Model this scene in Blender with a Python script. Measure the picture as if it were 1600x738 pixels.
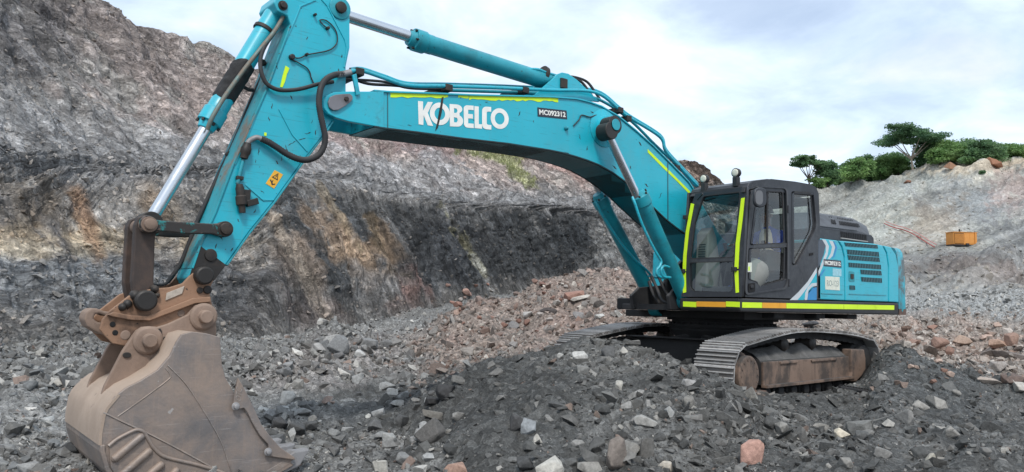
import bpy, bmesh, math, random
import numpy as np
from mathutils import Vector, Matrix

for _o in list(bpy.data.objects):
    bpy.data.objects.remove(_o, do_unlink=True)
SC = bpy.context.scene
COL = SC.collection

# ------------------------------------------------------------------ camera
W, H = 1600.0, 738.0
CAM = np.array([10.66578, 7.75000, 1.21789])
YAW, PITCH, ROLL, FPX = -2.2478824, 0.0906808, 0.0214021, 1209.6367


def cam_axes():
    f = np.array([math.cos(PITCH) * math.cos(YAW), math.cos(PITCH) * math.sin(YAW), math.sin(PITCH)])
    r = np.cross(f, [0, 0, 1.0]); r /= np.linalg.norm(r)
    u = np.cross(r, f)
    return (r * math.cos(ROLL) + u * math.sin(ROLL), -r * math.sin(ROLL) + u * math.cos(ROLL), f)


CR, CU, CF = cam_axes()
cam = bpy.data.cameras.new('camera')
cam_o = bpy.data.objects.new('camera', cam)
COL.objects.link(cam_o)
cam.sensor_fit = 'HORIZONTAL'
cam.sensor_width = 36.0
cam.lens = FPX / W * 36.0
cam.clip_end = 3000
cam.clip_start = 0.05
_m = Matrix.Identity(4)
for _i in range(3):
    _m[_i][0] = CR[_i]; _m[_i][1] = CU[_i]; _m[_i][2] = -CF[_i]; _m[_i][3] = CAM[_i]
cam_o.matrix_world = _m
SC.camera = cam_o

# ------------------------------------------------------------------ sky and sun (bright overcast)
SUN_EL, SUN_AZ = math.radians(50), math.radians(55)       # azimuth measured from +X towards +Y
world = bpy.data.worlds.new('World')
SC.world = world
world.use_nodes = True
nt = world.node_tree
nt.nodes.clear()
N = nt.nodes.new
out = N('ShaderNodeOutputWorld'); bg = N('ShaderNodeBackground')
sky = N('ShaderNodeTexSky'); sky.sky_type = 'NISHITA'; sky.sun_disc = False
sky.sun_elevation = SUN_EL
sky.sun_rotation = math.pi / 2 - SUN_AZ
sky.air_density = 1.0; sky.dust_density = 2.0; sky.ozone_density = 1.5
tc = N('ShaderNodeTexCoord'); sep = N('ShaderNodeSeparateXYZ')
nt.links.new(tc.outputs['Generated'], sep.inputs[0])
ad = N('ShaderNodeMath'); ad.operation = 'ADD'; ad.inputs[1].default_value = 0.22
nt.links.new(sep.outputs['Z'], ad.inputs[0])
mx = N('ShaderNodeMath'); mx.operation = 'MAXIMUM'; mx.inputs[1].default_value = 0.06
nt.links.new(ad.outputs[0], mx.inputs[0])
dv = N('ShaderNodeVectorMath'); dv.operation = 'DIVIDE'
nt.links.new(tc.outputs['Generated'], dv.inputs[0])
cmb = N('ShaderNodeCombineXYZ')
for _i in range(3):
    nt.links.new(mx.outputs[0], cmb.inputs[_i])
nt.links.new(cmb.outputs[0], dv.inputs[1])
n1 = N('ShaderNodeTexNoise'); n1.inputs['Scale'].default_value = 1.9; n1.inputs['Detail'].default_value = 7; n1.inputs['Roughness'].default_value = 0.52
n1.inputs['Distortion'].default_value = 0.25
nt.links.new(dv.outputs[0], n1.inputs['Vector'])
cov = N('ShaderNodeMapRange'); cov.inputs['From Min'].default_value = 0.30; cov.inputs['From Max'].default_value = 0.58
cov.inputs['To Min'].default_value = 0.55; cov.inputs['To Max'].default_value = 1.0
nt.links.new(n1.outputs['Fac'], cov.inputs['Value'])
n2 = N('ShaderNodeTexNoise'); n2.inputs['Scale'].default_value = 2.6; n2.inputs['Detail'].default_value = 9; n2.inputs['Roughness'].default_value = 0.58
n2.inputs['Distortion'].default_value = 0.4
mp = N('ShaderNodeMapping'); mp.inputs['Location'].default_value = (3.1, 7.7, 1.3)
nt.links.new(dv.outputs[0], mp.inputs['Vector']); nt.links.new(mp.outputs[0], n2.inputs['Vector'])
cr = N('ShaderNodeValToRGB')
cr.color_ramp.elements[0].position = 0.34; cr.color_ramp.elements[0].color = (4.1, 4.9, 6.1, 1)
cr.color_ramp.elements[1].position = 0.70; cr.color_ramp.elements[1].color = (7.2, 7.4, 7.6, 1)
_e = cr.color_ramp.elements.new(0.5); _e.color = (5.3, 6.25, 7.35, 1)
nt.links.new(n2.outputs['Fac'], cr.inputs[0])
mixs = N('ShaderNodeMixRGB')
nt.links.new(cov.outputs[0], mixs.inputs['Fac'])
nt.links.new(sky.outputs[0], mixs.inputs['Color1']); nt.links.new(cr.outputs[0], mixs.inputs['Color2'])
nt.links.new(mixs.outputs[0], bg.inputs['Color'])
bg.inputs['Strength'].default_value = 0.10
nt.links.new(bg.outputs[0], out.inputs[0])

sl = bpy.data.lights.new('sun', 'SUN'); sl.energy = 1.5; sl.angle = math.radians(11); sl.color = (1.0, 0.96, 0.90)
so = bpy.data.objects.new('sun', sl); COL.objects.link(so)
_d = Vector((math.cos(SUN_EL) * math.cos(SUN_AZ), math.cos(SUN_EL) * math.sin(SUN_AZ), math.sin(SUN_EL)))
so.rotation_euler = _d.to_track_quat('Z', 'Y').to_euler()
so.location = (0, 0, 40)

SC.view_settings.view_transform = 'Standard'
SC.view_settings.look = 'None'
SC.view_settings.exposure = 0.80
SC.view_settings.gamma = 1.0
SC.view_settings.use_curve_mapping = False
SC.render.engine = 'CYCLES'
SC.cycles.use_denoising = True
SC.cycles.max_bounces = 6
SC.cycles.transparent_max_bounces = 12

# ------------------------------------------------------------------ helpers
RNG = np.random.default_rng(11)
random.seed(5)


def ray(px, py):
    return CF + ((np.asarray(px, float) - W / 2) / FPX)[..., None] * CR + ((H / 2 - np.asarray(py, float)) / FPX)[..., None] * CU


def U(px, py, y):
    """the point of the vertical plane Y=y (along the machine) that is seen at a pixel"""
    d = ray(px, py); t = (y - CAM[1]) / d[1]
    return Vector(CAM + t * d)


def UX(px, py, x):
    d = ray(px, py); t = (x - CAM[0]) / d[0]
    return Vector(CAM + t * d)


def proj(P):
    d = np.asarray(P, float) - CAM
    z = d @ CF
    return W / 2 + FPX * (d @ CR) / z, H / 2 - FPX * (d @ CU) / z, z


def _hash(i, j, k):
    h = (i.astype(np.uint32) * np.uint32(374761393) + j.astype(np.uint32) * np.uint32(668265263) + k.astype(np.uint32) * np.uint32(2246822519))
    h = (h ^ (h >> np.uint32(13))) * np.uint32(1274126177)
    h = h ^ (h >> np.uint32(16))
    return (h & np.uint32(0xFFFFFF)).astype(np.float32) / np.float32(0xFFFFFF)


def vnoise(x, y, z):
    x = np.asarray(x, np.float32); y = np.asarray(y, np.float32); z = np.asarray(z, np.float32)
    xi = np.floor(x).astype(np.int64); yi = np.floor(y).astype(np.int64); zi = np.floor(z).astype(np.int64)
    fx = x - xi; fy = y - yi; fz = z - zi
    fx = fx * fx * (3 - 2 * fx); fy = fy * fy * (3 - 2 * fy); fz = fz * fz * (3 - 2 * fz)
    r = 0
    for a in (0, 1):
        wa = fx if a else 1 - fx
        for b in (0, 1):
            wb = fy if b else 1 - fy
            for c in (0, 1):
                wc = fz if c else 1 - fz
                r = r + _hash((xi + a) & 0xFFFFFFFF, (yi + b) & 0xFFFFFFFF, (zi + c) & 0xFFFFFFFF) * (wa * wb * wc)
    return r * 2 - 1


def fbm(x, y, z, octv=4, lac=2.03, gain=0.5):
    a = 1.0; s = 0; f = 1.0
    for o in range(octv):
        s = s + a * vnoise(x * f + o * 17.3, y * f + o * 5.1, z * f + o * 9.7)
        f *= lac; a *= gain
    return s


def sstep(a, b, v):
    t = np.clip((v - a) / (b - a), 0, 1)
    return t * t * (3 - 2 * t)


def link(name, me, material=None, parent=None):
    o = bpy.data.objects.new(name, me)
    COL.objects.link(o)
    if material is not None and me is not None:
        me.materials.append(material)
    if parent is not None:
        o.parent = parent
    return o


def tag(o, label=None, cat=None, group=None, kind=None):
    if label: o['label'] = label
    if cat: o['category'] = cat
    if group: o['group'] = group
    if kind: o['kind'] = kind
    return o


def empty(name, loc=(0, 0, 0)):
    o = bpy.data.objects.new(name, None)
    COL.objects.link(o)
    o.location = loc
    o.empty_display_size = 0.2
    return o


def np_mesh(name, V, F, smooth=False, col=None):
    """V (n,3), F (m,k) -> mesh; col (n,3) point colours"""
    me = bpy.data.meshes.new(name)
    V = np.ascontiguousarray(V, np.float32); F = np.ascontiguousarray(F, np.int32)
    k = F.shape[1]
    me.vertices.add(len(V)); me.vertices.foreach_set('co', V.ravel())
    me.loops.add(F.size); me.loops.foreach_set('vertex_index', F.ravel())
    me.polygons.add(len(F))
    me.polygons.foreach_set('loop_start', np.arange(0, F.size, k, dtype=np.int32))
    me.polygons.foreach_set('loop_total', np.full(len(F), k, np.int32))
    me.polygons.foreach_set('use_smooth', np.full(len(F), smooth, bool))
    me.update(calc_edges=True)
    if col is not None:
        at = me.color_attributes.new('Col', 'FLOAT_COLOR', 'POINT')
        c4 = np.ones((len(V), 4), np.float32); c4[:, :3] = col
        at.data.foreach_set('color', c4.ravel())
    return me


# ------------------------------------------------------------------ materials
MATS = {}


def new_mat(name):
    m = bpy.data.materials.new(name); m.use_nodes = True
    t = m.node_tree; t.nodes.clear()
    o = t.nodes.new('ShaderNodeOutputMaterial'); b = t.nodes.new('ShaderNodeBsdfPrincipled')
    t.links.new(b.outputs[0], o.inputs[0])
    MATS[name] = m
    return m, t, b, o


def noise_node(t, scale, detail=5, rough=0.55, vec=None, dist=0.0):
    n = t.nodes.new('ShaderNodeTexNoise')
    n.inputs['Scale'].default_value = scale; n.inputs['Detail'].default_value = detail
    n.inputs['Roughness'].default_value = rough; n.inputs['Distortion'].default_value = dist
    if vec is not None: t.links.new(vec, n.inputs['Vector'])
    return n


def rng_node(t, src, a, b, lo=0.0, hi=1.0):
    n = t.nodes.new('ShaderNodeMapRange')
    n.inputs['From Min'].default_value = a; n.inputs['From Max'].default_value = b
    n.inputs['To Min'].default_value = lo; n.inputs['To Max'].default_value = hi
    t.links.new(src, n.inputs['Value'])
    return n.outputs[0]


def mix_node(t, fac, c1, c2, mode='MIX'):
    n = t.nodes.new('ShaderNodeMixRGB'); n.blend_type = mode
    for s, v in ((n.inputs['Fac'], fac), (n.inputs['Color1'], c1), (n.inputs['Color2'], c2)):
        if isinstance(v, (int, float)): s.default_value = v
        elif isinstance(v, tuple): s.default_value = v if len(v) == 4 else (*v, 1)
        else: t.links.new(v, s)
    return n.outputs[0]


def vmap(t, src, scale=(1, 1, 1), rot=(0, 0, 0), loc=(0, 0, 0)):
    n = t.nodes.new('ShaderNodeMapping')
    n.inputs['Scale'].default_value = scale; n.inputs['Rotation'].default_value = rot; n.inputs['Location'].default_value = loc
    t.links.new(src, n.inputs['Vector'])
    return n.outputs[0]


def bump_node(t, hgt, strength, dist, prev=None):
    n = t.nodes.new('ShaderNodeBump'); n.inputs['Strength'].default_value = strength; n.inputs['Distance'].default_value = dist
    t.links.new(hgt, n.inputs['Height'])
    if prev is not None: t.links.new(prev, n.inputs['Normal'])
    return n.outputs[0]


def worn(name, base, rough=0.4, metal=0.0, dirt=(0.09, 0.075, 0.06), dirt_lo=0.52, dirt_hi=0.75, dirt_amt=0.6, dscale=2.2,
         chip=None, chip_lo=0.66, chip_scale=22.0, dust=0.25, dustc=(0.17, 0.15, 0.13), edge=0.0, edgec=(0.05, 0.04, 0.035),
         vary=0.12, bump=0.12, coat=0.0, stretch=(1, 1, 1), streak=0.0, scratch=0.0, scratchc=(0.4, 0.37, 0.34), rsp=0.3, each=0.0):
    """paint or steel with faded patches, grime, chips, dust on what faces up and rubbed edges"""
    m, t, b, o = new_mat(name)
    geo = t.nodes.new('ShaderNodeNewGeometry'); v = vmap(t, geo.outputs['Position'], stretch)
    c = base
    nv = noise_node(t, 1.3, 3, 0.6, v)
    dark = tuple(x * (1 - vary) for x in base); lite = tuple(min(1, x * (1 + vary) + 0.02 * vary) for x in base)
    c = mix_node(t, rng_node(t, nv.outputs['Fac'], 0.3, 0.7), dark, lite)
    if streak > 0:
        sv = vmap(t, geo.outputs['Position'], (9, 9, 0.7))
        sn = noise_node(t, 2.0, 6, 0.65, sv)
        c = mix_node(t, rng_node(t, sn.outputs['Fac'], 0.53, 0.72, 0, streak), c, dirt)
    if scratch > 0:
        for q_, (sc_, ro_) in enumerate((((2, 2, 40), (0, 0.5, 0)), ((2, 2, 46), (0, -0.35, 0)))):
            xn = noise_node(t, 1.5, 3, 0.5, vmap(t, geo.outputs['Position'], sc_, ro_))
            c = mix_node(t, rng_node(t, xn.outputs['Fac'], 0.66, 0.70, 0, scratch), c, scratchc)
    nd = noise_node(t, dscale, 9, 0.68, v, 0.3)
    c = mix_node(t, rng_node(t, nd.outputs['Fac'], dirt_lo, dirt_hi, 0, dirt_amt), c, dirt)
    if chip is not None:
        nc = noise_node(t, chip_scale, 4, 0.6, v)
        c = mix_node(t, rng_node(t, nc.outputs['Fac'], chip_lo, chip_lo + 0.03), c, chip)
    if edge > 0:
        pn = noise_node(t, 14, 5, 0.7, v)
        pm = t.nodes.new('ShaderNodeMath'); pm.operation = 'MULTIPLY_ADD'; pm.inputs[1].default_value = 0.16
        t.links.new(pn.outputs['Fac'], pm.inputs[0]); t.links.new(geo.outputs['Pointiness'], pm.inputs[2])
        c = mix_node(t, rng_node(t, pm.outputs[0], 0.645, 0.70, 0, edge), c, edgec)
    if dust > 0:
        sp = t.nodes.new('ShaderNodeSeparateXYZ'); t.links.new(geo.outputs['Normal'], sp.inputs[0])
        ds = noise_node(t, 5, 6, 0.6, v)
        mm = t.nodes.new('ShaderNodeMath'); mm.operation = 'MULTIPLY'
        t.links.new(rng_node(t, sp.outputs['Z'], 0.35, 0.95), mm.inputs[0]); t.links.new(rng_node(t, ds.outputs['Fac'], 0.3, 0.6, 0.2, 1.0), mm.inputs[1])
        m2 = t.nodes.new('ShaderNodeMath'); m2.operation = 'MULTIPLY'; m2.inputs[1].default_value = dust
        t.links.new(mm.outputs[0], m2.inputs[0])
        c = mix_node(t, m2.outputs[0], c, dustc)
    if each > 0:
        oi = t.nodes.new('ShaderNodeObjectInfo'); vs = t.nodes.new('ShaderNodeVectorMath'); vs.operation = 'SCALE'
        t.links.new(c, vs.inputs[0]); t.links.new(rng_node(t, oi.outputs['Random'], 0, 1, 1 - each, 1 + each), vs.inputs['Scale']); c = vs.outputs[0]
    t.links.new(c, b.inputs['Base Color'])
    t.links.new(rng_node(t, nd.outputs['Fac'], 0.3, 0.75, max(0.05, rough - 0.27 * rsp), min(1, rough + rsp)), b.inputs['Roughness'])
    b.inputs['Metallic'].default_value = metal
    if coat: b.inputs['Coat Weight'].default_value = coat; b.inputs['Coat Roughness'].default_value = 0.2
    if bump:
        nb = noise_node(t, 35, 5, 0.6, v)
        t.links.new(bump_node(t, nb.outputs['Fac'], bump, 0.01), b.inputs['Normal'])
    return m


def flat(name, base, rough=0.5, metal=0.0, vary=0.1, scale=6.0):
    m, t, b, o = new_mat(name)
    tc = t.nodes.new('ShaderNodeTexCoord')
    n = noise_node(t, scale, 5, 0.6, tc.outputs['Object'])
    c = mix_node(t, rng_node(t, n.outputs['Fac'], 0.3, 0.7), tuple(x * (1 - vary) for x in base), tuple(min(1, x * (1 + vary)) for x in base))
    t.links.new(c, b.inputs['Base Color'])
    b.inputs['Roughness'].default_value = rough; b.inputs['Metallic'].default_value = metal
    return m


def earth(name, stone_scale, fine_scale, bump1, bump2, layered=False, contrast=0.55):
    """broken rock: the vertex colour is the rock's own colour, the nodes add the grain of its fragments"""
    m, t, b, o = new_mat(name)
    tc = t.nodes.new('ShaderNodeTexCoord'); at = t.nodes.new('ShaderNodeAttribute'); at.attribute_name = 'Col'
    v = tc.outputs['Object']
    wn = noise_node(t, stone_scale * 0.7, 3, 0.6, v)
    wv = t.nodes.new('ShaderNodeVectorMath'); wv.operation = 'MULTIPLY_ADD'
    t.links.new(wn.outputs['Color'], wv.inputs[0]); wv.inputs[1].default_value = (0.6 / stone_scale,) * 3; t.links.new(v, wv.inputs[2])
    vo = t.nodes.new('ShaderNodeTexVoronoi'); vo.inputs['Scale'].default_value = stone_scale; vo.inputs['Randomness'].default_value = 1.0
    t.links.new(wv.outputs[0], vo.inputs['Vector'])
    sepc = t.nodes.new('ShaderNodeSeparateColor'); t.links.new(vo.outputs['Color'], sepc.inputs[0])
    vo2 = t.nodes.new('ShaderNodeTexVoronoi'); vo2.inputs['Scale'].default_value = fine_scale
    t.links.new(wv.outputs[0], vo2.inputs['Vector'])
    sep2 = t.nodes.new('ShaderNodeSeparateColor'); t.links.new(vo2.outputs['Color'], sep2.inputs[0])
    pw = t.nodes.new('ShaderNodeMath'); pw.operation = 'POWER'; pw.inputs[1].default_value = 2.2
    t.links.new(sepc.outputs[0], pw.inputs[0])
    k1 = rng_node(t, pw.outputs[0], 0, 1, 1 - contrast * 0.55, 1 + contrast)
    k2 = rng_node(t, sep2.outputs[1], 0, 1, 1 - contrast * 0.5, 1 + contrast * 0.6)
    nf = noise_node(t, fine_scale * 1.5, 8, 0.7, v)
    k3 = rng_node(t, nf.outputs['Fac'], 0.3, 0.7, 0.72, 1.3)
    mu = t.nodes.new('ShaderNodeMath'); mu.operation = 'MULTIPLY'; t.links.new(k1, mu.inputs[0]); t.links.new(k2, mu.inputs[1])
    mu2 = t.nodes.new('ShaderNodeMath'); mu2.operation = 'MULTIPLY'; t.links.new(mu.outputs[0], mu2.inputs[0]); t.links.new(k3, mu2.inputs[1])
    fac = mu2.outputs[0]
    h = None
    if layered:
        bd = t.nodes.new('ShaderNodeAttribute'); bd.attribute_name = 'Bed'
        spv = t.nodes.new('ShaderNodeSeparateXYZ'); t.links.new(v, spv.inputs[0])
        def bedvec(kz, kx):
            m1 = [t.nodes.new('ShaderNodeMath') for _ in range(3)]
            for q, src, k in zip(m1, (spv.outputs[0], spv.outputs[1], bd.outputs['Fac']), (kx, kx, kz)):
                q.operation = 'MULTIPLY'; t.links.new(src, q.inputs[0]); q.inputs[1].default_value = k
            cx = t.nodes.new('ShaderNodeCombineXYZ')
            for i in range(3): t.links.new(m1[i].outputs[0], cx.inputs[i])
            return cx.outputs[0]
        ln = noise_node(t, 1.0, 9, 0.68, bedvec(5.0, 0.55), 0.25)
        ln2 = noise_node(t, 1.0, 7, 0.7, bedvec(17.0, 1.7), 0.4)
        ml = t.nodes.new('ShaderNodeMath'); ml.operation = 'MULTIPLY'
        t.links.new(rng_node(t, ln.outputs['Fac'], 0.3, 0.7, 0.52, 1.46), ml.inputs[0]); t.links.new(rng_node(t, ln2.outputs['Fac'], 0.3, 0.7, 0.58, 1.44), ml.inputs[1])
        mu3 = t.nodes.new('ShaderNodeMath'); mu3.operation = 'MULTIPLY'; t.links.new(fac, mu3.inputs[0]); t.links.new(ml.outputs[0], mu3.inputs[1])
        fac = mu3.outputs[0]
        ma = t.nodes.new('ShaderNodeMath'); ma.operation = 'ADD'; t.links.new(ln.outputs['Fac'], ma.inputs[0]); t.links.new(ln2.outputs['Fac'], ma.inputs[1])
        h = ma.outputs[0]
        cvx = t.nodes.new('ShaderNodeVectorMath'); cvx.operation = 'MULTIPLY_ADD'
        wn2 = noise_node(t, 1.3, 4, 0.6, v); t.links.new(wn2.outputs['Color'], cvx.inputs[0]); cvx.inputs[1].default_value = (0.9, 0.9, 0.9); t.links.new(bedvec(2.3, 0.95), cvx.inputs[2])
        ve = t.nodes.new('ShaderNodeTexVoronoi'); ve.feature = 'DISTANCE_TO_EDGE'; ve.inputs['Scale'].default_value = 1.0; t.links.new(cvx.outputs[0], ve.inputs['Vector'])
        vc = t.nodes.new('ShaderNodeTexVoronoi'); vc.inputs['Scale'].default_value = 1.0; t.links.new(cvx.outputs[0], vc.inputs['Vector'])
        sc3 = t.nodes.new('ShaderNodeSeparateColor'); t.links.new(vc.outputs['Color'], sc3.inputs[0])
        mu4 = t.nodes.new('ShaderNodeMath'); mu4.operation = 'MULTIPLY'; t.links.new(fac, mu4.inputs[0]); t.links.new(rng_node(t, sc3.outputs[0], 0, 1, 0.84, 1.16), mu4.inputs[1])
        fac = mu4.outputs[0]
        crk = rng_node(t, ve.outputs['Distance'], 0.0, 0.10)
        blk2 = t.nodes.new('ShaderNodeMath'); blk2.operation = 'ADD'; t.links.new(crk, blk2.inputs[0]); t.links.new(rng_node(t, sc3.outputs[1], 0, 1, 0, 0.8), blk2.inputs[1])
    vm = t.nodes.new('ShaderNodeVectorMath'); vm.operation = 'SCALE'
    t.links.new(at.outputs['Color'], vm.inputs[0]); t.links.new(fac, vm.inputs['Scale'])
    t.links.new(vm.outputs[0], b.inputs['Base Color'])
    b.inputs['Roughness'].default_value = 0.9
    b.inputs['Specular IOR Level'].default_value = 0.25
    nn = bump_node(t, vo.outputs['Distance'], bump1, 0.5 / stone_scale)
    nn = bump_node(t, nf.outputs['Fac'], bump2, 0.9 / fine_scale, nn)
    if h is not None:
        nn = bump_node(t, h, 0.9, 0.28, nn)
        nn = bump_node(t, blk2.outputs[0], 0.75, 0.16, nn)
    t.links.new(nn, b.inputs['Normal'])
    return m
# ------------------------------------------------------------------ the quarry: ground, pit wall, hillside
# the land is laid out on rays from where the photographer stands: along each ray a list of ground points (distance, height)


def _tab(pts):
    a = np.array(pts, float)
    return a[:, 0], a[:, 1], a[:, 2]


# each row: (column, distance, value) ; value > 3000 means "height z + 5000", else the image row it is seen at
Z = 5000.0
ROWS = [
    [(-700, 0.6, Z - 0.45), (2300, 0.6, Z - 0.45)],
    [(-700, 6.3, Z - 0.42), (0, 6.4, Z - 0.40), (500, 6.7, Z - 0.34), (800, 6.8, Z - 0.27), (1200, 7.0, Z - 0.22), (1600, 7.0, Z - 0.2), (2300, 7.0, Z - 0.2)],
    [(-700, 10, Z - 0.40), (0, 10, Z - 0.34), (380, 10.4, Z - 0.33), (600, 10.6, Z - 0.28), (660, 11.2, 618), (700, 11.5, 598), (740, 11.6, 575), (780, 11.6, 556), (860, 11.5, 531), (920, 11.4, 522), (975, 11.2, 529),
     (1020, 11.0, 547), (1080, 10.4, 576), (1120, 10.1, 600), (1180, 10.0, 634), (1240, 10.8, 632), (1300, 11.8, 619), (1345, 13.2, 600), (1366, 14.2, 560), (1385, 14.6, 549), (1420, 14.6, 556), (1480, 14.2, 588),
     (1560, 13.2, 630), (1600, 12.6, 652), (1800, 11.0, 730), (2300, 10, Z - 0.25)],
    [(-700, 13, Z - 0.34), (0, 13, Z - 0.28), (400, 13.5, Z - 0.22), (560, 14.2, Z - 0.16), (660, 14.0, Z - 0.1), (760, 13.6, Z + 0.0), (920, 13.0, Z + 0.0), (1080, 11.7, Z - 0.05), (1180, 11.4, Z - 0.05), (1240, 12.2, Z - 0.05),
     (1345, 15.2, Z + 0.0), (1385, 16.6, Z + 0.25), (1480, 17, 592), (1600, 17, 604), (2300, 17, 640)],
    [(-700, 16, Z - 0.25), (0, 16, Z - 0.15), (300, 16, Z - 0.1), (390, 16, 574), (440, 16.4, 554), (490, 16.8, 536), (520, 17, 520), (545, 17.3, 514), (580, 17.6, 520), (620, 18.3, 538), (650, 19, 543), (703, 20, 508), (731, 20.6, 496), (810, 21.5, 483),
     (834, 21.8, 472), (876, 22.3, 450), (915, 22.8, 442), (942, 23, 429), (984, 23.3, 434), (1020, 23.6, 448), (1100, 24, 478), (1200, 25, 496), (1400, 26, 512), (1500, 25, 522), (1600, 24, 528), (2300, 24, 540)],
    [(-700, 18, Z - 0.15), (0, 18, Z + 0.0), (400, 19, Z - 0.05), (545, 20.5, Z + 0.0), (650, 22, Z + 0.2), (800, 25, Z + 0.8), (950, 27, Z + 1.2), (1200, 31, Z + 0.75), (1400, 33, 503), (1600, 32, 502), (2300, 32, 505)],
    [(-700, 16, 500), (0, 20, 545), (200, 22.5, 536), (380, 26, 527), (430, 27, 530), (500, 28.5, 524), (600, 32, 505), (700, 36, 485), (800, 41, 462), (900, 47, 446), (1000, 53, 438), (1100, 56, 440), (1200, 58, 452), (1280, 60, 462), (1400, 60, 462), (1600, 56, 458), (2300, 56, 450)],
    [(-700, 19, 200), (0, 26.0, 250), (200, 29, 275), (380, 32.5, 275), (440, 33.0, 266), (560, 35.5, 290), (680, 39.5, 310), (760, 43, 318), (840, 46.5, 318), (920, 52, 325), (990, 57, 345), (1100, 66, 385), (1200, 82, 402), (1280, 93, 402), (1400, 96, 396), (1460, 96, 392), (1500, 95, 391), (1545, 94, 393), (1600, 90, 408), (2300, 90, 410)],
    [(-700, 20.5, 150), (0, 27.4, 208), (200, 30.6, 240), (380, 34.4, 255), (440, 35.6, 260), (560, 40.5, 284), (680, 45.5, 303), (760, 49.5, 312), (840, 54, 311), (920, 60, 319), (990, 66, 339), (1100, 76, 378), (1200, 92, 396), (1280, 103, 396), (1400, 106, 388), (1460, 106, 386), (1500, 105, 386), (1545, 103, 388), (1600, 98, 402), (2300, 98, 400)],
    [(-700, 28, -420), (-100, 37, -110), (0, 39, -55), (60, 41, -28), (110, 42.5, -2), (150, 44, 17), (200, 45.5, 36), (250, 47, 51), (300, 49, 66), (340, 50.5, 84), (365, 51, 99), (400, 52, 124), (450, 53.5, 146), (550, 57, 170), (700, 62, 190), (900, 68, 215), (1000, 71, 232), (1060, 73, 249), (1090, 74, 254),
     (1112, 76, 268), (1150, 84, 300), (1190, 120, 312), (1240, 150, 303), (1285, 162, 291), (1350, 167, 280), (1400, 170, 270), (1450, 172, 262), (1480, 172, 252), (1520, 172, 248), (1550, 172, 248), (1600, 172, 243), (2300, 172, 200)],
]
SEG = [26, 150, 46, 96, 26, 60, 150, 34, 130]
XS = np.concatenate([np.linspace(-700, -30, 60), np.linspace(-28, 1628, 1040), np.linspace(1640, 2300, 60)])
_d0 = ray(XS, np.full_like(XS, 470.0))
AZ = _d0[:, :2] / np.linalg.norm(_d0[:, :2], axis=1)[:, None]     # unit ground direction of each column


def row_z(X, d, y):
    """height that is seen at image row y, at ground distance d, in column X (columns taken at their own direction)"""
    z = np.zeros_like(X)
    lo = np.full_like(X, -3.0); 
    base = CAM[:2] + AZ * d[:, None]
    a = np.column_stack([base, np.zeros_like(X)]) - CAM
    # projected row is linear-fractional in z: solve directly
    k = (H / 2 - y) / FPX
    # (a+ z e).CU = k (a + z e).CF
    return (k * (a @ CF) - a @ CU) / (CU[2] - k * CF[2])


def smooth1(v, n):
    k = np.hanning(2 * n + 3); k /= k.sum()
    p = np.pad(v, n + 1, mode='edge')
    return np.convolve(p, k, mode='same')[n + 1:-n - 1]


RD, RZ = [], []
for r in ROWS:
    x, d, v = _tab(r)
    dd = np.interp(XS, x, d)
    isz = v > 3000
    # convert each control value to heights at the control columns, then interpolate heights
    zz = np.empty_like(v)
    for i in range(len(x)):
        if isz[i]:
            zz[i] = v[i] - Z
        else:
            dr = ray(np.array([x[i]]), np.array([470.0])); az = dr[0, :2] / np.linalg.norm(dr[0, :2])
            a = np.array([*(CAM[:2] + az * d[i]), 0]) - CAM
            k = (H / 2 - v[i]) / FPX
            zz[i] = (k * (a @ CF) - a @ CU) / (CU[2] - k * CF[2])
    z = np.interp(XS, x, zz)
    RD.append(smooth1(dd, 14)); RZ.append(smooth1(z, 8))
D, ZZ, RP = [], [], []
for s, n in enumerate(SEG):
    for i in range(n):
        f = i / n
        D.append(RD[s] * (1 - f) + RD[s + 1] * f); ZZ.append(RZ[s] * (1 - f) + RZ[s + 1] * f); RP.append(s + f)
D.append(RD[-1]); ZZ.append(RZ[-1]); RP.append(9.0)
for i in range(1, 9):
    D.append(RD[-1] + 3.0 * i); ZZ.append(RZ[-1] - 0.12 * i - 0.01 * i * i); RP.append(9 + i / 8)
D = np.array(D); ZZ = np.array(ZZ); RP = np.array(RP)           # (rows, columns)
# soften the breaks of slope along the rays
for _ in range(2):
    ZS = ZZ.copy()
    for o in range(1, 5):
        w = 1.0 / (1 + o * 0.6)
        ZS[o:-o] += w * (ZZ[:-2 * o] + ZZ[2 * o:] - 2 * ZZ[o:-o]) * 0.12
    ZZ = ZS
NR, NC = D.shape
PX = CAM[0] + AZ[None, :, 0] * D; PY = CAM[1] + AZ[None, :, 1] * D
P0 = np.stack([PX, PY, ZZ], -1)


def grid_normals(P):
    du = np.gradient(P, axis=1); dv = np.gradient(P, axis=0)
    n = np.cross(du, dv); n /= np.linalg.norm(n, axis=-1, keepdims=True) + 1e-12
    n[n[..., 2] < 0] *= -1
    return n


NRM = grid_normals(P0)
R2 = np.repeat(RP[:, None], NC, 1)
X2 = np.repeat(XS[None, :], NR, 0)
wall = sstep(5.9, 6.3, R2)                                   # 0 on the floor, 1 on the faces
left = 1 - sstep(1120, 1230, X2)
bench = sstep(6.85, 7.0, R2) * (1 - sstep(8.0, 8.3, R2))
up = sstep(7.95, 8.1, R2)
gx, gy, gz = P0[..., 0], P0[..., 1], P0[..., 2]
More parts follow.
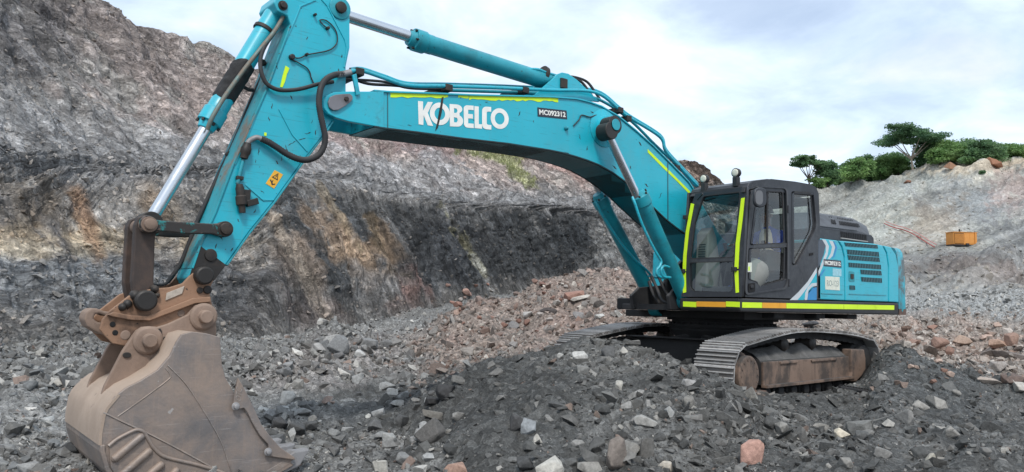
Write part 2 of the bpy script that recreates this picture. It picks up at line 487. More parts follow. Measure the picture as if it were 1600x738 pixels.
# floor: heaps and hollows, then clods
trod = np.exp(-(((gx + 0.1) / 3.0) ** 4 + (gy / 2.3) ** 4))            # trampled trod the machine
flo = 0.16 * fbm(gx * 0.55, gy * 0.55, gz * 0, 3) + 0.085 * fbm(gx * 2.1 + 7, gy * 2.1, gz * 0, 4, gain=0.6)
flo = flo * np.clip(0.35 + D / 22.0, 0, 1.7) * (1 - 0.85 * trod)
rub = np.abs(vnoise(gx * 5.3, gy * 5.3, gz * 0)) * 0.05 + np.abs(vnoise(gx * 11.0, gy * 11.0 + 3, gz * 0)) * 0.03
flo += rub * np.clip(D / 9.0, 0.6, 2.2) * (1 - 0.8 * trod)
clod = np.maximum(0, vnoise(gx * 3.1 + 4, gy * 3.1, gz * 0 + 2) - .05) ** .6 * 0.11 + np.maximum(0, vnoise(gx * 7.3, gy * 7.3 + 8, gz * 0 + 2)) ** .5 * 0.045
flo += clod * (1 - 0.85 * trod) * sstep(-.5, .6, vnoise(gx * .8, gy * .8, gz * 0 + 9)) * (R2 < 5.5)
flo *= sstep(1.5, 5.5, D)
_qx, _qy, _ = proj(P0.reshape(-1, 3)); _qx = _qx.reshape(NR, NC); _qy = _qy.reshape(NR, NC)
def dent(cx, cy, rx, ry): return np.exp(-(((_qx - cx) / rx) ** 2 + ((_qy - cy) / ry) ** 2)) * (R2 < 3.2)
flo += -0.26 * dent(640, 640, 95, 34) - 0.12 * dent(560, 665, 70, 30) + 0.20 * dent(470, 585, 75, 22) + 0.14 * dent(760, 690, 80, 24) + 0.10 * dent(1010, 690, 90, 26) + 0.10 * dent(1330, 680, 90, 22)
pile = sstep(3.1, 3.7, R2) * (1 - sstep(4.4, 5.0, R2)) * sstep(600, 700, X2)
flo += pile * (0.16 * np.abs(vnoise(gx * 1.6, gy * 1.6, gz * 0)) + 0.10 * np.abs(vnoise(gx * 3.4 + 9, gy * 3.4, gz * 0)))
# faces: beds that stand proud of each other, gullies down the dip, blocks
hor = (X2 - 800.0) * D / 1210.0                              # metres along the face, to the right
rgt = sstep(360, 480, X2)
dip = 0.05 + (0.36 + 0.25 * rgt) * sstep(6.7, 7.7, R2 + 0.35 * sstep(300, 0, X2))
s = gz + dip * hor
steep = rgt * (1 - sstep(6.9, 7.1, R2)) * left
s = s * (1 - steep) + (0.88 * (hor + 9.6) + 0.50 * gz) * steep + 0.35 * fbm(gx * 0.25, gy * 0.25, gz * 0.25, 3)
bed = vnoise(s * 1.9, gx * 0.10, gy * 0.10) * 0.34 + vnoise(s * 5.2, gx * 0.28, gy * 0.28) * 0.18 + vnoise(s * 12.0, gx * 0.8, gy * 0.8) * 0.085
_px0, _py0, _ = proj(P0.reshape(-1, 3))
along = ((_px0 - 0.55 * _py0) / 60.0).reshape(NR, NC)
gul = fbm(along * 1.15, gz * 0.06, gz * 0, 4, gain=0.6) * 0.22 + fbm(along * 4.1, gz * 0.25, gz * 0 + 5, 3) * 0.11
blk = fbm(gx * 0.7, gy * 0.7, gz * 0.9, 4) * 0.20 + np.abs(vnoise(gx * 2.4, gy * 2.4, gz * 3.6)) * 0.16
rocky = bed * 1.1 + gul + blk
far_k = np.clip(D / 40.0, 0.6, 3.0)
ero0 = fbm(((_px0 * .33 + _py0 * .94) / 9.0).reshape(NR, NC), ((_px0 * .94 - _py0 * .33) / 90.0).reshape(NR, NC), gz * 0, 3, gain=0.6)
hill = fbm(gx * 0.09, gy * 0.09, gz * 0.12, 5) * 2.0 + fbm(gx * 0.5, gy * 0.5, gz * 0.5, 4) * 0.65 + ero0 * 0.7
hillside_k = 1 - left
rim_k = 1 - 0.6 * np.exp(-((R2 - 7.0) / 0.16) ** 2) * rgt
face = rocky * rim_k * left * np.clip(far_k, 0.7, 1.25) + hill * hillside_k * (1 - 0.8 * np.exp(-((R2 - 7.5) / 0.75) ** 4))
top_damp = 1 - 0.55 * sstep(8.9, 9.0, R2)
disp = (1 - wall) * flo + wall * face * top_damp
dirn = NRM * wall[..., None] + np.array([0, 0, 1.0]) * (1 - wall[..., None])
dirn /= np.linalg.norm(dirn, axis=-1, keepdims=True)
P = P0 + dirn * disp[..., None]
QX, QY, QZ = proj(P.reshape(-1, 3))
QX = QX.reshape(NR, NC); QY = QY.reshape(NR, NC)

# ---- the rock's own colours
gx, gy, gz = P[..., 0], P[..., 1], P[..., 2]
n_big = fbm(gx * 0.35, gy * 0.35, gz * 0.35, 4)
n_med = fbm(gx * 1.4 + 3, gy * 1.4, gz * 1.4, 4)
n_str = fbm(along * 2.2, gz * 0.10, gz * 0 + 3, 4, gain=0.6)              # streaks that run down the face
n_bed = fbm(s * 2.6, gx * 0.12, gy * 0.12, 4, gain=0.6)


def C(r, g, b):
    f = lambda v: (v / 255 / 12.92) if v < 10.3 else ((v / 255 + 0.055) / 1.055) ** 2.4
    return np.array([f(r), f(g), f(b)])


K = np.zeros((NR, NC, 3)) + C(112, 114, 115)


def paint(mask, c, amt=1.0):
    global K
    m = np.clip(mask * amt, 0, 1)[..., None]
    K = K * (1 - m) + c * m


def blob(cx, cy, rx, ry, rot=0.0, soft=0.5, rag=0.5):
    """ragged patch of one kind of rock on the surface, given where it shows"""
    a = math.radians(rot)
    u = ((QX - cx) * math.cos(a) + (QY - cy) * math.sin(a)) / rx; v = (-(QX - cx) * math.sin(a) + (QY - cy) * math.cos(a)) / ry
    q = np.sqrt(u * u + v * v) + rag * 0.6 * n_med + rag * 0.5 * n_str * wall + rag * 0.35 * n_big
    return 1 - sstep(1 - soft, 1 + soft * 0.6, q)


# floor
fl = 1 - wall
paint(fl, C(108, 110, 111))
paint(fl * sstep(-0.2, 0.7, n_big), C(124, 126, 127), 0.7)
dark = C(74, 76, 77)
front = (1 - sstep(2.5, 3.0, R2)) * sstep(540, 720, X2 + 60 * n_big)
paint(fl * front, dark, 0.95)
paint(fl * front * sstep(-0.1, 0.6, n_med), C(92, 94, 95), 0.8)
hol = blob(665, 622, 160, 62, -8, 0.6, 0.9) * sstep(0.5, 1.2, R2)
paint(fl * hol, C(64, 66, 67), 0.9)
paint(fl * sstep(0.9, 1.0, R2) * blob(560, 560, 170, 36, -8, 0.5, 0.7), C(124, 122, 122), 0.8)
redp = sstep(3.0, 3.3, R2) * (1 - sstep(4.7, 5.2, R2)) * sstep(620, 690, X2 + 40 * n_med) * (1 - sstep(1180, 1300, X2))
paint(fl * redp, C(128, 119, 114), 0.95)
paint(fl * redp * sstep(0.0, 0.8, n_med), C(118, 105, 100), 0.8)
brn = sstep(2.9, 3.2, R2) * (1 - sstep(4.3, 4.6, R2)) * sstep(1200, 1320, X2)
paint(fl * brn, C(136, 131, 127), 0.9)
paint(fl * brn * sstep(0.1, 0.8, n_med + 0.5 * n_big), C(128, 115, 109), 0.8)
rfl = sstep(4.3, 4.7, R2) * sstep(1180, 1300, X2)
paint(fl * rfl, C(138, 142, 144), 0.9)
bank = sstep(1.2, 1.7, R2) * (1 - sstep(2.2, 2.6, R2)) * sstep(1330, 1370, X2) * (1 - sstep(1500, 1600, X2))
paint(fl * bank, C(72, 75, 77), 0.9)
# left face
wl = wall * left
paint(wl, C(124, 120, 116))
paint(wl * sstep(-0.3, 0.5, n_bed), C(142, 137, 131), 0.75)
paint(wl * sstep(0.15, 0.7, -n_bed), C(92, 90, 90), 0.8)
paint(wl * blob(150, 120, 260, 120, 25, 0.6), C(124, 121, 118), 0.7)
paint(wl * blob(250, 95, 280, 42, 28, 0.5, 0.9), C(124, 110, 106), 0.45)          # red beds below the rim
paint(wl * blob(330, 190, 150, 40, 30, 0.5, 0.9), C(124, 111, 107), 0.45)
paint(wl * blob(40, 60, 70, 90, 10, 0.5), C(92, 90, 91), 0.75)
paint(wl * blob(120, 250, 190, 120, 12, 0.6, 0.8), C(130, 128, 126), 0.6)
paint(wl * blob(110, 440, 240, 70, 0, 0.5, 0.6), C(118, 121, 124), 0.85)
paint(wl * blob(150, 375, 200, 26, 3, 0.6, 0.9), C(168, 152, 128), 0.7)
paint(wl * blob(60, 390, 110, 16, 2, 0.6, 0.9), C(188, 176, 156), 0.6)
paint(wl * blob(135, 350, 14, 60, -20, 0.6, 0.6), C(138, 104, 80), 0.6)
paint(wl * blob(240, 330, 24, 80, -20, 0.6, 0.8), C(128, 108, 86), 0.6)
paint(wl * blob(60, 330, 50, 60, -15, 0.6, 0.8), C(96, 86, 74), 0.6)
# the slope above the bench, seen trod the boom
paint(wl * up * blob(700, 240, 420, 90, 8, 0.5, 0.7), C(150, 138, 133), 0.85)
paint(wl * up * blob(560, 245, 90, 40, 30, 0.5, 0.9), C(126, 114, 112), 0.7)
paint(wl * up * blob(640, 225, 110, 22, 4, 0.5, 0.9), C(122, 106, 104), 0.8)
paint(wl * up * blob(900, 255, 120, 26, 15, 0.5, 0.9), C(136, 112, 106), 0.7)
paint(wl * up * blob(600, 262, 130, 26, 8, 0.5, 0.9), C(138, 140, 142), 0.7)
paint(wl * bench, C(128, 128, 129), 0.85)
# lower face below the bench: black shale with brown and red patches
low = wl * (1 - sstep(6.86, 6.98, R2)) * sstep(395, 450, QX)
paint(low, C(86, 87, 88), 0.85)
paint(low * sstep(0.0, 0.6, n_str), C(62, 64, 66), 0.85)
paint(low * blob(560, 395, 100, 42, 22, 0.5, 0.9), C(138, 118, 98), 0.8)
paint(low * blob(470, 400, 60, 70, 25, 0.5, 0.9), C(126, 112, 100), 0.7)
paint(low * blob(600, 445, 60, 26, 20, 0.5, 0.9), C(122, 120, 119), 0.7)
paint(low * blob(800, 400, 120, 75, 20, 0.6, 0.7), C(58, 60, 62), 0.9)
paint(low * blob(690, 400, 60, 80, 20, 0.5, 0.7), C(60, 62, 65), 0.85)
paint(low * blob(910, 370, 40, 60, 25, 0.5, 0.6), C(52, 55, 58), 0.85)
paint(low * blob(960, 390, 50, 55, 25, 0.5, 0.6), C(122, 122, 121), 0.8)
paint(low * blob(510, 500, 70, 40, 15, 0.5, 0.8), C(128, 110, 104), 0.6)
paint(low * blob(640, 480, 36, 40, 30, 0.5, 0.8), C(132, 104, 98), 0.7)
paint(wl * blob(420, 470, 90, 60, 20, 0.5, 0.8), C(80, 81, 83), 0.8)
for (x0, y0, x1, y1, wd, c, a) in ((690, 318, 775, 460, 6, C(118, 114, 90), 0.6), (738, 398, 765, 440, 2.5, C(170, 170, 164), 0.6), (500, 285, 570, 400, 6, C(140, 126, 104), 0.45),
                                   (120, 300, 160, 400, 8, C(138, 112, 88), 0.35), (262, 300, 300, 420, 6, C(140, 126, 108), 0.4), (575, 345, 610, 440, 6, C(96, 84, 66), 0.6),
                                   (430, 340, 520, 520, 9, C(150, 140, 128), 0.5), (640, 330, 700, 470, 8, C(50, 52, 54), 0.6), (840, 330, 900, 440, 9, C(50, 52, 54), 0.6)):
    L2 = (x1 - x0) ** 2 + (y1 - y0) ** 2
    tt = np.clip(((QX - x0) * (x1 - x0) + (QY - y0) * (y1 - y0)) / L2, 0, 1)
    dd = np.hypot(QX - x0 - tt * (x1 - x0), QY - y0 - tt * (y1 - y0)) + 9 * n_med + 7 * n_str
    paint(wl * (1 - sstep(wd * 0.4, wd * 1.5, dd)), c, a)
grass_m = wl * up * np.clip(blob(775, 243, 50, 9, 10, 0.6, 0.8) + blob(815, 268, 45, 12, 38, 0.6, 0.8), 0, 1)
paint(grass_m, C(122, 132, 84), 0.6)
paint(wl * up * blob(1085, 268, 60, 30, 10, 0.6, 0.5), C(138, 122, 112), 0.9)
# right hillside
wr = wall * hillside_k
paint(wr, C(137, 138, 134))
paint(wr * sstep(0.0, 0.8, n_big), C(150, 148, 142), 0.6)
paint(wr * blob(1400, 330, 170, 45, -28, 0.5, 0.7), C(144, 147, 142), 0.8)
paint(wr * blob(1480, 300, 130, 16, -20, 0.6, 0.8), C(184, 178, 164), 0.5)
paint(wr * blob(1530, 315, 110, 34, 4, 0.5, 0.6), C(130, 134, 136), 0.8)
paint(wr * blob(1450, 350, 55, 26, -25, 0.8, 0.9), C(142, 130, 116), 0.6)
paint(wr * blob(1540, 257, 130, 12, -4, 0.5, 0.8), C(172, 160, 142), 0.85)
paint(wr * blob(1585, 300, 40, 40, 0, 0.5, 0.7), C(156, 140, 134), 0.7)
paint(wr * blob(1590, 370, 50, 24, 10, 0.5, 0.7), C(112, 114, 116), 0.7)
paint(wall * hillside_k * (1 - sstep(6.9, 7.05, R2)), C(122, 122, 122), 0.85)
paint(wr * (1 - sstep(6.9, 7.05, R2)) * blob(1540, 430, 110, 26, 6, 0.5, 0.7), C(118, 110, 106), 0.85)
K *= (1 + 0.16 * n_med + 0.10 * fbm(gx * 6, gy * 6, gz * 6, 3))[..., None]
ero = fbm((QX * .33 + QY * .94) / 9.0, (QX * .94 - QY * .33) / 90.0, QX * 0, 4, gain=0.6)
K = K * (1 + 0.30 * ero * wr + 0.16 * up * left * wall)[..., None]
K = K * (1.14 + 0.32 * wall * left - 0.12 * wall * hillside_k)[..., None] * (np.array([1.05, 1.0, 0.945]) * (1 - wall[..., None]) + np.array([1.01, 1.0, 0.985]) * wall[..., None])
K = np.clip(K, 0.01, 0.9)

M_ground = earth('broken_rock_floor', 16.0, 60.0, 0.9, 0.8, False, 0.5)
M_wall = earth('bedded_rock_face', 3.2, 12.0, 0.8, 0.9, True, 0.45)
M_hill = earth('hillside_rock', 3.0, 11.0, 0.5, 0.6, False, 0.28)


def grid_part(name, r0, r1, c0, c1, mat):
    idx = np.arange(NR * NC).reshape(NR, NC)
    sub = P[r0:r1 + 1, c0:c1 + 1]; k = K[r0:r1 + 1, c0:c1 + 1]
    n, m = sub.shape[:2]
    i = np.arange(n * m).reshape(n, m)
    F = np.stack([i[:-1, :-1], i[:-1, 1:], i[1:, 1:], i[1:, :-1]], -1).reshape(-1, 4)
    # columns run left to right and rows outwards: flip so that faces look up
    F = F[:, ::1]
    me = np_mesh(name, sub.reshape(-1, 3), F, True, k.reshape(-1, 3))
    at = me.attributes.new('Bed', 'FLOAT', 'POINT')
    at.data.foreach_set('value', np.ascontiguousarray(s[r0:r1 + 1, c0:c1 + 1], np.float32).ravel())
    o = link(name, me, mat)
    return tag(o, kind='structure')


r_wall = sum(SEG[:6]); c_hill = int(np.searchsorted(XS, 1175))
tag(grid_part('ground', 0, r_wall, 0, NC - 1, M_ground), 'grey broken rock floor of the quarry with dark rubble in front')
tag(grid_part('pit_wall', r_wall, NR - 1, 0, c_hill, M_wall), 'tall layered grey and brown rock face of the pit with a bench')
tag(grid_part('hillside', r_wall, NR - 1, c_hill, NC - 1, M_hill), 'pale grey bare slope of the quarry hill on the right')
# land beyond, so that the ground reaches the horizon
_a = np.linspace(0, 2 * math.pi, 49)[:-1]
_rr = np.array([0.0, 1.2, 60, 600, 2500]); _zz = np.array([-0.52, -0.6, -3.0, -9.0, -20.0])
_V = [(CAM[0], CAM[1], -0.52)]
for rr, zz in zip(_rr[1:], _zz[1:]):
    _V += [(CAM[0] + rr * math.cos(a), CAM[1] + rr * math.sin(a), zz) for a in _a]
_F = []
for k in range(len(_rr) - 2):
    for j in range(48):
        a = 1 + k * 48 + j; b = 1 + k * 48 + (j + 1) % 48
        _F.append((a, b, b + 48, a + 48))
_me = np_mesh('far_ground', np.array(_V), np.array(_F), True, np.tile(C(112, 114, 115), (len(_V), 1)))
tag(link('far_ground', _me, M_hill), 'grey ground reaching to the horizon beyond the quarry', kind='structure')


def on_ground(px, py):
    """first point of the land along the ray through a pixel, its colour and distance"""
    c = int(np.clip(np.searchsorted(XS, px), 1, NC - 1))
    col = QY[20:, c]
    hit = np.nonzero(col <= py)[0]
    r = 20 + (hit[0] if len(hit) else len(col) - 10)
    return Vector(P[r, c]), K[r, c], D[r, c], Vector(grid_nrm(r, c))


def grid_nrm(r, c):
    a = P[min(r + 2, NR - 1), c] - P[max(r - 2, 0), c]; b = P[r, min(c + 2, NC - 1)] - P[r, max(c - 2, 0)]
    n = np.cross(b, a); n /= np.linalg.norm(n) + 1e-9
    return n if n[2] > 0 else -n
# ------------------------------------------------------------------ mesh building
class MB:
    def __init__(self):
        self.v = []; self.f = []

    def add(self, V, F):
        n = len(self.v)
        self.v += [tuple(p) for p in V]
        self.f += [tuple(i + n for i in q) for q in F]
        return self

    def prism(self, poly, y0, y1):
        """polygon of (x, z) extruded from y0 to y1"""
        n = len(poly)
        V = [(x, y0, z) for x, z in poly] + [(x, y1, z) for x, z in poly]
        F = [tuple(range(n)), tuple(range(2 * n - 1, n - 1, -1))] + [(i, i + n, (i + 1) % n + n, (i + 1) % n) for i in range(n)]
        return self.add(V, F)

    def box(self, a, b):
        (x0, y0, z0), (x1, y1, z1) = a, b
        V = [(x0, y0, z0), (x1, y0, z0), (x1, y1, z0), (x0, y1, z0), (x0, y0, z1), (x1, y0, z1), (x1, y1, z1), (x0, y1, z1)]
        return self.add(V, [(0, 3, 2, 1), (4, 5, 6, 7), (0, 1, 5, 4), (1, 2, 6, 5), (2, 3, 7, 6), (3, 0, 4, 7)])

    def hexa(self, lo, hi):
        V = list(lo) + list(hi)
        return self.add(V, [(0, 3, 2, 1), (4, 5, 6, 7), (0, 1, 5, 4), (1, 2, 6, 5), (2, 3, 7, 6), (3, 0, 4, 7)])

    def lathe(self, p0, p1, prof, seg=24):
        """prof: list of (t along the axis in metres from p0, radius)"""
        p0 = Vector(p0); ax = (Vector(p1) - p0).normalized()
        a = ax.orthogonal().normalized(); b = ax.cross(a)
        V = []; F = []
        for t, r in prof:
            for i in range(seg):
                an = 2 * math.pi * i / seg
                V.append(p0 + ax * t + (a * math.cos(an) + b * math.sin(an)) * r)
        m = len(prof)
        for k in range(m - 1):
            for i in range(seg):
                j = (i + 1) % seg
                F.append((k * seg + i, k * seg + j, (k + 1) * seg + j, (k + 1) * seg + i))
        F.append(tuple(range(seg - 1, -1, -1))); F.append(tuple((m - 1) * seg + i for i in range(seg)))
        return self.add(V, F)

    def cyl(self, p0, p1, r, r1=None, seg=20):
        L = (Vector(p1) - Vector(p0)).length
        return self.lathe(p0, p1, [(0, r), (L, r if r1 is None else r1)], seg)

    def tube(self, pts, r, seg=8, rib=0.0):
        pts = [Vector(p) for p in pts]
        n = len(pts); V = []; F = []
        up = None
        for k in range(n):
            d = (pts[min(k + 1, n - 1)] - pts[max(k - 1, 0)]).normalized()
            if up is None: up = d.orthogonal().normalized()
            up = (up - d * up.dot(d)).normalized(); s = d.cross(up)
            rr = (r(k / (n - 1)) if callable(r) else r) * (1 + (rib if k % 2 else 0))
            for i in range(seg):
                an = 2 * math.pi * i / seg
                V.append(pts[k] + (up * math.cos(an) + s * math.sin(an)) * rr)
        for k in range(n - 1):
            for i in range(seg):
                j = (i + 1) % seg
                F.append((k * seg + i, k * seg + j, (k + 1) * seg + j, (k + 1) * seg + i))
        F.append(tuple(range(seg - 1, -1, -1))); F.append(tuple((n - 1) * seg + i for i in range(seg)))
        return self.add(V, F)

    def build(self, name, mat, parent=None, bevel=0.0, smooth=None, seg=2):
        me = bpy.data.meshes.new(name)
        me.from_pydata(self.v, [], self.f)
        bm = bmesh.new(); bm.from_mesh(me)
        bmesh.ops.recalc_face_normals(bm, faces=bm.faces)
        bm.to_mesh(me); bm.free()
        o = link(name, me, mat, parent)
        if smooth is not None:
            me.shade_smooth(); me.set_sharp_from_angle(angle=math.radians(smooth))
        if bevel > 0:
            md = o.modifiers.new('bevel', 'BEVEL'); md.width = bevel; md.segments = seg; md.limit_method = 'ANGLE'; md.angle_limit = math.radians(32)
            md.harden_normals = False
        return o


def catmull(pts, n=8):
    pts = [Vector(p) for p in pts]
    out = []
    for i in range(len(pts) - 1):
        p0 = pts[max(i - 1, 0)]; p1 = pts[i]; p2 = pts[i + 1]; p3 = pts[min(i + 2, len(pts) - 1)]
        for k in range(n):
            t = k / n
            out.append(0.5 * ((2 * p1) + (p2 - p0) * t + (2 * p0 - 5 * p1 + 4 * p2 - p3) * t * t + (3 * p1 - p0 - 3 * p2 + p3) * t ** 3))
    out.append(pts[-1])
    return out


def UP(pts, y):
    """pixel polygon -> (x, z) polygon in the plane Y=y"""
    return [(lambda q: (q.x, q.z))(U(a, b, y)) for a, b in pts]


def path(pts, y):
    return [U(p[0], p[1], p[2] if len(p) > 2 else y) for p in pts]


def loops_mesh(name, loops, thick, mat, parent, to3d):
    """flat shape with holes (several closed loops in a plane), given a little thickness"""
    cu = bpy.data.curves.new(name, 'CURVE'); cu.dimensions = '2D'; cu.fill_mode = 'BOTH'
    for lp in loops:
        sp = cu.splines.new('POLY'); sp.points.add(len(lp) - 1); sp.use_cyclic_u = True
        for q, (a, b) in zip(sp.points, lp): q.co = (a, b, 0, 1)
    cu.extrude = 1.0
    tmp = bpy.data.objects.new('tmp', cu); COL.objects.link(tmp)
    dg = bpy.context.evaluated_depsgraph_get()
    me = bpy.data.meshes.new_from_object(tmp.evaluated_get(dg))
    bpy.data.objects.remove(tmp, do_unlink=True); bpy.data.curves.remove(cu)
    me.name = name
    me.materials.clear()
    for v in me.vertices:
        v.co = to3d(v.co.x, v.co.y, (v.co.z + 1) * 0.5 * thick)
    return link(name, me, mat, parent)


def text_mesh(name, body, mat, parent, to3d, bold=0.02, thick=0.002):
    cu = bpy.data.curves.new(name, 'FONT'); cu.body = body; cu.size = 1.0; cu.offset = bold; cu.extrude = 1.0; cu.resolution_u = 3
    tmp = bpy.data.objects.new('tmp', cu); COL.objects.link(tmp)
    dg = bpy.context.evaluated_depsgraph_get()
    me = bpy.data.meshes.new_from_object(tmp.evaluated_get(dg))
    bpy.data.objects.remove(tmp, do_unlink=True); bpy.data.curves.remove(cu)
    xs = [v.co.x for v in me.vertices]; ys = [v.co.y for v in me.vertices]
    x0, x1, y0, y1 = min(xs), max(xs), min(ys), max(ys)
    me.materials.clear(); me.name = name
    for v in me.vertices:
        v.co = to3d((v.co.x - x0) / (x1 - x0), (v.co.y - y0) / (y1 - y0), (v.co.z + 1) * 0.5 * thick)
    return link(name, me, mat, parent)


def quad_y(tl, tr, br, bl, y):
    """map (u right, v up) of the unit square into the plane Y=y through four pixels; w is the height above the plane"""
    A, B, Cc, Dd = U(*tl, y), U(*tr, y), U(*br, y), U(*bl, y)

    def f(u, v, w):
        p = (Dd * (1 - u) + Cc * u) * (1 - v) + (A * (1 - u) + B * u) * v
        return Vector((p.x, p.y + w, p.z))
    return f


# ------------------------------------------------------------------ machine materials
TEAL = (0.008, 0.40, 0.51)
M_teal = worn('turquoise_paint', TEAL, 0.36, 0, (0.10, 0.30, 0.34), 0.50, 0.80, 0.55, 1.5, (0.016, 0.018, 0.018), 0.70, 19, 0.30, (0.20, 0.19, 0.17), 0.75, (0.03, 0.026, 0.024), 0.07, 0.04, 0.25, scratch=0.35, scratchc=(0.015, 0.10, 0.12), rsp=0.14, streak=0.22)
M_teal_old = worn('worn_turquoise_paint', (0.008, 0.29, 0.36), 0.42, 0, (0.03, 0.045, 0.045), 0.48, 0.75, 0.7, 2.4, (0.02, 0.018, 0.016), 0.68, 20, 0.25, (0.18, 0.17, 0.15), 0.9, (0.03, 0.026, 0.022), 0.18, 0.08, 0.1)
M_black = worn('black_paint', (0.018, 0.018, 0.02), 0.5, 0, (0.06, 0.055, 0.05), 0.5, 0.8, 0.5, 2.5, dust=0.35, bump=0.08)
M_grime = worn('greasy_dark_steel', (0.022, 0.019, 0.017), 0.5, 0.2, (0.09, 0.06, 0.042), 0.5, 0.7, 0.6, 3.0, dust=0.3, bump=0.25)
M_cab = worn('charcoal_cab_paint', (0.019, 0.021, 0.027), 0.42, 0, (0.05, 0.049, 0.048), 0.55, 0.85, 0.4, 2.0, dust=0.30, dustc=(0.16, 0.16, 0.165), edge=0.3, edgec=(0.12, 0.12, 0.12), bump=0.03, coat=0.05)
M_brown = worn('dark_brown_steel', (0.045, 0.032, 0.027), 0.55, 0.1, (0.12, 0.075, 0.055), 0.48, 0.68, 0.7, 2.6, (0.012, 0.011, 0.011), 0.68, 9, dust=0.3, bump=0.2)
M_mud = worn('mud_coated_steel', (0.235, 0.165, 0.125), 0.75, 0, (0.10, 0.075, 0.062), 0.45, 0.7, 0.55, 2.2, (0.05, 0.035, 0.03), 0.70, 12, 0.55, (0.34, 0.25, 0.19), 0.4, (0.16, 0.13, 0.115), 0.2, 0.35)
M_hitch = worn('ochre_brown_steel', (0.27, 0.155, 0.095), 0.7, 0, (0.06, 0.04, 0.032), 0.52, 0.68, 0.75, 2.6, (0.03, 0.022, 0.02), 0.66, 10, 0.35, (0.32, 0.22, 0.16), 0.3, (0.1, 0.07, 0.06), 0.15, 0.25)
M_bucket = worn('rubbed_bucket_steel', (0.165, 0.150, 0.145), 0.46, 0.25, (0.34, 0.255, 0.20), 0.40, 0.62, 0.9, 1.1, (0.36, 0.33, 0.31), 0.69, 9, 0.6, (0.37, 0.28, 0.215), 0.7, (0.36, 0.32, 0.29), 0.3, 0.3, scratch=0.3, scratchc=(0.42, 0.39, 0.37), streak=0.45)
M_bucket_back = worn('dry_mud_bucket_back', (0.37, 0.28, 0.215), 0.75, 0, (0.24, 0.17, 0.125), 0.45, 0.7, 0.6, 1.6, (0.16, 0.12, 0.10), 0.68, 12, 0.3, (0.40, 0.30, 0.22), 0.3, (0.30, 0.25, 0.21), 0.15, 0.25)
M_tooth = worn('polished_tooth_steel', (0.30, 0.29, 0.29), 0.5, 0.4, (0.16, 0.14, 0.13), 0.5, 0.75, 0.6, 5, dust=0.3, bump=0.2)
M_chrome = worn('chromed_rod', (0.62, 0.64, 0.66), 0.16, 1.0, (0.4, 0.4, 0.4), 0.6, 0.9, 0.3, 3, dust=0.0, vary=0.05, bump=0.0)
M_rubber = worn('black_rubber_hose', (0.02, 0.02, 0.022), 0.6, 0, (0.10, 0.09, 0.08), 0.5, 0.8, 0.45, 5, dust=0.35, bump=0.15)
M_shoe = worn('track_shoe_steel', (0.17, 0.160, 0.152), 0.55, 0.3, (0.16, 0.13, 0.11), 0.42, 0.65, 0.6, 4.0, (0.08, 0.065, 0.055), 0.66, 18, 0.75, (0.46, 0.45, 0.435), 0.6, (0.5, 0.49, 0.48), 0.2, 0.3, each=0.3)
M_frame = worn('rusty_track_frame', (0.20, 0.135, 0.10), 0.8, 0, (0.045, 0.038, 0.034), 0.48, 0.62, 0.85, 1.8, (0.04, 0.032, 0.03), 0.68, 10, 0.9, (0.06, 0.06, 0.06), 0.0, vary=0.15, bump=0.3, streak=0.85)
M_under = worn('undercarriage_black', (0.016, 0.016, 0.017), 0.75, 0, (0.05, 0.045, 0.042), 0.48, 0.7, 0.6, 2.5, dust=0.7, dustc=(0.09, 0.088, 0.085), bump=0.25)
M_yel = worn('fluorescent_yellow_tape', (0.62, 0.86, 0.012), 0.4, 0, (0.25, 0.30, 0.05), 0.56, 0.8, 0.5, 6, dust=0.1, vary=0.06, bump=0.02)
M_org = worn('orange_tape', (0.80, 0.36, 0.02), 0.4, 0, (0.35, 0.18, 0.04), 0.55, 0.8, 0.5, 6, dust=0.1, vary=0.08, bump=0.02)
M_white = flat('white_lettering', (0.80, 0.79, 0.74), 0.5, 0, 0.08, 8)
M_cream = flat('cream_plate', (0.66, 0.68, 0.58), 0.5, 0, 0.12, 14)
M_navy = flat('dark_navy_plate', (0.016, 0.018, 0.032), 0.35, 0, 0.2)
M_slot = flat('dark_opening', (0.008, 0.008, 0.009), 0.9, 0, 0.1)
M_interior = flat('cab_interior_grey', (0.21, 0.215, 0.20), 0.7, 0, 0.1)
M_intdark = flat('cab_interior_dark', (0.035, 0.036, 0.04), 0.7, 0, 0.15)
M_grey = flat('silver_grey_stripe', (0.52, 0.56, 0.58), 0.4, 0, 0.06)
M_blue2 = flat('bright_blue_stripe', (0.02, 0.22, 0.48), 0.4, 0, 0.08)
M_skin = flat('skin', (0.24, 0.12, 0.075), 0.6, 0, 0.06)
M_shirt = flat('blue_workwear', (0.012, 0.055, 0.34), 0.85, 0, 0.12)
M_vest = flat('cream_vest', (0.50, 0.44, 0.36), 0.8, 0, 0.1)
M_lamp = flat('lamp_glass', (0.62, 0.62, 0.52), 0.15, 0, 0.15, 30)

gm, gt, gb, go = new_mat('cab_glass')
gt.nodes.remove(gb)
_tr = gt.nodes.new('ShaderNodeBsdfTransparent'); _tr.inputs[0].default_value = (0.80, 0.86, 0.84, 1)
_gl = gt.nodes.new('ShaderNodeBsdfGlossy'); _gl.inputs['Roughness'].default_value = 0.03; _gl.inputs[0].default_value = (1, 1, 1, 1)
_fr = gt.nodes.new('ShaderNodeLayerWeight'); _fr.inputs['Blend'].default_value = 0.5
_fp = gt.nodes.new('ShaderNodeMath'); _fp.operation = 'POWER'; _fp.inputs[1].default_value = 4.0; gt.links.new(_fr.outputs['Facing'], _fp.inputs[0])
_ms = gt.nodes.new('ShaderNodeMixShader')
_du = gt.nodes.new('ShaderNodeBsdfDiffuse'); _du.inputs[0].default_value = (0.30, 0.29, 0.27, 1)
_tcg = gt.nodes.new('ShaderNodeTexCoord'); _ng = noise_node(gt, 5, 7, 0.65, _tcg.outputs['Object'])
_m2 = gt.nodes.new('ShaderNodeMixShader')
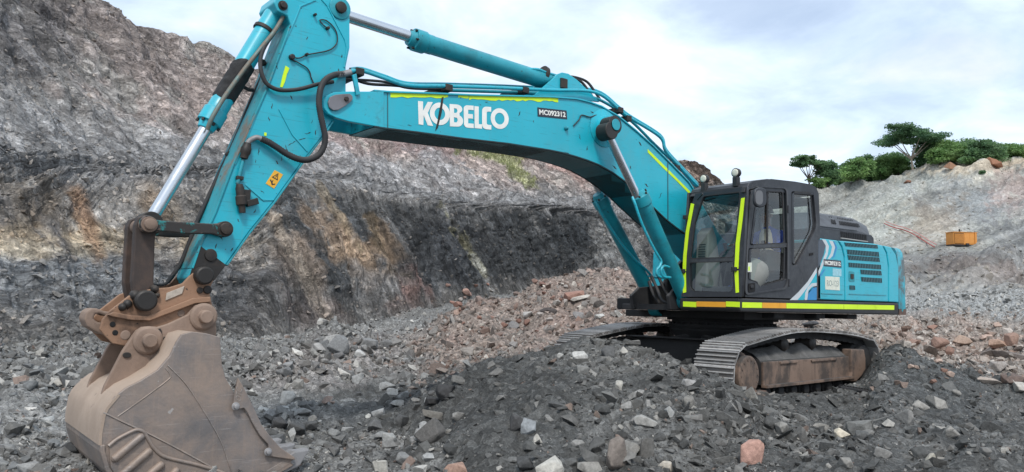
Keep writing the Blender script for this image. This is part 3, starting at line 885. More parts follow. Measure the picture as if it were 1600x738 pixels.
gt.links.new(rng_node(gt, _ng.outputs['Fac'], 0.4, 0.8, 0.0, 0.06), _m2.inputs[0])
_rf = rng_node(gt, _fp.outputs[0], 0.0, 1.0, 0.06, 0.95)
gt.links.new(_rf, _ms.inputs[0]); gt.links.new(_tr.outputs[0], _ms.inputs[1]); gt.links.new(_gl.outputs[0], _ms.inputs[2])
gt.links.new(_ms.outputs[0], _m2.inputs[1]); gt.links.new(_du.outputs[0], _m2.inputs[2])
gt.links.new(_m2.outputs[0], go.inputs[0])
M_glass = gm

EXC = empty('excavator', (0, 0, 0))
tag(EXC, 'large turquoise crawler excavator with charcoal cab, standing on dark rubble', 'excavator')


def pin(mb, px, py, y, r, l, seg=18):
    p = U(px, py, y)
    mb.lathe(p, p + Vector((0, 1, 0)), [(-0.02, r), (l - r * 0.15, r), (l, r * 0.82)], seg)
    return p


# ------------------------------------------------------------------ boom
BY = 0.30
top_px = [(585, 140), (610, 142), (680, 144.5), (738, 147), (800, 148.5), (860, 150), (901, 153), (922, 158), (941, 165), (968, 181), (995, 203), (1023, 228), (1050, 255), (1077, 283), (1085, 295)]
bot_px = [(1070, 366), (1055, 355), (1040, 343), (1018, 322), (1000, 304), (979, 286), (958, 271), (936, 258.5), (918, 251.5), (901, 246), (880, 240), (860, 236), (832, 231.5), (797, 226), (726, 218), (660, 209), (607, 202.5), (585, 199)]
boom_poly = UP(top_px, BY) + [(0.42, 2.42), (0.12, 2.24), (-0.05, 2.10), (-0.10, 1.95), (-0.02, 1.82), (0.14, 1.76), (0.34, 1.80)] + UP(bot_px, BY)
boom = empty('boom'); boom.parent = EXC
web = MB().prism(boom_poly, -BY + 0.03, BY - 0.022).build('boom_body', M_teal, boom, 0.008)


def strip(line, y0, y1, t, up=1):
    """plate that follows a line of (x, z) with thickness t, from y0 to y1"""
    n = len(line); off = []
    for i in range(n):
        a = Vector(line[max(i - 1, 0)]); b = Vector(line[min(i + 1, n - 1)]); d = (b - a).normalized()
        off.append(Vector(line[i]) + Vector((-d.y, d.x)) * t * up)
    V = []; F = []
    for (x, z), o in zip(line, off):
        V += [(x, y0, z), (x, y1, z), (o.x, y1, o.y), (o.x, y0, o.y)]
    for i in range(n - 1):
        a = i * 4; b = a + 4
        for k in range(4):
            F.append((a + k, a + (k + 1) % 4, b + (k + 1) % 4, b + k))
    F += [(3, 2, 1, 0), tuple((n - 1) * 4 + k for k in range(4))]
    return V, F


MB().add(*strip(UP(top_px, BY), -BY, BY, 0.02, 1)).build('top_flange', M_teal, boom, 0.004)
MB().add(*strip(UP(bot_px, BY), -BY, BY, 0.02, 1)).build('bottom_flange', worn('grimy_shaded_underside', (0.008, 0.045, 0.055), 0.7, 0, (0.02, 0.02, 0.02), 0.40, 0.6, 0.9, 1.8, dust=0.0, bump=0.2), boom, 0.004)  # dark colour holds both grime and painted shade of the boom's underside
# end fork that carries the arm pin
fork_px = [(600, 143), (545, 143), (522, 144), (511, 149), (505, 158), (506, 169), (513, 178), (525, 184), (545, 190), (600, 200)]
for sgn in (1, -1):
    mb = MB().prism(UP(fork_px, BY), sgn * BY - 0.05 * (sgn > 0), sgn * BY + 0.05 * (sgn < 0))
    mb.build('arm_fork_plate', M_teal, boom, 0.008)
mb = MB()
cov_px = [(511, 161), (514, 152.5), (522, 149), (533, 148), (545, 147.5), (549, 151), (549.5, 156), (545, 161), (537, 167), (527, 173), (519, 173.5), (513, 169)]
mb.prism(UP(cov_px, BY), BY + 0.002, BY + 0.03)
mb.build('pin_cover', worn('grey_cast_steel', (0.19, 0.185, 0.20), 0.5, 0.3, dust=0.2), boom, 0.006)
mb = MB(); pin(mb, 541, 155, BY + 0.03, 0.028, 0.02, 6); mb.build('bolt', M_grime, boom, 0.003)
for (a, b) in ((607, 607), (1045, 1040)):
    yt = np.interp(a, [p[0] for p in top_px], [p[1] for p in top_px]); yb = np.interp(a, sorted([p[0] for p in bot_px]), [p[1] for p in sorted(bot_px)])
    q = UP([(a - 0.7, yt + 3), (a + 0.7, yt + 3), (a + 0.9, yb - 2), (a - 0.5, yb - 2)], BY)
    MB().prism(q, BY - 0.024, BY - 0.016).build('weld_seam', M_teal, boom)
# pivot bosses
c = U(945, 200, BY)
MB().lathe((c.x, -0.40, c.z), (c.x, 1, c.z), [(0, 0.26), (0.10, 0.26), (0.11, 0.20)], 32).build('cylinder_boss', M_teal, boom, 0.006, 40)
MB().lathe((c.x, BY - 0.03, c.z), (c.x, 1, c.z), [(0, 0.27), (0.016, 0.27), (0.022, 0.25), (0.04, 0.17), (0.10, 0.15)], 36).build('cylinder_boss', M_teal, boom, 0.0, 40)
# bracket of the arm cylinder on top of the boom
for sgn in (1, -1):
    br = UP([(832, 150), (862, 124), (868, 117), (876, 114), (886, 116), (900, 126), (935, 160), (900, 156)], 0.14)
    MB().prism(br, sgn * 0.15 - 0.02, sgn * 0.15 + 0.02).build('cylinder_bracket', M_teal, boom, 0.006)
p = U(880, 131, 0.17)
MB().box((p.x - 0.06, 0.165, p.z - 0.07), (p.x + 0.06, 0.20, p.z + 0.07)).build('pin_keeper', M_grime, boom, 0.01)

# tapes, lettering and number plate on the near side
SY = BY - 0.0205
def tape(pts, name='reflective_tape', y=SY, th=0.003, mat=None, parent=None):
    return MB().prism(UP(pts, y), y, y + th).build(name, mat or M_yel, parent or boom)


random.seed(3)
def torn(x0, y0, x1, y1, w0, n=26):
    a = []; b = []
    for i in range(n + 1):
        f = i / n
        a.append((x0 + (x1 - x0) * f, y0 + (y1 - y0) * f + 0.3 * random.random()))
        b.append((x0 + (x1 - x0) * f, y0 + (y1 - y0) * f + w0 * random.uniform(0.72, 1.08)))
    return a + b[::-1]


tape(torn(610, 145.5, 700, 146.2, 7.6, 10)); tape(torn(716, 148.5, 732, 149.2, 4.8, 5)); tape(torn(733, 149, 872, 152.5, 7.2, 30))
tape(torn(1012, 233, 1078, 299, 6.0, 3)[:4] + torn(1012, 233, 1078, 299, 6.0, 3)[4:], y=SY)
# company lettering: shapes in zoomed tracing units
def zz5(x, y): return (600 + x / 4.341, 30 + y / 4.341)


def to_boom(a, b, w):
    px, py = a, -b
    q = U(px, py, SY)
    return Vector((q.x, q.y + 0.0015 + w, q.z))


def ell(cx, cy, rx, ry, n=40, a0=0, a1=360):
    return [(cx + rx * math.cos(math.radians(a0 + (a1 - a0) * i / n)), cy + ry * math.sin(math.radians(a0 + (a1 - a0) * i / n))) for i in range(n + (a1 - a0 != 360))]


def shear(p, x0=230.0, k=0.075):
    return (p[0], p[1] + (p[0] - x0) * k)


def letter(loops):
    lp = []
    for l in loops:
        q = [zz5(*shear(pt)) for pt in l]
        lp.append([(a, -b) for a, b in q])
    return loops_mesh('lettering', lp, 0.0015, M_white, boom, to_boom)


# K O B E L C O
letter([[(230, 556), (264, 557), (264, 620), (296, 557), (330, 556), (296, 632), (332, 718), (296, 716), (268, 650), (266, 716), (234, 714)]])
letter([ell(378, 632, 68, 76), ell(378, 632, 36, 42)])
letter([[(444, 560)] + ell(492, 590, 38, 30, 12, -90, 60) + [(512, 634)] + ell(496, 670, 40, 40, 12, -60, 90) + [(446, 712)],
        [(474, 586), (492, 588), (498, 604), (490, 618), (474, 618)], [(474, 648), (494, 650), (500, 666), (492, 682), (474, 682)]])
letter([[(540, 600)] + ell(566, 584, 26, 24, 8, 180, 270) + [(607, 560), (607, 590), (570, 590), (570, 618), (602, 618), (602, 648), (570, 648), (570, 682), (608, 682), (608, 712)] + ell(568, 688, 26, 24, 8, 90, 180)])
letter([[(613, 562), (642, 563), (642, 682), (664, 682), (664, 712), (614, 711)]])
letter([[(726, 560), (726, 592), (708, 592)] + ell(706, 604, 10, 12, 5, 270, 180) + [(696, 670)] + ell(706, 670, 10, 12, 5, 180, 90) + [(727, 682), (727, 713), (700, 713)] + ell(694, 684, 29, 29, 8, 90, 180) + [(665, 588)] + ell(694, 589, 29, 29, 8, 180, 270)])
letter([ell(784, 634, 61, 70), ell(784, 634, 33, 40)])
# grimy run below the pipe clamp
tape([(690, 152), (693, 152), (690, 176), (684, 200), (680, 205), (684, 186)], 'grease_run', SY, 0.0034, M_grime)


def plate(tl, tr, br, bl, y, body, parent, tm=M_white, pm=M_navy, bold=0.03, m=(0.05, 0.2), name='number_plate', th=0.004):
    f = quad_y(tl, tr, br, bl, y)
    mb = MB()
    mb.add([f(0, 0, 0), f(1, 0, 0), f(1, 1, 0), f(0, 1, 0), f(0, 0, th), f(1, 0, th), f(1, 1, th), f(0, 1, th)], [(0, 3, 2, 1), (4, 5, 6, 7), (0, 1, 5, 4), (1, 2, 6, 5), (2, 3, 7, 6), (3, 0, 4, 7)])
    mb.build(name, pm, parent)
    g = lambda u, v, w: f(m[0] + u * (1 - 2 * m[0]), m[1] + v * (1 - 2 * m[1]), th + 0.0005 + w)
    text_mesh('lettering', body, tm, parent, g, bold)


plate((839.5, 168), (885, 173), (886, 186.5), (840, 182), SY, 'MC092312', boom)
# pipes and hoses that run along the boom
def pipe(pts, y, r, mat, parent, name='hydraulic_pipe', n=6, seg=8, rib=0.0):
    return MB().tube(catmull(path(pts, y), n), r, seg, rib).build(name, mat, parent, 0, 60)


for y, dy in ((0.24, 0.0), (-0.20, -3.0)):
    pipe([(547, 112 + dy), (566, 111 + dy), (600, 122 + dy), (637, 133.5 + dy), (700, 135 + dy), (780, 137.5 + dy), (860, 141 + dy), (930, 144.5 + dy), (966, 170 + dy), (982, 183 + dy), (1031, 214 + dy), (1040, 236 + dy), (1061, 260 + dy), (1090, 291 + dy)], y, 0.024, M_teal, boom)
pipe([(690, 141), (760, 143), (850, 146), (915, 150), (950, 163), (987, 190), (1023, 226), (1055, 256), (1088, 292)], 0.14, 0.022, M_teal_old, boom)
pipe([(520, 128), (547, 125), (600, 128), (640, 138), (700, 139.5)], 0.16, 0.016, M_rubber, boom, 'hydraulic_hose')
pipe([(547, 121), (575, 131), (620, 134), (690, 141)], 0.1, 0.018, M_rubber, boom, 'hydraulic_hose')
for (x, y) in ((561, 112), (700, 137), (820, 141), (968, 172), (981, 185), (1057, 262)):
    q = U(x, y, 0.24)
    MB().box((q.x - 0.05, -0.22, q.z - 0.045), (q.x + 0.05, 0.275, q.z + 0.035)).build('pipe_clamp', M_grime, boom, 0.008)
MB().prism(UP([(549, 118), (555, 116), (561, 148), (555, 150)], BY), BY + 0.002, BY + 0.03).build('hose_bracket', M_teal, boom, 0.004)
pipe([(896, 197), (905, 187), (909, 180), (922, 183), (932, 180), (938, 184), (940, 192)], SY + 0.012, 0.008, M_rubber, boom, 'grease_line')
pipe([(958, 196), (964, 192), (968, 186)], SY + 0.012, 0.007, M_rubber, boom, 'grease_line')
q = U(884, 201, SY); MB().lathe(q, q + Vector((0, 1, 0)), [(0, 0.03), (0.03, 0.026), (0.05, 0.012)], 10).build('grease_nipple', M_teal, boom, 0, 40)

# ------------------------------------------------------------------ arm
AY = 0.21
arm_poly_px = [(428, 4), (432, -8), (446, -16), (480, -22), (515, -17), (533, -5), (543, 4), (547, 18), (547, 75), (541, 104), (541, 150), (521, 187), (501, 217), (468, 259), (427, 316), (389, 363), (353, 414), (336, 437),
               (326, 446), (312, 449), (300, 444), (295, 434), (299, 422), (314, 385), (338, 332), (365, 260), (392, 198), (416, 144), (426, 118), (440, 80), (455, 40), (450, 25), (434, 17)]
arm = empty('arm'); arm.parent = EXC
MB().prism(UP(arm_poly_px, AY), -AY, AY - 0.004).build('arm_body', M_teal, arm, 0.012)
# raised weld plate outlines and bosses on the near side
q = U(531, 13, AY)
MB().lathe((q.x, AY - 0.01, q.z), (q.x, 1, q.z), [(0, 0.125), (0.02, 0.125), (0.024, 0.118)], 32).build('pin_boss', M_teal_old, arm, 0.004, 40)
MB().lathe((q.x, AY - 0.01, q.z), (q.x, 1, q.z), [(0, 0.062), (0.055, 0.062), (0.06, 0.055)], 24).build('pivot_pin', M_grime, arm, 0.0, 40)
q = U(442, 9, AY)
MB().lathe((q.x, AY - 0.01, q.z), (q.x, 1, q.z), [(0, 0.05), (0.02, 0.05), (0.02, 0.034), (0.04, 0.034), (0.045, 0.028)], 24).build('pivot_pin', M_grime, arm, 0.0, 40)
for line in ([(494, 1), (470, 11), (462, 32), (440, 79), (425, 121), (394, 198), (368, 258)], [(503, -2), (512, 8), (540, 62), (543, 75), (539, 106)], [(437, 170), (458, 210), (481, 236)], [(385, 288), (412, 312), (428, 311)]):
    MB().add(*[*strip(UP(line, AY), AY - 0.006, AY + 0.006, 0.016, 1)]).build('weld_seam', M_teal, arm, 0.003)
MB().add(*strip(UP([(520, 188), (501, 217), (468, 259), (427, 316), (389, 363), (353, 414)], AY), -AY - 0.02, AY + 0.012, 0.018, -1)).build('lower_flange', M_teal_old, arm, 0.004)
MB().add(*strip(UP([(302, 420), (314, 385), (338, 332), (365, 260), (392, 198), (416, 144), (426, 118), (440, 80), (455, 40)], AY), -AY - 0.02, AY + 0.012, 0.018, -1)).build('front_flange', worn('rubbed_flange', (0.015, 0.30, 0.36), 0.5, 0.1, (0.20, 0.14, 0.10), 0.48, 0.60, 0.85, 2.5, (0.04, 0.03, 0.03), 0.64, 12, 0.1, vary=0.2, bump=0.2), arm, 0.004)
# grimy nose
nose = UP([(314, 385), (353, 414), (336, 437), (326, 446), (312, 449), (300, 444), (295, 434), (299, 422)], AY)
MB().prism(nose, AY - 0.004, AY + 0.004).build('arm_nose', M_grime, arm, 0.003)
q = U(329, 399, AY); MB().lathe((q.x, AY, q.z), (q.x, 1, q.z), [(0, 0.062), (0.02, 0.055), (0.024, 0.02)], 20).build('arm_boss', M_grime, arm, 0, 40)
tape([(446, 103), (452, 107), (450, 112), (448, 116), (445, 128), (441, 137), (437.5, 136), (441, 120)], y=AY - 0.003, th=0.006, parent=arm)
tape([(413, 207), (416.5, 208), (416, 213), (412.5, 212)], y=AY - 0.003, th=0.006, parent=arm)
M_wlab = flat('orange_warning_label', (0.78, 0.40, 0.03), 0.5, 0, 0.08)
f = quad_y((429, 266), (442, 273), (428, 295), (415, 287), AY - 0.004)
MB().add([f(0, 0, 0), f(1, 0, 0), f(1, 1, 0), f(0, 1, 0), f(0, 0, .005), f(1, 0, .005), f(1, 1, .005), f(0, 1, .005)], [(0, 3, 2, 1), (4, 5, 6, 7), (0, 1, 5, 4), (1, 2, 6, 5), (2, 3, 7, 6), (3, 0, 4, 7)]).build('warning_label', M_wlab, arm)
to_l = lambda a, b, w: f(a, b, 0.0055 + w)
loops_mesh('warning_symbol', [[(0.14, 0.52), (0.86, 0.52), (0.5, 0.94)], [(0.27, 0.58), (0.73, 0.58), (0.5, 0.85)]], 0.0012, M_black, arm, to_l)
loops_mesh('warning_symbol', [[(0.46, 0.62), (0.54, 0.62), (0.54, 0.78), (0.46, 0.78)]], 0.0012, M_black, arm, to_l)
loops_mesh('warning_symbol', [[(0.15, 0.30), (0.35, 0.24), (0.6, 0.10), (0.85, 0.22), (0.82, 0.30), (0.62, 0.2), (0.5, 0.28), (0.48, 0.4), (0.4, 0.4), (0.4, 0.30), (0.2, 0.38)]], 0.0012, M_black, arm, to_l)
# hoses on the arm
hy = 0.30
pts = [(536, 116, 0.24), (524, 117, 0.30), (511, 123, .34), (503, 133, .36), (499.5, 146, .37), (498.5, 163, .37), (501, 180, .37), (505, 198, .37), (508, 214, .37), (506, 229, .36), (497, 243, .35), (480, 250, .33), (464, 248, .31), (447, 240, .29), (432, 230, .28), (419, 222, .27), (408, 217, .26)]
MB().tube(catmull(path(pts, hy), 9), 0.030, 10, 0.16).build('hydraulic_hose', M_rubber, arm, 0, 50)
MB().tube(catmull(path([(548, 113, .24), (536, 116, .24), (526, 117, .29)], hy), 5), 0.034, 10).build('hose_fitting', M_tooth, arm, 0, 50)
MB().tube(catmull(path([(410, 218, .26), (402, 215, .25), (395, 217, .245), (388, 222, .24), (384, 231, .235)], hy), 6), 0.026, 10).build('hose_fitting', M_tooth, arm, 0, 50)
MB().tube(catmull(path([(380, 250), (376, 266), (371, 288)], AY + 0.03), 6), 0.02, 8).build('hydraulic_pipe', M_teal_old, arm, 0, 50)
def blockpx(px, py, w, h, rot, y0, y1, name, mat, bev=0.006):
    a = math.radians(rot); cs, sn = math.cos(a), math.sin(a)
    q = [(px + dx * cs - dy * sn, py + dx * sn + dy * cs) for dx, dy in ((-w, -h), (w, -h), (w, h), (-w, h))]
    return MB().prism(UP(q, AY), y0, y1).build(name, mat, arm, bev)


mb = MB(); a, b = U(387, 224, .25), U(381, 248, .25); mb.lathe(a, b, [(0, .036), (.03, .04), (.05, .05), (.1, .05), (.12, .04), ((b - a).length, .036)], 12); mb.build('hose_coupling', M_grime, arm, 0.002, 40)
mb = MB(); a, b = U(374, 288, .26), U(379, 333, .26); mb.lathe(a, b, [(0, .03), (.04, .042), (.11, .042), (.12, .052), (.2, .052), (.21, .034), ((b - a).length, .03)], 12); mb.build('shut_off_valve', M_grime, arm, 0.002, 40)
blockpx(373, 279, 5.5, 3, 10, AY, AY + 0.05, 'pipe_clamp', M_grime); blockpx(392, 317, 9, 5, -15, AY, AY + 0.06, 'shut_off_valve', M_grime); blockpx(382, 306, 7, 9, 5, AY, AY + 0.05, 'valve_body', M_grime)
pipe([(429, 50, .1), (414, 72, .16), (407, 92, .2), (408, 112, .24), (416, 130, .25), (430, 139, .26), (446, 141.5, .26), (470, 139, .27), (496, 132, .28), (520, 128, .2)], .2, 0.022, M_rubber, arm, 'hydraulic_hose', 7)
pipe([(449, 34), (436, 60), (414, 110), (400, 141), (386, 173), (372, 208), (357, 242), (347, 262), (327, 305), (308, 347), (294, 384), (281, 414), (262, 441)], -0.13, 0.022, M_rubber, arm, 'hydraulic_hose')
pipe([(372, 100), (369, 118), (376, 132), (388, 140), (396, 141)], -0.1, 0.02, M_rubber, arm, 'hydraulic_hose')
pipe([(458, 89), (464, 91), (471, 90), (479, 86), (495, 83), (510, 80), (519, 76), (526, 68), (527, 57), (524, 47), (517, 38), (509, 32), (502, 31), (500, 33), (505, 39), (510, 43)], AY + 0.012, 0.007, M_rubber, arm, 'grease_line')
pipe([(457, 94), (464, 97), (471, 101), (479, 106), (484, 113), (486, 121), (490, 130)], AY + 0.012, 0.007, M_rubber, arm, 'grease_line')
for (x, y, r) in ((455, 90, .03), (491, 24, .015), (478, 86, .016), (511, 45, .018), (409, 99, .035), (357, 242, .035)):
    q = U(x, y, AY if x > 420 else -0.13); MB().lathe(q + Vector((0, -0.01, 0)), q + Vector((0, 1, 0)), [(0, r), (0.05, r), (0.055, r * .7)], 8).build('grease_block', M_grime, arm, 0.002)

# scuffs where the paint is rubbed through to black
random.seed(77)
def scuff(px, py, ln, ang, y, parent):
    a = math.radians(ang); n = max(3, int(ln / 2.5)); up_, dn = [], []
    for i in range(n + 1):
        f_ = i / n; w_ = random.uniform(.25, 1.0) * (1 if 0 < i < n else .2); j = random.uniform(-.9, .9)
        cx, cy = px + math.cos(a) * ln * (f_ - .5) - math.sin(a) * j, py + math.sin(a) * ln * (f_ - .5) + math.cos(a) * j
        up_.append((cx - math.sin(a) * w_, cy + math.cos(a) * w_)); dn.append((cx + math.sin(a) * w_, cy - math.cos(a) * w_))
    MB().prism(UP(up_ + dn[::-1], y), y - .0005, y + .0008).build('scuff_mark', M_grime, parent)


for (x, y, ln, an) in ((470, 218, 16, -20), (456, 224, 14, -25), (448, 232, 12, 70), (440, 248, 9, 100), (433, 254, 7, 40), (493, 207, 9, 100), (481, 208, 10, -15), (425, 166, 9, 85), (420, 186, 7, 80), (404, 237, 12, 95), (400, 252, 6, 90), (455, 153, 8, 60), (487, 190, 6, 110), (421, 128, 6, 70),
                       (433, 105, 7, 60), (530, 110, 6, 80), (534, 88, 5, 100), (520, 145, 6, 20), (410, 300, 7, 40), (398, 330, 8, 125), (372, 345, 6, 60), (345, 372, 10, 60), (338, 385, 9, 110), (362, 390, 8, 130), (470, 12, 5, 40), (480, 60, 5, 90)):
    scuff(x, y, ln, an, AY - .0035, arm)
for (x, y, ln, an) in ((584, 190, 10, 10), (640, 196, 7, 5), (725, 195, 6, 80), (812, 178, 8, 110), (834, 190, 4, 90), (906, 214, 9, 70), (917, 232, 7, 100), (885, 240, 10, 12), (960, 262, 9, 40), (985, 262, 6, 70), (1010, 290, 8, 45), (1032, 306, 10, 120), (760, 160, 5, 0), (925, 175, 6, 30), (1000, 225, 8, 50), (556, 186, 12, 15), (568, 160, 7, -10)):
    scuff(x, y, ln, an, SY - .001, boom)

# ------------------------------------------------------------------ cylinders
def cylinder(name, rod0, gland, end, y, rr, rb, pipes=(), eye=0.11, mat=M_teal, rodmat=M_chrome, gl=0.2):
    a, g, e = U(*rod0, y), U(*gland, y), U(*end, y)
    root = empty(name); root.parent = EXC
    d = (e - a).normalized(); L = (e - g).length; t0 = (g - a).length
    MB().lathe(a, e, [(0, rr * 0.98), (t0 + 0.05, rr * 0.98)], 28).build('rod', rodmat, root, 0, 50)
    MB().lathe(a + Vector((0, -0.10, 0)), a + Vector((0, 1, 0)), [(0, eye), (0.20, eye)], 24).build('rod_eye', M_grime, root, 0.008, 40)
    MB().lathe(g, e, [(-0.02, rr * 1.25), (0.05, rb * 0.95), (0.055, rb * 1.2), (gl, rb * 1.2), (gl + 0.01, rb * 1.04), (gl + 0.11, rb * 1.04), (gl + 0.12, rb), (L - 0.1, rb), (L - 0.04, rb * 0.85), (L, rb * 0.6)], 32).build('barrel', mat, root, 0.004, 40)
    for k in range(12):
        an = 2 * math.pi * k / 12
        s = d.orthogonal().normalized(); u = d.cross(s)
        c0 = g + d * 0.05 + (s * math.cos(an) + u * math.sin(an)) * rb * 1.08
        if k % 2 == 0: MB().lathe(c0 - d * 0.025, c0, [(0, 0.014), (0.03, 0.014)], 6).build('gland_bolt', M_grime, root)
    MB().lathe(e + Vector((0, -0.10, 0)), e + Vector((0, 1, 0)), [(0, eye), (0.20, eye)], 24).build('base_eye', mat, root, 0.008, 40)
    return root


ac = cylinder('arm_cylinder', (519, 18), (640, 60), (872, 133), 0.0, 0.068, 0.112, mat=M_teal_old)
pipe([(658, 52, .04), (663, 52, .06), (692, 66, .08), (761, 90, .08), (800, 105, .08), (815, 108, .08), (840, 108.5, .08), (852, 113, .08), (872, 119, .08)], 0.06, 0.018, M_teal, ac)
for k, dx in ((0, 0), (1, 9)):
    pipe([(868 + dx, 119, .06), (890 + dx, 121, .06), (908 + dx, 128, .06), (920 + dx, 143, .1), (930 + dx, 158, .14)], 0.06, 0.019, M_rubber, ac, 'hydraulic_hose')
g = U(846, 116, 0); e = U(872, 133, 0)
MB().lathe(g, e, [(0, 0.125), (0.05, 0.125)], 28).build('clamp_band', M_grime, ac, 0.003, 40)
bc = cylinder('bucket_cylinder', (232, 350), (322, 200), (434, 14), 0.0, 0.062, 0.100)
pipe([(444, 24, .14), (429, 49, .16), (409, 74, .16), (380, 111, .16), (352, 150, .16), (332, 183, .16), (324, 203, .12)], .15, 0.022, worn('rubbed_pipe', (0.12, 0.19, 0.18), 0.5, 0.2, (0.20, 0.13, 0.09), 0.42, 0.6, 0.85, 6, dust=0.1), bc)
g = U(411, 50, 0); e = U(434, 14, 0)
MB().lathe(g, e, [(0, 0.112), (0.04, 0.112)], 28).build('clamp_band', M_grime, bc, 0.003, 40)
_wm = MB().lathe(U(349, 155, 0), e, [(0.44 * k / 22, 0.103 + 0.006 * (0 < k < 22)) for k in range(23)], 40)
_rw = np.random.default_rng(4); _ax = [U(349, 155, 0), e]; _dv = (e - _ax[0]).normalized(); _nv = []
for q in _wm.v:
    q = Vector(q); c0 = _ax[0] + _dv * (q - _ax[0]).dot(_dv); tt_ = (q - _ax[0]).dot(_dv)
    k = float(vnoise(np.array([q.x * 22]), np.array([q.y * 22]), np.array([q.z * 22]))[0])
    sh_ = 0.05 * float(vnoise(np.array([q.x * 9]), np.array([q.y * 9 + 3]), np.array([q.z * 9]))[0]) if tt_ < .05 or tt_ > .39 else 0
    _nv.append(tuple(c0 + (q - c0) * (1 + 0.10 * max(-.6, k)) + _dv * sh_))
_wm.v = _nv
_wm.build('tar_wrap', worn('peeling_black_wrap', (0.015, 0.015, 0.016), 0.7, 0, (0.006, 0.30, 0.40), 0.64, 0.66, 1.0, 6.0, bump=1.0, dust=0.1), bc, 0, 30)
for y, rod0, gl, end in ((0.47, (948, 206), (997, 300), (1072, 470)), (-0.47, (894, 212), (934, 305), (1027, 482))):
    cy = cylinder('boom_cylinder', rod0, gl, end, y, 0.058, 0.108, eye=0.12, mat=M_teal_old, rodmat=M_chrome)
    dx = 0 if y > 0 else -64
    if y > 0:
        pipe([(988, 308, .52), (992, 318, .56), (1000, 342, .57), (1013, 372, .57), (1027, 398, .57), (1033, 408, .57), (1031, 416, .57), (1026, 423, .56), (1028, 431, .56), (1040, 435, .55)], .55, 0.02, M_teal, cy)
        pipe([(1046, 418, .56), (1037, 416, .58), (1033, 423, .58), (1036, 432, .57), (1048, 434, .57)], .55, 0.02, M_teal, cy)
        q = U(945, 199, .36); MB().lathe(q, q + Vector((0, 1, 0)), [(0, .10), (.02, .125), (.20, .125), (.205, .10), (.21, .095)], 32).build('pin_cap', M_grime, cy, 0.006, 40)
        q2 = q + Vector((0, .206, 0)); MB().lathe(q2, q2 + Vector((0, 1, 0)), [(0, .08), (.012, .078)], 28).build('pin_face', M_teal_old, cy, 0.003, 40)
    else:
        pipe([(930, 312, -.40), (938, 330, -.36), (955, 358, -.36), (975, 386, -.36), (995, 409, -.36), (1008, 420, -.36), (1018, 432, -.38), (1020, 440, -.40)], -.4, 0.02, M_teal, cy)

# ------------------------------------------------------------------ links, coupler, bucket
for y in (0.27, -0.27):
    lk = [(352, 346), (343, 349), (330, 350), (270, 346.5), (243, 344), (236, 338), (226, 336.5), (219, 343), (218, 354), (225, 363), (236, 364), (243, 361), (290, 366), (330, 366), (343, 370), (353, 370), (361, 365), (363.5, 357), (360, 350)]
    o = MB().prism(UP(lk, AY + 0.06), y - 0.035, y + 0.035).build('guide_link', worn('link_steel_with_paint_traces', (0.026, 0.022, 0.02), 0.55, 0.1, (0.02, 0.20, 0.20), 0.55, 0.60, 0.9, 7, (0.09, 0.06, 0.05), 0.62, 10, 0.3) if y > 0 else MATS['link_steel_with_paint_traces'], EXC, 0.012)
q = U(352, 358, .30); MB().lathe((q.x, -.31, q.z), (q.x, 1, q.z), [(0, .075), (.62, .075), (.62, .055), (.655, .055), (.66, .03)], 24).build('link_pin', M_grime, EXC, .004, 40)
q = U(233, 351, .30); MB().lathe((q.x, -.36, q.z), (q.x, 1, q.z), [(0, .07), (.68, .07), (.68, .05), (.72, .05), (.73, .03)], 24).build('link_pin', M_mud, EXC, .004, 40)
for y in (0.155, -0.155):
    bl = [(209, 352), (214, 340), (225, 336), (236, 340), (242, 351), (240, 380), (238, 440), (240, 460), (232, 472), (220, 474), (209, 468), (206, 455), (204, 440), (207, 390)]
    MB().prism(UP(bl, 0.155), y - 0.05, y + 0.05).build('bucket_link', M_brown, EXC, 0.012)
MB().prism(UP([(213, 372), (236, 372), (234, 440), (212, 440)], 0.0), -0.11, 0.11).build('bucket_link', M_brown, EXC, 0.012)

QC = empty('quick_coupler'); QC.parent = EXC
qy = 0.235
body = [(330, 447), (328, 462), (333, 482), (333, 505), (310, 512), (270, 520), (225, 535), (196, 541), (176, 537), (163, 524), (156, 515), (160, 500), (172, 486), (190, 472), (205, 460), (235, 452), (266, 449), (286, 443), (298, 430), (308, 422), (320, 420), (331, 428), (334, 438)]
for s in (1, -1):
    MB().prism(UP(body, qy), s * qy - (0.05 if s > 0 else 0), s * qy + (0.05 if s < 0 else 0)).build('coupler_side', M_hitch, QC, 0.008)
MB().prism(UP([(318, 470), (318, 500), (250, 520), (180, 530), (172, 512), (200, 485), (260, 470)], 0), -qy + 0.05, qy - 0.05).build('coupler_core', M_mud, QC, 0.01)
hook = [(172, 488), (160, 486), (150, 482), (141, 482), (133, 488), (130, 499), (135, 510), (146, 517), (160, 524), (170, 510), (160, 505), (150, 503), (145, 498), (147, 491), (154, 490), (164, 494), (172, 494)]
MB().prism(UP(hook, 0.1), -0.12, 0.14).build('lifting_hook', M_mud, QC, 0.015)
rim = [(166, 492), (176, 488), (204, 493), (230, 494), (300, 466), (327, 464), (327, 472), (303, 474), (232, 501), (202, 500), (176, 495)]
MB().prism(UP(rim, qy), qy + 0.002, qy + 0.045).build('stiffener_rib', M_hitch, QC, 0.006)
for (x, y, r, l, m) in ((316, 431, .085, .10, M_grime), (225, 470, .095, .10, M_grime), (312, 454, .03, .02, M_grime), (324, 453, .04, .02, M_grime), (176, 507, .024, .008, M_slot), (180, 520, .024, .008, M_slot), (196, 524, .045, .006, M_mud), (283, 490, .035, .006, M_mud)):
    mb = MB(); pin(mb, x, y, qy, r, l); mb.build('coupler_pin' if l > .05 else 'coupler_boss', m, QC, 0.004, 40)
f = quad_y((260, 458), (288, 447), (284, 459), (258, 470), qy)
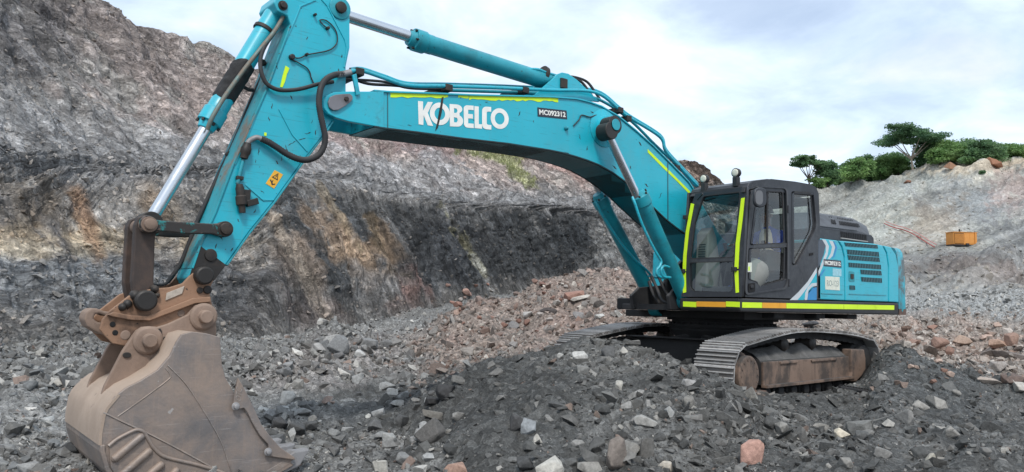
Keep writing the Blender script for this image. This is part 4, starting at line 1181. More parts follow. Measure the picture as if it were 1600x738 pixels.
MB().add([f(0, 0, 0), f(1, 0, 0), f(1, 1, 0), f(0, 1, 0), f(0, 0, .012), f(1, 0, .012), f(1, 1, .012), f(0, 1, .012)], [(0, 3, 2, 1), (4, 5, 6, 7), (0, 1, 5, 4), (1, 2, 6, 5), (2, 3, 7, 6), (3, 0, 4, 7)]).build('name_plate', worn('scratched_plate', (0.42, 0.36, 0.30), 0.6, 0, dirt_lo=.45, dirt_amt=.8, dscale=9), QC, .003)
for k, (x, y, r) in enumerate(((240, 452, .04), (243, 462, .03), (198, 475, .045), (190, 480, .04), (210, 462, .05))):
    q = U(x, y, qy - .03); MB().lathe(q, q + Vector((0, 1, 0)), [(0, r), (.06, r * .8), (.075, r * .3)], 10).build('grease_lump', M_grime, QC, 0, 60)
pipe([(216, 462, .1), (224, 448, .1), (238, 446, .08), (258, 444, .02), (270, 430, -.1)], 0.1, .016, M_rubber, QC, 'hydraulic_hose')

BK = empty('bucket'); BK.parent = EXC
by = 0.75
# side outline in the machine plane (x, z), from the hinge edge round the back to the cutting edge
sp_back = [(344, 527), (322, 521), (300, 518.5), (284, 523), (276, 535), (266, 556), (247, 578), (220, 595), (196, 607), (180, 620), (168, 636), (163, 650), (158, 678), (157, 705), (165, 735), (185, 762), (220, 782), (270, 790), (330, 784), (390, 764), (430, 744), (458, 728)]
sp_front = [(457, 716), (432, 704), (406, 676), (385, 645), (366, 614), (352, 590), (347, 570)]
side_poly = UP(sp_back + sp_front, by)
for s in (1, -1):
    MB().prism(side_poly, s * by - (0.035 if s > 0 else 0), s * by + (0.035 if s < 0 else 0)).build('side_plate', M_bucket, BK, 0.006)
bl_ = UP(sp_back, by)
MB().add(*strip(bl_, -by + 0.036, by - 0.036, 0.035, -1)).build('back_plate', M_bucket_back, BK, 0, 50)
MB().add(*strip(UP([(184, 616), (166, 637), (160, 650), (155, 678), (154, 696)], by), -by - 0.004, by + 0.006, 0.022, -1)).build('wear_strip', M_bucket_back, BK, 0, 50)
MB().add(*strip(UP([(156, 696), (156, 706), (164, 735), (185, 764)], by), -by - 0.015, by + 0.02, 0.035, -1)).build('heel_strip', M_bucket, BK, 0.006)
# torque tube under the ears and the hinge wall
MB().prism(UP([(300, 522), (344, 529), (346, 560), (320, 575), (280, 560), (280, 540)], by), -by + 0.036, by - 0.036).build('torque_tube', M_bucket_back, BK, 0.01)
ear = [(337, 524), (336, 487), (328, 478), (318, 474.5), (306, 477), (298, 485), (292, 492), (262, 506), (246, 511), (232, 510), (221, 511), (212, 517), (204, 528), (190, 549), (162, 603), (150, 640), (190, 628), (230, 598), (270, 566)]
for s in (1, -1):
    y = 0.30
    MB().prism(UP(ear, y), s * y - 0.03, s * y + 0.03).build('bucket_ear', M_mud, BK, 0.01)
for (x, y) in ((318, 495), (231, 532)):
    q = U(x, y, 0.335)
    MB().lathe(q, q + Vector((0, 1, 0)), [(-.01, .125), (.012, .125), (.03, .105), (.032, .06), (.10, .06), (.108, .052)], 28).build('hinge_pin', M_mud, BK, 0.003, 40)
    MB().cyl((q.x, -.34, q.z), (q.x, .34, q.z), .06).build('hinge_pin', M_mud, BK, 0, 40)
for (x, y, w, h) in ((249, 522, 4, 9), (198, 555, 7, 4.5), (258, 535, 6, 9), (231, 514, 6, 3.5)):
    MB().prism(UP([(x + w * math.cos(t), y + h * math.sin(t)) for t in np.linspace(0, 6.28, 13)[:-1]], .33), .332, .345).build('grease_smear', M_grime, BK, .004)
# weld lines and creases on the near side plate
for ln, r in (([(262, 571), (290, 600), (318, 642), (345, 690), (362, 738), (375, 765)], .006), ([(162, 645), (195, 661), (230, 677), (275, 700), (330, 730), (360, 745)], .008), ([(184, 651), (225, 622), (262, 594), (266, 586), (258, 575)], .005)):
    MB().tube(catmull(path(ln, by + 0.001), 6), r, 6).build('weld_bead', M_bucket, BK, 0, 60)
# raised wear shroud with ribs low on the side
sh_ = [(170, 697), (184, 686), (205, 675), (215, 672), (224, 675), (230, 684), (240, 700), (255, 713), (280, 720), (310, 727), (345, 738), (380, 752), (340, 778), (270, 786), (222, 778), (188, 757), (172, 730)]
MB().prism(UP(sh_, by), by + 0.001, by + 0.02).build('wear_shroud', M_bucket, BK, 0.006)
MB().tube(catmull(path(sh_[:12], by + 0.02), 5), .016, 8).build('shroud_rim', M_bucket, BK, 0, 60)
for (x0, y0, x1, y1) in ((178, 718, 221, 682), (190, 743, 233, 705), (214, 758, 252, 726), (246, 768, 276, 735), (284, 774, 305, 742), (320, 772, 334, 750)):
    mb = MB(); a, b = U(x0, y0, by + .02), U(x1, y1, by + .02); mb.lathe(a, b, [(-.02, .012), (0, .034), ((b - a).length, .034), ((b - a).length + .02, .02)], 12); mb.build('shroud_rib', M_bucket, BK, 0.004, 50)
# side cutter
sc_ = [(370, 590), (376, 600), (385, 617), (394, 636), (407, 664), (420, 681), (435, 698), (458, 714), (459, 718), (415, 712), (413, 705), (418, 702), (417, 694), (404, 680), (392, 660), (385, 645), (379, 637), (370, 639), (362, 635), (364, 620)]
for s in (1, -1):
    y = s * (by + 0.002)
    MB().prism(UP(sc_, by), min(y, y + s * .035), max(y, y + s * .035)).build('side_cutter', M_bucket, BK, 0.006)
for (x, y) in ((368, 635), (418.5, 706)):
    q = U(x, y, by + .036); MB().lathe(q, q + Vector((0, 1, 0)), [(0, .036), (.008, .036), (.01, .022), (.035, .022), (.038, .015)], 14).build('cutter_bolt', M_tooth, BK, .002, 40)
f = quad_y((369, 604), (378, 608), (376, 628), (368, 624), by + .037)
text_mesh('cast_lettering', 'OTC', M_bucket, BK, lambda u, v, w: f(1 - v, u, w), 0.0, 0.004)
# cutting edge and teeth
le = U(458, 722, by); le0 = U(420, 745, by)
d = Vector((le.x - le0.x, 0, le.z - le0.z)).normalized(); nrm = Vector((-d.z, 0, d.x))
lip = [(le0.x, le0.z), (le.x, le.z), (le.x - nrm.x * .06, le.z - nrm.z * .06), (le0.x - nrm.x * .06, le0.z - nrm.z * .06)]
MB().prism(lip, -by, by + .002).build('cutting_edge', M_bucket, BK, 0.006)
for k in range(5):
    yc = by - 0.10 - k * (2 * by - 0.2) / 4
    b0 = le - d * .12; t = le + d * .20
    up_ = nrm * (-1 if nrm.z < 0 else 1)
    w0, w1, w2 = .085, .07, .045
    lo = []; hi = []
    base_a = Vector((b0.x, yc, b0.z)); tip = Vector((t.x, yc, t.z)); mid = Vector((le.x, yc, le.z)) + d * .05
    mb = MB()
    def sec(c, w, h): return [c + Vector((0, -w, 0)) - up_ * h, c + Vector((0, w, 0)) - up_ * h, c + Vector((0, w, 0)) + up_ * h, c + Vector((0, -w, 0)) + up_ * h]
    S = [sec(base_a, w0, .06), sec(mid, w0, .075), sec(tip - d * .08, w1, .04), sec(tip, w2, .012)]
    V = [p for q in S for p in q]; F = []
    for i in range(3):
        for j in range(4):
            F.append((i * 4 + j, i * 4 + (j + 1) % 4, i * 4 + 4 + (j + 1) % 4, i * 4 + 4 + j))
    F += [(3, 2, 1, 0), (12, 13, 14, 15)]
    mb.add(V, F); mb.build('bucket_tooth', M_tooth, BK, 0.012)
    q = Vector((le.x, yc + w0, le.z)); MB().lathe(q - Vector((0, .01, 0)), q + Vector((0, 1, 0)), [(0, .022), (.03, .022)], 8).build('tooth_pin', M_tooth, BK, .002)
# ------------------------------------------------------------------ upper structure
CY = 1.50


def ray_plane(px, py, n, k):
    d = ray(px, py); n = np.array(n, float)
    t = (k - CAM @ n) / (d @ n)
    return Vector(CAM + t * d)


FN = (1.0, 0.0, 0.095); FK = 1.69 + 0.095 * 1.42


def UF(px, py, off=0.0):
    return ray_plane(px, py, FN, FK + off)


def to_front(off):
    return lambda a, b, w: UF(a, -b) + Vector((off + w, 0, 0))


def neg(pts): return [(a, -b) for a, b in pts]


def round_loop(pts, r, n=4):
    """round the corners of a pixel polygon"""
    out = []
    m = len(pts)
    for i in range(m):
        p0 = Vector(pts[i - 1]); p1 = Vector(pts[i]); p2 = Vector(pts[(i + 1) % m])
        a = (p0 - p1); b = (p2 - p1)
        la = min(r, a.length * 0.45); lb = min(r, b.length * 0.45)
        A = p1 + a.normalized() * la; B = p1 + b.normalized() * lb
        for k in range(n + 1):
            t = k / n
            q = A * (1 - t) ** 2 + p1 * 2 * t * (1 - t) + B * t * t
            out.append((q.x, q.y))
    return out


# deck
DK = empty('deck'); DK.parent = EXC
zt_, zb_ = 1.405, 1.205
MB().prism([(1.66, 1.21), (1.69, 1.25), (1.69, 1.395), (-2.93, 1.415), (-2.93, 1.215)], 0.50, CY + 0.012).build('deck_skirt', M_black, DK, 0.02)
MB().prism([(0.95, 1.21), (0.95, 1.40), (-2.93, 1.415), (-2.93, 1.215)], -1.45, 0.498).build('deck_frame', M_under, DK, 0.02)
MB().box((-1.0, -1.15, 1.10), (1.05, 1.15, 1.208)).build('belly_plate', M_under, DK, 0.01)
for (x0, x1) in ((0.6, 0.35), (-0.55, -0.8), (-1.5, -1.8)):
    MB().box((x1, 0.9, 1.13), (x0, 1.35, 1.209)).build('bracket', M_under, DK, 0.01)
for (a, b, m) in ((1159.5, 1190.5, M_yel), (1191, 1228, M_org), (1228.5, 1318, M_yel), (1318.6, 1397, M_yel)):
    f0 = lambda x: np.interp(x, [1159, 1405], [472.4, 477.5]); f1 = lambda x: np.interp(x, [1159, 1405], [481.0, 484.5])
    MB().prism(UP([(a, f0(a)), (b, f0(b)), (b, f1(b)), (a, f1(a))], CY + 0.0125), CY + 0.0125, CY + 0.016).build('reflective_tape', m, DK)
for (a, b, m) in ((1067.5, 1088, M_yel), (1088.5, 1134, M_org), (1134.5, 1156, M_yel)):
    q = [UX(a, 471.2, 1.691), UX(b, 472, 1.691), UX(b, 480.2, 1.691), UX(a, 479.2, 1.691)]
    MB().add(q + [p + Vector((.004, 0, 0)) for p in q], [(0, 3, 2, 1), (4, 5, 6, 7), (0, 1, 5, 4), (1, 2, 6, 5), (2, 3, 7, 6), (3, 0, 4, 7)]).build('reflective_tape', m, DK)
# swing bearing and the front of the frame with the cylinder feet
SB = empty('swing_bearing'); SB.parent = EXC
MB().lathe((0, 0, .90), (0, 0, 2), [(0, .82), (.06, .86), (.10, .86), (.10, .80), (.16, .80), (.16, .88), (.215, .88)], 48).build('bearing_ring', M_under, SB, 0.004, 40)
for k in range(36):
    a = 2 * math.pi * k / 36
    MB().lathe((.83 * math.cos(a), .83 * math.sin(a), .995), (.83 * math.cos(a), .83 * math.sin(a), 2), [(0, .022), (.035, .022)], 6).build('bearing_bolt', M_under, SB)
FR = empty('boom_mount'); FR.parent = EXC
for s in (1, -1):
    y = s * .36
    MB().prism([(1.75, 1.22), (1.80, 1.42), (1.62, 1.55), (1.1, 1.6), (.45, 2.15), (.05, 2.32), (-.3, 2.1), (-.6, 1.40), (-.6, 1.22)], y - .03, y + .03).build('mount_plate', M_black, FR, .01)
MB().box((.3, -.34, 1.215), (1.7, .34, 1.30)).build('mount_floor', M_under, FR)
MB().cyl((.14, -.42, 2.0), (.14, .42, 2.0), .09).build('boom_foot_pin', M_grime, FR, .005, 40)
for s in (1, -1):
    q = U(*((1072, 470) if s > 0 else (1027, 482)), s * .47)
    MB().cyl((q.x, s * .36, q.z), (q.x, s * .60, q.z), .09).build('cylinder_foot_pin', M_grime, FR, .005, 40)
MB().box((.95, -.85, 1.215), (1.45, -.37, 1.30)).build('step_plate', M_black, FR, .01)
for pts in ([(1018, 432, -.3), (1026, 450, -.1), (1034, 468, .1), (1044, 474, .2)], [(1028, 430, -.1), (1036, 448, 0), (1046, 466, .1), (1056, 472, .2)], [(1040, 434, .2), (1042, 448, .2), (1050, 462, .2), (1060, 466, .2)], [(1014, 440, -.3), (1020, 458, -.2), (1030, 474, -.1)]):
    pipe(pts, 0, .024, M_rubber, FR, 'hydraulic_hose')
for pts in ([(1008, 431, -.42), (1030, 434, -.2), (1052, 432, .42)],):
    pipe(pts, 0, .018, M_teal_old, FR, 'hydraulic_pipe')

# house: body, panels, hood, counterweight
HS = empty('engine_house'); HS.parent = EXC
MB().prism([(-.30, 1.42), (-.30, 2.30), (-2.86, 2.30), (-2.86, 1.42)], -1.40, CY - .055).build('inner_body', M_black, HS, .01)
MB().prism([(.10, 1.41), (.05, 2.25), (-.28, 2.34), (-.298, 1.41)], -1.43, -.42).build('right_body', M_teal, HS, .03)
p1_ = [(1277.5, 372), (1309, 376), (1315, 386), (1319, 402), (1320, 470), (1277.5, 468)]
p2_ = [(1310.6, 376.2), (1367, 381), (1379, 383.5), (1385, 396), (1388, 417), (1388, 472), (1321.2, 470), (1320.3, 402), (1316.4, 386)]
p3_ = [(1380.4, 383.6), (1392, 386), (1400, 398), (1404, 418), (1404.5, 473), (1389.2, 472), (1389.2, 417), (1386.3, 396)]
for pp, nm in ((p1_, 'front_panel'), (p2_, 'engine_door'), (p3_, 'rear_panel')):
    MB().prism(UP(pp, CY), CY - .06, CY).build(nm, M_teal, HS, .018, seg=3)
# top of the house behind the cab
tp = UP([(1277.5, 373), (1309, 377), (1367, 382), (1392, 387)], CY)
MB().prism(tp + [(tp[-1][0], 2.2), (tp[0][0], 2.2)], -1.42, CY - .062).build('house_top', M_teal, HS, .02)
# recessed pressings and handle
for q in ([(1283, 458), (1316, 459.5), (1316, 461), (1283, 459.5)], [(1326, 459), (1384, 461), (1384, 462.5), (1326, 460.5)]):
    MB().prism(UP(q, CY), CY, CY + .008).build('pressed_rib', M_teal, HS, .004)
MB().prism(UP(round_loop([(1326, 424), (1335, 425), (1335, 441), (1326, 440)], 2), CY), CY, CY + .004).build('latch_recess', M_teal_old, HS, .003)
MB().prism(UP(round_loop([(1328.3, 428), (1332.8, 428.4), (1332.8, 436), (1328.3, 435.6)], 1), CY), CY + .005, CY + .016).build('latch', M_grime, HS, .003)
# louvre slots
def slots(tl, tr, br, bl, n, to, parent, duty=.62, slant=.0, name='louvre_slot'):
    for i in range(n):
        u0 = (i + .5 - duty / 2) / n; u1 = (i + .5 + duty / 2) / n
        c = [to(u0, 0), to(u1, 0), to(min(1, u1 - slant / n), 1), to(max(0, u0 - slant / n), 1)]
        yield c


M_lv = M_slot
for (tl, tr, br, bl, n) in (((1319, 379), (1370, 383), (1371, 388.5), (1321, 385), 22), ((1323, 390), (1372, 394), (1373, 401.5), (1324, 397.5), 20), ((1324, 399), (1373, 402.7), (1374, 409.5), (1325.5, 406), 20),
                            ((1325.5, 410.5), (1375.5, 414), (1376, 421), (1326, 417.5), 20), ((1344, 421.5), (1376, 423.5), (1377, 430.5), (1345, 428.5), 13), ((1345, 433), (1377, 435), (1377.5, 442), (1346, 440), 13), ((1327, 446), (1335, 446.5), (1335.5, 453), (1327, 452.5), 4)):
    f = quad_y(tl, tr, br, bl, CY)
    # recessed dark field with upright bars
    MB().add([f(0, 0, .0006), f(1, 0, .0006), f(1, 1, .0006), f(0, 1, .0006), f(0, 0, .003), f(1, 0, .003), f(1, 1, .003), f(0, 1, .003)], [(0, 3, 2, 1), (4, 5, 6, 7), (0, 1, 5, 4), (1, 2, 6, 5), (2, 3, 7, 6), (3, 0, 4, 7)]).build('louvre_opening', M_slot, HS)
    for i in range(n + 1):
        u0 = max(0, (i - .2) / n); u1 = min(1, (i + .2) / n)
        MB().add([f(u0, 0, .003), f(u1, 0, .003), f(u1, 1, .003), f(u0, 1, .003), f(u0, 0, .011), f(u1, 0, .011), f(u1, 1, .011), f(u0, 1, .011)], [(4, 5, 6, 7), (0, 1, 5, 4), (1, 2, 6, 5), (2, 3, 7, 6), (3, 0, 4, 7)]).build('louvre_bar', M_teal, HS)
plate((1286.5, 405), (1314, 407.5), (1314.5, 418.5), (1287, 416), CY, 'MC092312', HS)
plate((1289, 432), (1311.5, 433), (1312, 454), (1289.5, 452.5), CY, 'RO-123', HS, flat('faded_lettering', (0.30, 0.36, 0.34), .6), M_cream, .0, (.1, .28), 'name_plate')
f = quad_y((1301, 419.5), (1314.5, 421), (1314.5, 432), (1301, 431), CY)
MB().add([f(0, 0, 0), f(1, 0, 0), f(1, 1, 0), f(0, 1, 0), f(0, 0, .003), f(1, 0, .003), f(1, 1, .003), f(0, 1, .003)], [(0, 3, 2, 1), (4, 5, 6, 7), (0, 1, 5, 4), (1, 2, 6, 5), (2, 3, 7, 6), (3, 0, 4, 7)]).build('faded_sticker', flat('pale_blue_sticker', (.30, .55, .62), .5, 0, .2, 30), HS)
# swoosh decals on the front panel and behind the door
def decal(pts, mat, parent, k, y=CY): return MB().prism(UP(pts, y), y + .0006 + .0012 * k, y + .0016 + .0012 * k).build('stripe_decal', mat, parent)


decal([(1278.5, 375), (1286, 374), (1290, 384), (1287, 398), (1281, 414), (1278.5, 419)], flat('slate_stripe', (.06, .075, .10), .4), HS, 0)
decal([(1284, 374), (1290, 375), (1295, 385), (1293, 398), (1286, 415), (1279, 432), (1278.5, 424), (1284, 410), (1290, 394), (1290, 384)], M_grey, HS, 1)
decal([(1295, 376), (1301, 377), (1305, 386), (1301, 400), (1296, 405), (1293, 405), (1298, 396), (1300, 386)], M_grey, HS, 0)
decal([(1302, 378), (1304, 378), (1308, 387), (1304, 401), (1300, 405), (1304, 394), (1305, 387)], M_blue2, HS, 1)
decal([(1281, 430), (1288, 420), (1289, 422), (1281, 434)], M_blue2, HS, 1)
# hood over the engine with louvres on its sloping side
HD = empty('engine_hood'); HD.parent = EXC
Bf, Bm, Br = U(1274, 353, 1.28), U(1340, 361, 1.28), U(1361, 367, 1.28)
Af, Am, Ar = U(1270, 331.5, .86), U(1330, 341, .86), U(1349, 352, .86)
sec_ = []
for A_, B_ in ((Af, Bf), (Am, Bm), (Ar, Br)):
    x = A_.x
    sec_.append([(x, -.9, A_.z - .04), (x, .5, A_.z + .015), (x, .86, A_.z), (x, .93, A_.z - .035), (B_.x, 1.26, B_.z), (B_.x, 1.26, 2.30), (x, -.9, 2.30)])
V = [p for s_ in sec_ for p in s_]; F = []
for i in range(2):
    for j in range(7):
        F.append((i * 7 + j, i * 7 + (j + 1) % 7, i * 7 + 7 + (j + 1) % 7, i * 7 + 7 + j))
F += [tuple(range(6, -1, -1)), tuple(range(14, 21))]
MB().add(V, F).build('hood_cover', M_cab, HD, .02)
MB().prism(UP([(1274, 355), (1340, 362.5), (1362, 367), (1366, 372), (1366, 382), (1274, 374)], 1.31), -1.0, 1.31).build('hood_base', M_cab, HD, .02)
sA = lambda u, v: Vector(Af).lerp(Vector(Am), u) * v + Bf.lerp(Bm, u) * (1 - v)
nrm_h = Vector((0, .45, .9)).normalized()
def put(c, nrm, t0, t1, name, mat, parent):
    MB().add([p + nrm * t0 for p in c] + [p + nrm * t1 for p in c], [(0, 3, 2, 1), (4, 5, 6, 7), (0, 1, 5, 4), (1, 2, 6, 5), (2, 3, 7, 6), (3, 0, 4, 7)]).build(name, mat, parent)


for (u0, u1, n, v0, v1) in ((.40, .52, 3, .30, .60), (.60, 1.12, 13, .30, .56), (.36, .46, 2, .72, .86), (.58, 1.0, 10, .70, .84)):
    for i in range(n):
        a = u0 + (u1 - u0) * (i + .15) / n; b = u0 + (u1 - u0) * (i + .7) / n
        put([sA(a, v0), sA(b, v0), sA(b, v1), sA(a, v1)], nrm_h, .006, .012, 'hood_slot', M_slot, HD)
f = quad_y((1313, 362), (1354, 367.5), (1354.5, 376), (1313.5, 371.5), 1.31)
for i in range(15):
    a, b = (i + .15) / 15, (i + .75) / 15
    put([f(a, 0, 0), f(b, 0, 0), f(b, 1, 0), f(a, 1, 0)], Vector((0, 1, 0)), .001, .005, 'hood_slot', M_slot, HD)
pts = [UP([(1313, 371.5), (1354.5, 377.2), (1354.5, 378.6), (1313, 373)], 1.31)]
MB().prism(pts[0], 1.311, 1.33).build('hood_sill', flat('pale_metal_trim', (.34, .31, .29), .5), HD)
MB().prism(UP([(1278, 352.6), (1338, 360), (1338, 361.6), (1278, 354.4)], 1.31), 1.30, 1.325).build('hood_ledge', M_cab, HD, .004)
# counterweight: bowed at the rear
x0 = U(1405, 480, CY).x; xr = x0 - .02
CWT = empty('counterweight'); CWT.parent = EXC
plan = [(x0, -1.46), (x0, 1.495), (x0 - .22, 1.49), (x0 - .33, 1.46), (x0 - .42, 1.40), (x0 - .48, 1.30)]
for k in range(1, 12):
    y = 1.30 - 2.6 * k / 12; plan.append((x0 - .48 - .26 * (1 - (y / 1.3) ** 2), y))
plan += [(x0 - .48, -1.30), (x0 - .25, -1.44)]
zc0, zc1 = U(1405, 492, CY).z, U(1400, 386, CY).z
n = len(plan); V = []; F = []
cx_ = x0 - .05
lev = [(zc0, .97), (zc0 + .06, 1.0), (zc0 + .55, 1.0), (zc1 - .22, .99), (zc1 - .08, .955), (zc1 - .02, .90), (zc1, .82)]
for z, k in lev:
    for (x, y) in plan: V.append((x0 + (x - x0) * k, y * (k * .35 + .65), z))
for i in range(len(lev) - 1):
    for j in range(n): F.append((i * n + j, i * n + (j + 1) % n, (i + 1) * n + (j + 1) % n, (i + 1) * n + j))
F += [tuple(range(n)), tuple((len(lev) - 1) * n + j for j in range(n - 1, -1, -1))]
M_cw = worn('scraped_turquoise_paint', TEAL, .38, 0, (.10, .06, .045), .52, .60, .85, 1.7, (.03, .025, .02), .70, 18, .25, (.2, .19, .17), .5, (.1, .06, .045), .12, .08, .15)
MB().add(V, F).build('counterweight_body', M_cw, CWT, 0, 50)
sc = [(1407, 443), (1412, 441), (1414, 452), (1411, 456), (1416, 462), (1416.5, 488), (1406, 490), (1406, 470), (1409, 464), (1407, 454)]
bt = U(1409, 470, CY)
V2 = [(x0 + (x - x0) * 1.012, y * 1.004, z) for z in (zc0 - .002, zc0 + .10) for (x, y) in plan]
F2 = [(j, (j + 1) % n, n + (j + 1) % n, n + j) for j in range(n)]
MB().add(V2, F2).build('scraped_lower_edge', worn('scraped_rust', (.13, .075, .055), .7, 0, (.05, .04, .04), .45, .6, .8, 5, (.02, .3, .36), .64, 9, .1), CWT)

# ------------------------------------------------------------------ cab
CB = empty('cab'); CB.parent = EXC
side_out = [(1159, 464), (1161, 420), (1163.5, 350), (1166.5, 305), (1168, 294), (1171, 287), (1178, 283), (1200, 280.5), (1237, 284.5), (1262, 289), (1270, 293.5), (1274, 303), (1276, 352), (1276.5, 468)]
w_door_up = round_loop([(1186, 298), (1223, 299.5), (1225.5, 381), (1170.5, 383.5), (1176, 335), (1181, 305)], 3)
w_door_lo = round_loop([(1168.5, 388), (1226, 386.5), (1224.5, 437), (1186, 447), (1178, 440), (1167.5, 437)], 3)
w_rear = round_loop([(1235.5, 299), (1266, 301), (1270.5, 350), (1268, 362), (1240, 415), (1236, 414)], 4)
to_side = lambda y: (lambda a, b, w: U(a, -b, y) + Vector((0, w, 0)))
loops_mesh('side_frame', [neg(side_out), neg(w_door_up), neg(w_door_lo), neg(w_rear)], .055, M_cab, CB, to_side(CY - .055)).modifiers.new('bevel', 'BEVEL').width = .008
# door skin line and its proud frame
door = [(1172, 296), (1182, 290.5), (1226, 292.5), (1230, 299), (1232, 385), (1231.5, 443), (1228, 452), (1187, 458), (1165, 461.5), (1163, 455), (1165.5, 385), (1170, 320)]
d_in = [(1174, 298.5), (1183, 293), (1225, 295), (1227.7, 300), (1229.5, 385), (1229, 441), (1226, 449.5), (1187, 455.5), (1167.3, 458.8), (1165.8, 454), (1168, 386), (1172.3, 321)]
loops_mesh('door_frame', [neg(round_loop(door, 5)), neg(round_loop(d_in, 5))], .016, M_cab, CB, to_side(CY + .001)).modifiers.new('bevel', 'BEVEL').width = .006
for wl_, nm in ((w_door_up, 'door_window'), (w_door_lo, 'door_window'), (w_rear, 'side_window')):
    MB().add([(x, CY - .03, z) for x, z in UP(wl_, CY - .03)], [tuple(range(len(wl_)))]).build(nm, M_glass, CB)
    # rubber seal round the pane
    inn = [(x + (sum(p[0] for p in wl_) / len(wl_) - x) * .05, y + (sum(p[1] for p in wl_) / len(wl_) - y) * .035) for x, y in wl_]
    loops_mesh('window_seal', [neg(wl_), neg(inn)], .012, M_rubber, CB, to_side(CY - .012))
MB().prism(UP([(1198, 299), (1200, 299), (1199, 382), (1197, 382)], CY - .02), CY - .024, CY - .008).build('window_divider', M_rubber, CB)
MB().prism(UP(round_loop([(1169, 443), (1179, 442), (1179, 456), (1169, 457.5)], 2), CY), CY + .002, CY + .012).build('door_handle_recess', M_slot, CB, .003)
MB().prism(UP(round_loop([(1170.5, 445.5), (1175, 445), (1175, 450), (1170.5, 450.5)], 1), CY), CY + .014, CY + .03).build('door_handle', M_black, CB, .004)
for (x, y) in ((1230, 327), (1231.5, 442)):
    MB().prism(UP([(x - 1.3, y - 6), (x + 1.3, y - 6), (x + 1.3, y + 6), (x - 1.3, y + 6)], CY), CY + .0, CY + .035).build('door_hinge', M_grey if False else M_cab, CB, .004)
MB().prism(UP([(1264.5, 396), (1270, 395), (1270, 399), (1264.5, 400)], CY), CY + .001, CY + .01).build('vent_plug', M_slot, CB, .002)
f = quad_y((1166.5, 411), (1174.5, 410.5), (1174.5, 425), (1166.5, 425.5), CY + .002)
put([f(0, 0, 0), f(1, 0, 0), f(1, 1, 0), f(0, 1, 0)], Vector((0, 1, 0)), 0, .003, 'sticker', M_cream, CB)
put([f(.3, .15, 0), f(.6, .15, 0), f(.6, .6, 0), f(.3, .6, 0)], Vector((0, 1, 0)), .003, .004, 'sticker_mark', M_yel, CB)
decal([(1234, 469), (1247, 457), (1262, 440), (1276, 418), (1276, 426), (1264, 446), (1252, 462), (1246, 469)], M_grey, CB, 0)
decal([(1246, 469), (1252, 462), (1264, 446), (1276, 426), (1276, 442), (1268, 452), (1258, 466), (1256, 469)], flat('turquoise_stripe', TEAL, .4), CB, 0)
decal([(1257, 469), (1258, 458), (1262, 449), (1268, 443), (1276, 442), (1276, 447), (1269, 448), (1263, 454), (1261, 469)], M_grey, CB, 1)
decal([(1261.5, 469), (1263, 456), (1269, 450), (1276, 449), (1276, 469)], M_blue2, CB, 0)
# front frame with two panes
f_out = [(1064.5, 464), (1159, 464), (1162, 400), (1167, 292), (1086, 303), (1078, 330), (1069, 400)]
f_up = round_loop([(1098, 306), (1157, 299), (1153, 340), (1147, 403), (1077, 405), (1084, 350)], 4)
f_lo = round_loop([(1076.5, 410), (1146.5, 408), (1146, 452), (1142, 457), (1082, 455), (1077, 450)], 4)
loops_mesh('front_frame', [neg(f_out), neg(f_up), neg(f_lo)], .05, M_cab, CB, to_front(-.05)).modifiers.new('bevel', 'BEVEL').width = .008
for w_, nm in ((f_up, 'windscreen'), (f_lo, 'lower_windscreen')):
    c = [UF(a, b) for a, b in w_]
    m_ = len(c)
    MB().add([p + Vector((-.027, 0, 0)) for p in c], [tuple(range(m_))]).build(nm, M_glass, CB)
    inn = [(x + (sum(p[0] for p in w_) / m_ - x) * .03, y + (sum(p[1] for p in w_) / m_ - y) * .03) for x, y in w_]
    loops_mesh('window_seal', [neg(w_), neg(inn)], .012, M_rubber, CB, to_front(-.01))
for q in ([(1080, 318), (1085, 319), (1077, 362), (1073, 400), (1072, 424), (1067, 424), (1068, 400), (1072, 362)], [(1067, 426), (1072, 426), (1072.5, 457), (1067.5, 458)],
          [(1158.5, 310), (1164, 309), (1161, 340), (1156, 380), (1154, 420), (1148, 421), (1150, 380), (1155, 340)], [(1148, 424), (1154, 423), (1155, 457), (1150, 458)]):
    c = [UF(a, b) for a, b in q]; m_ = len(c)
    MB().add([p + Vector((.003, 0, 0)) for p in c] + [p + Vector((.008, 0, 0)) for p in c], [tuple(range(m_)), tuple(range(2 * m_ - 1, m_ - 1, -1))] + [(i, i + m_, (i + 1) % m_ + m_, (i + 1) % m_) for i in range(m_)]).build('reflective_tape', M_yel, CB)
for (x, y) in ((1073, 340), (1068.5, 424), (1149, 421)):
    p = UF(x, y); MB().box((p.x + .002, p.y - .035, p.z - .03), (p.x + .05, p.y + .035, p.z + .03)).build('grab_clip', M_black, CB, .006)
# roof, rear, right side, floor
roof = UP([(1166.5, 297), (1168, 293), (1171, 286), (1178, 282), (1200, 279.5), (1237, 283.5), (1262, 288), (1270, 292.5), (1274, 303), (1274, 306)], CY)
MB().prism(roof + [(roof[-1][0], roof[-1][1]), (roof[0][0], roof[0][1])][:0], .50, CY - .002).build('roof', M_cab, CB, .035, seg=3)
xb = U(1276, 400, CY).x; zf = 1.41
MB().box((xb, .50, zf), (xb + .05, CY - .056, 2.15)).build('rear_wall', M_cab, CB, .01)
MB().add([(xb + .02, .56, 2.15), (xb + .02, CY - .11, 2.15), (xb + .02, CY - .11, 2.86), (xb + .02, .56, 2.86)], [(0, 1, 2, 3)]).build('rear_window', M_glass, CB)
for y in (.50, CY - .116):
    MB().box((xb, y, 2.15), (xb + .05, y + .06, 2.98)).build('rear_pillar', M_cab, CB, .008)
MB().box((xb, .50, 2.86), (xb + .05, CY - .056, 2.98)).build('rear_header', M_cab, CB, .008)
xf_b, xf_t = 1.66, 1.52
def right_xz(pts): return pts
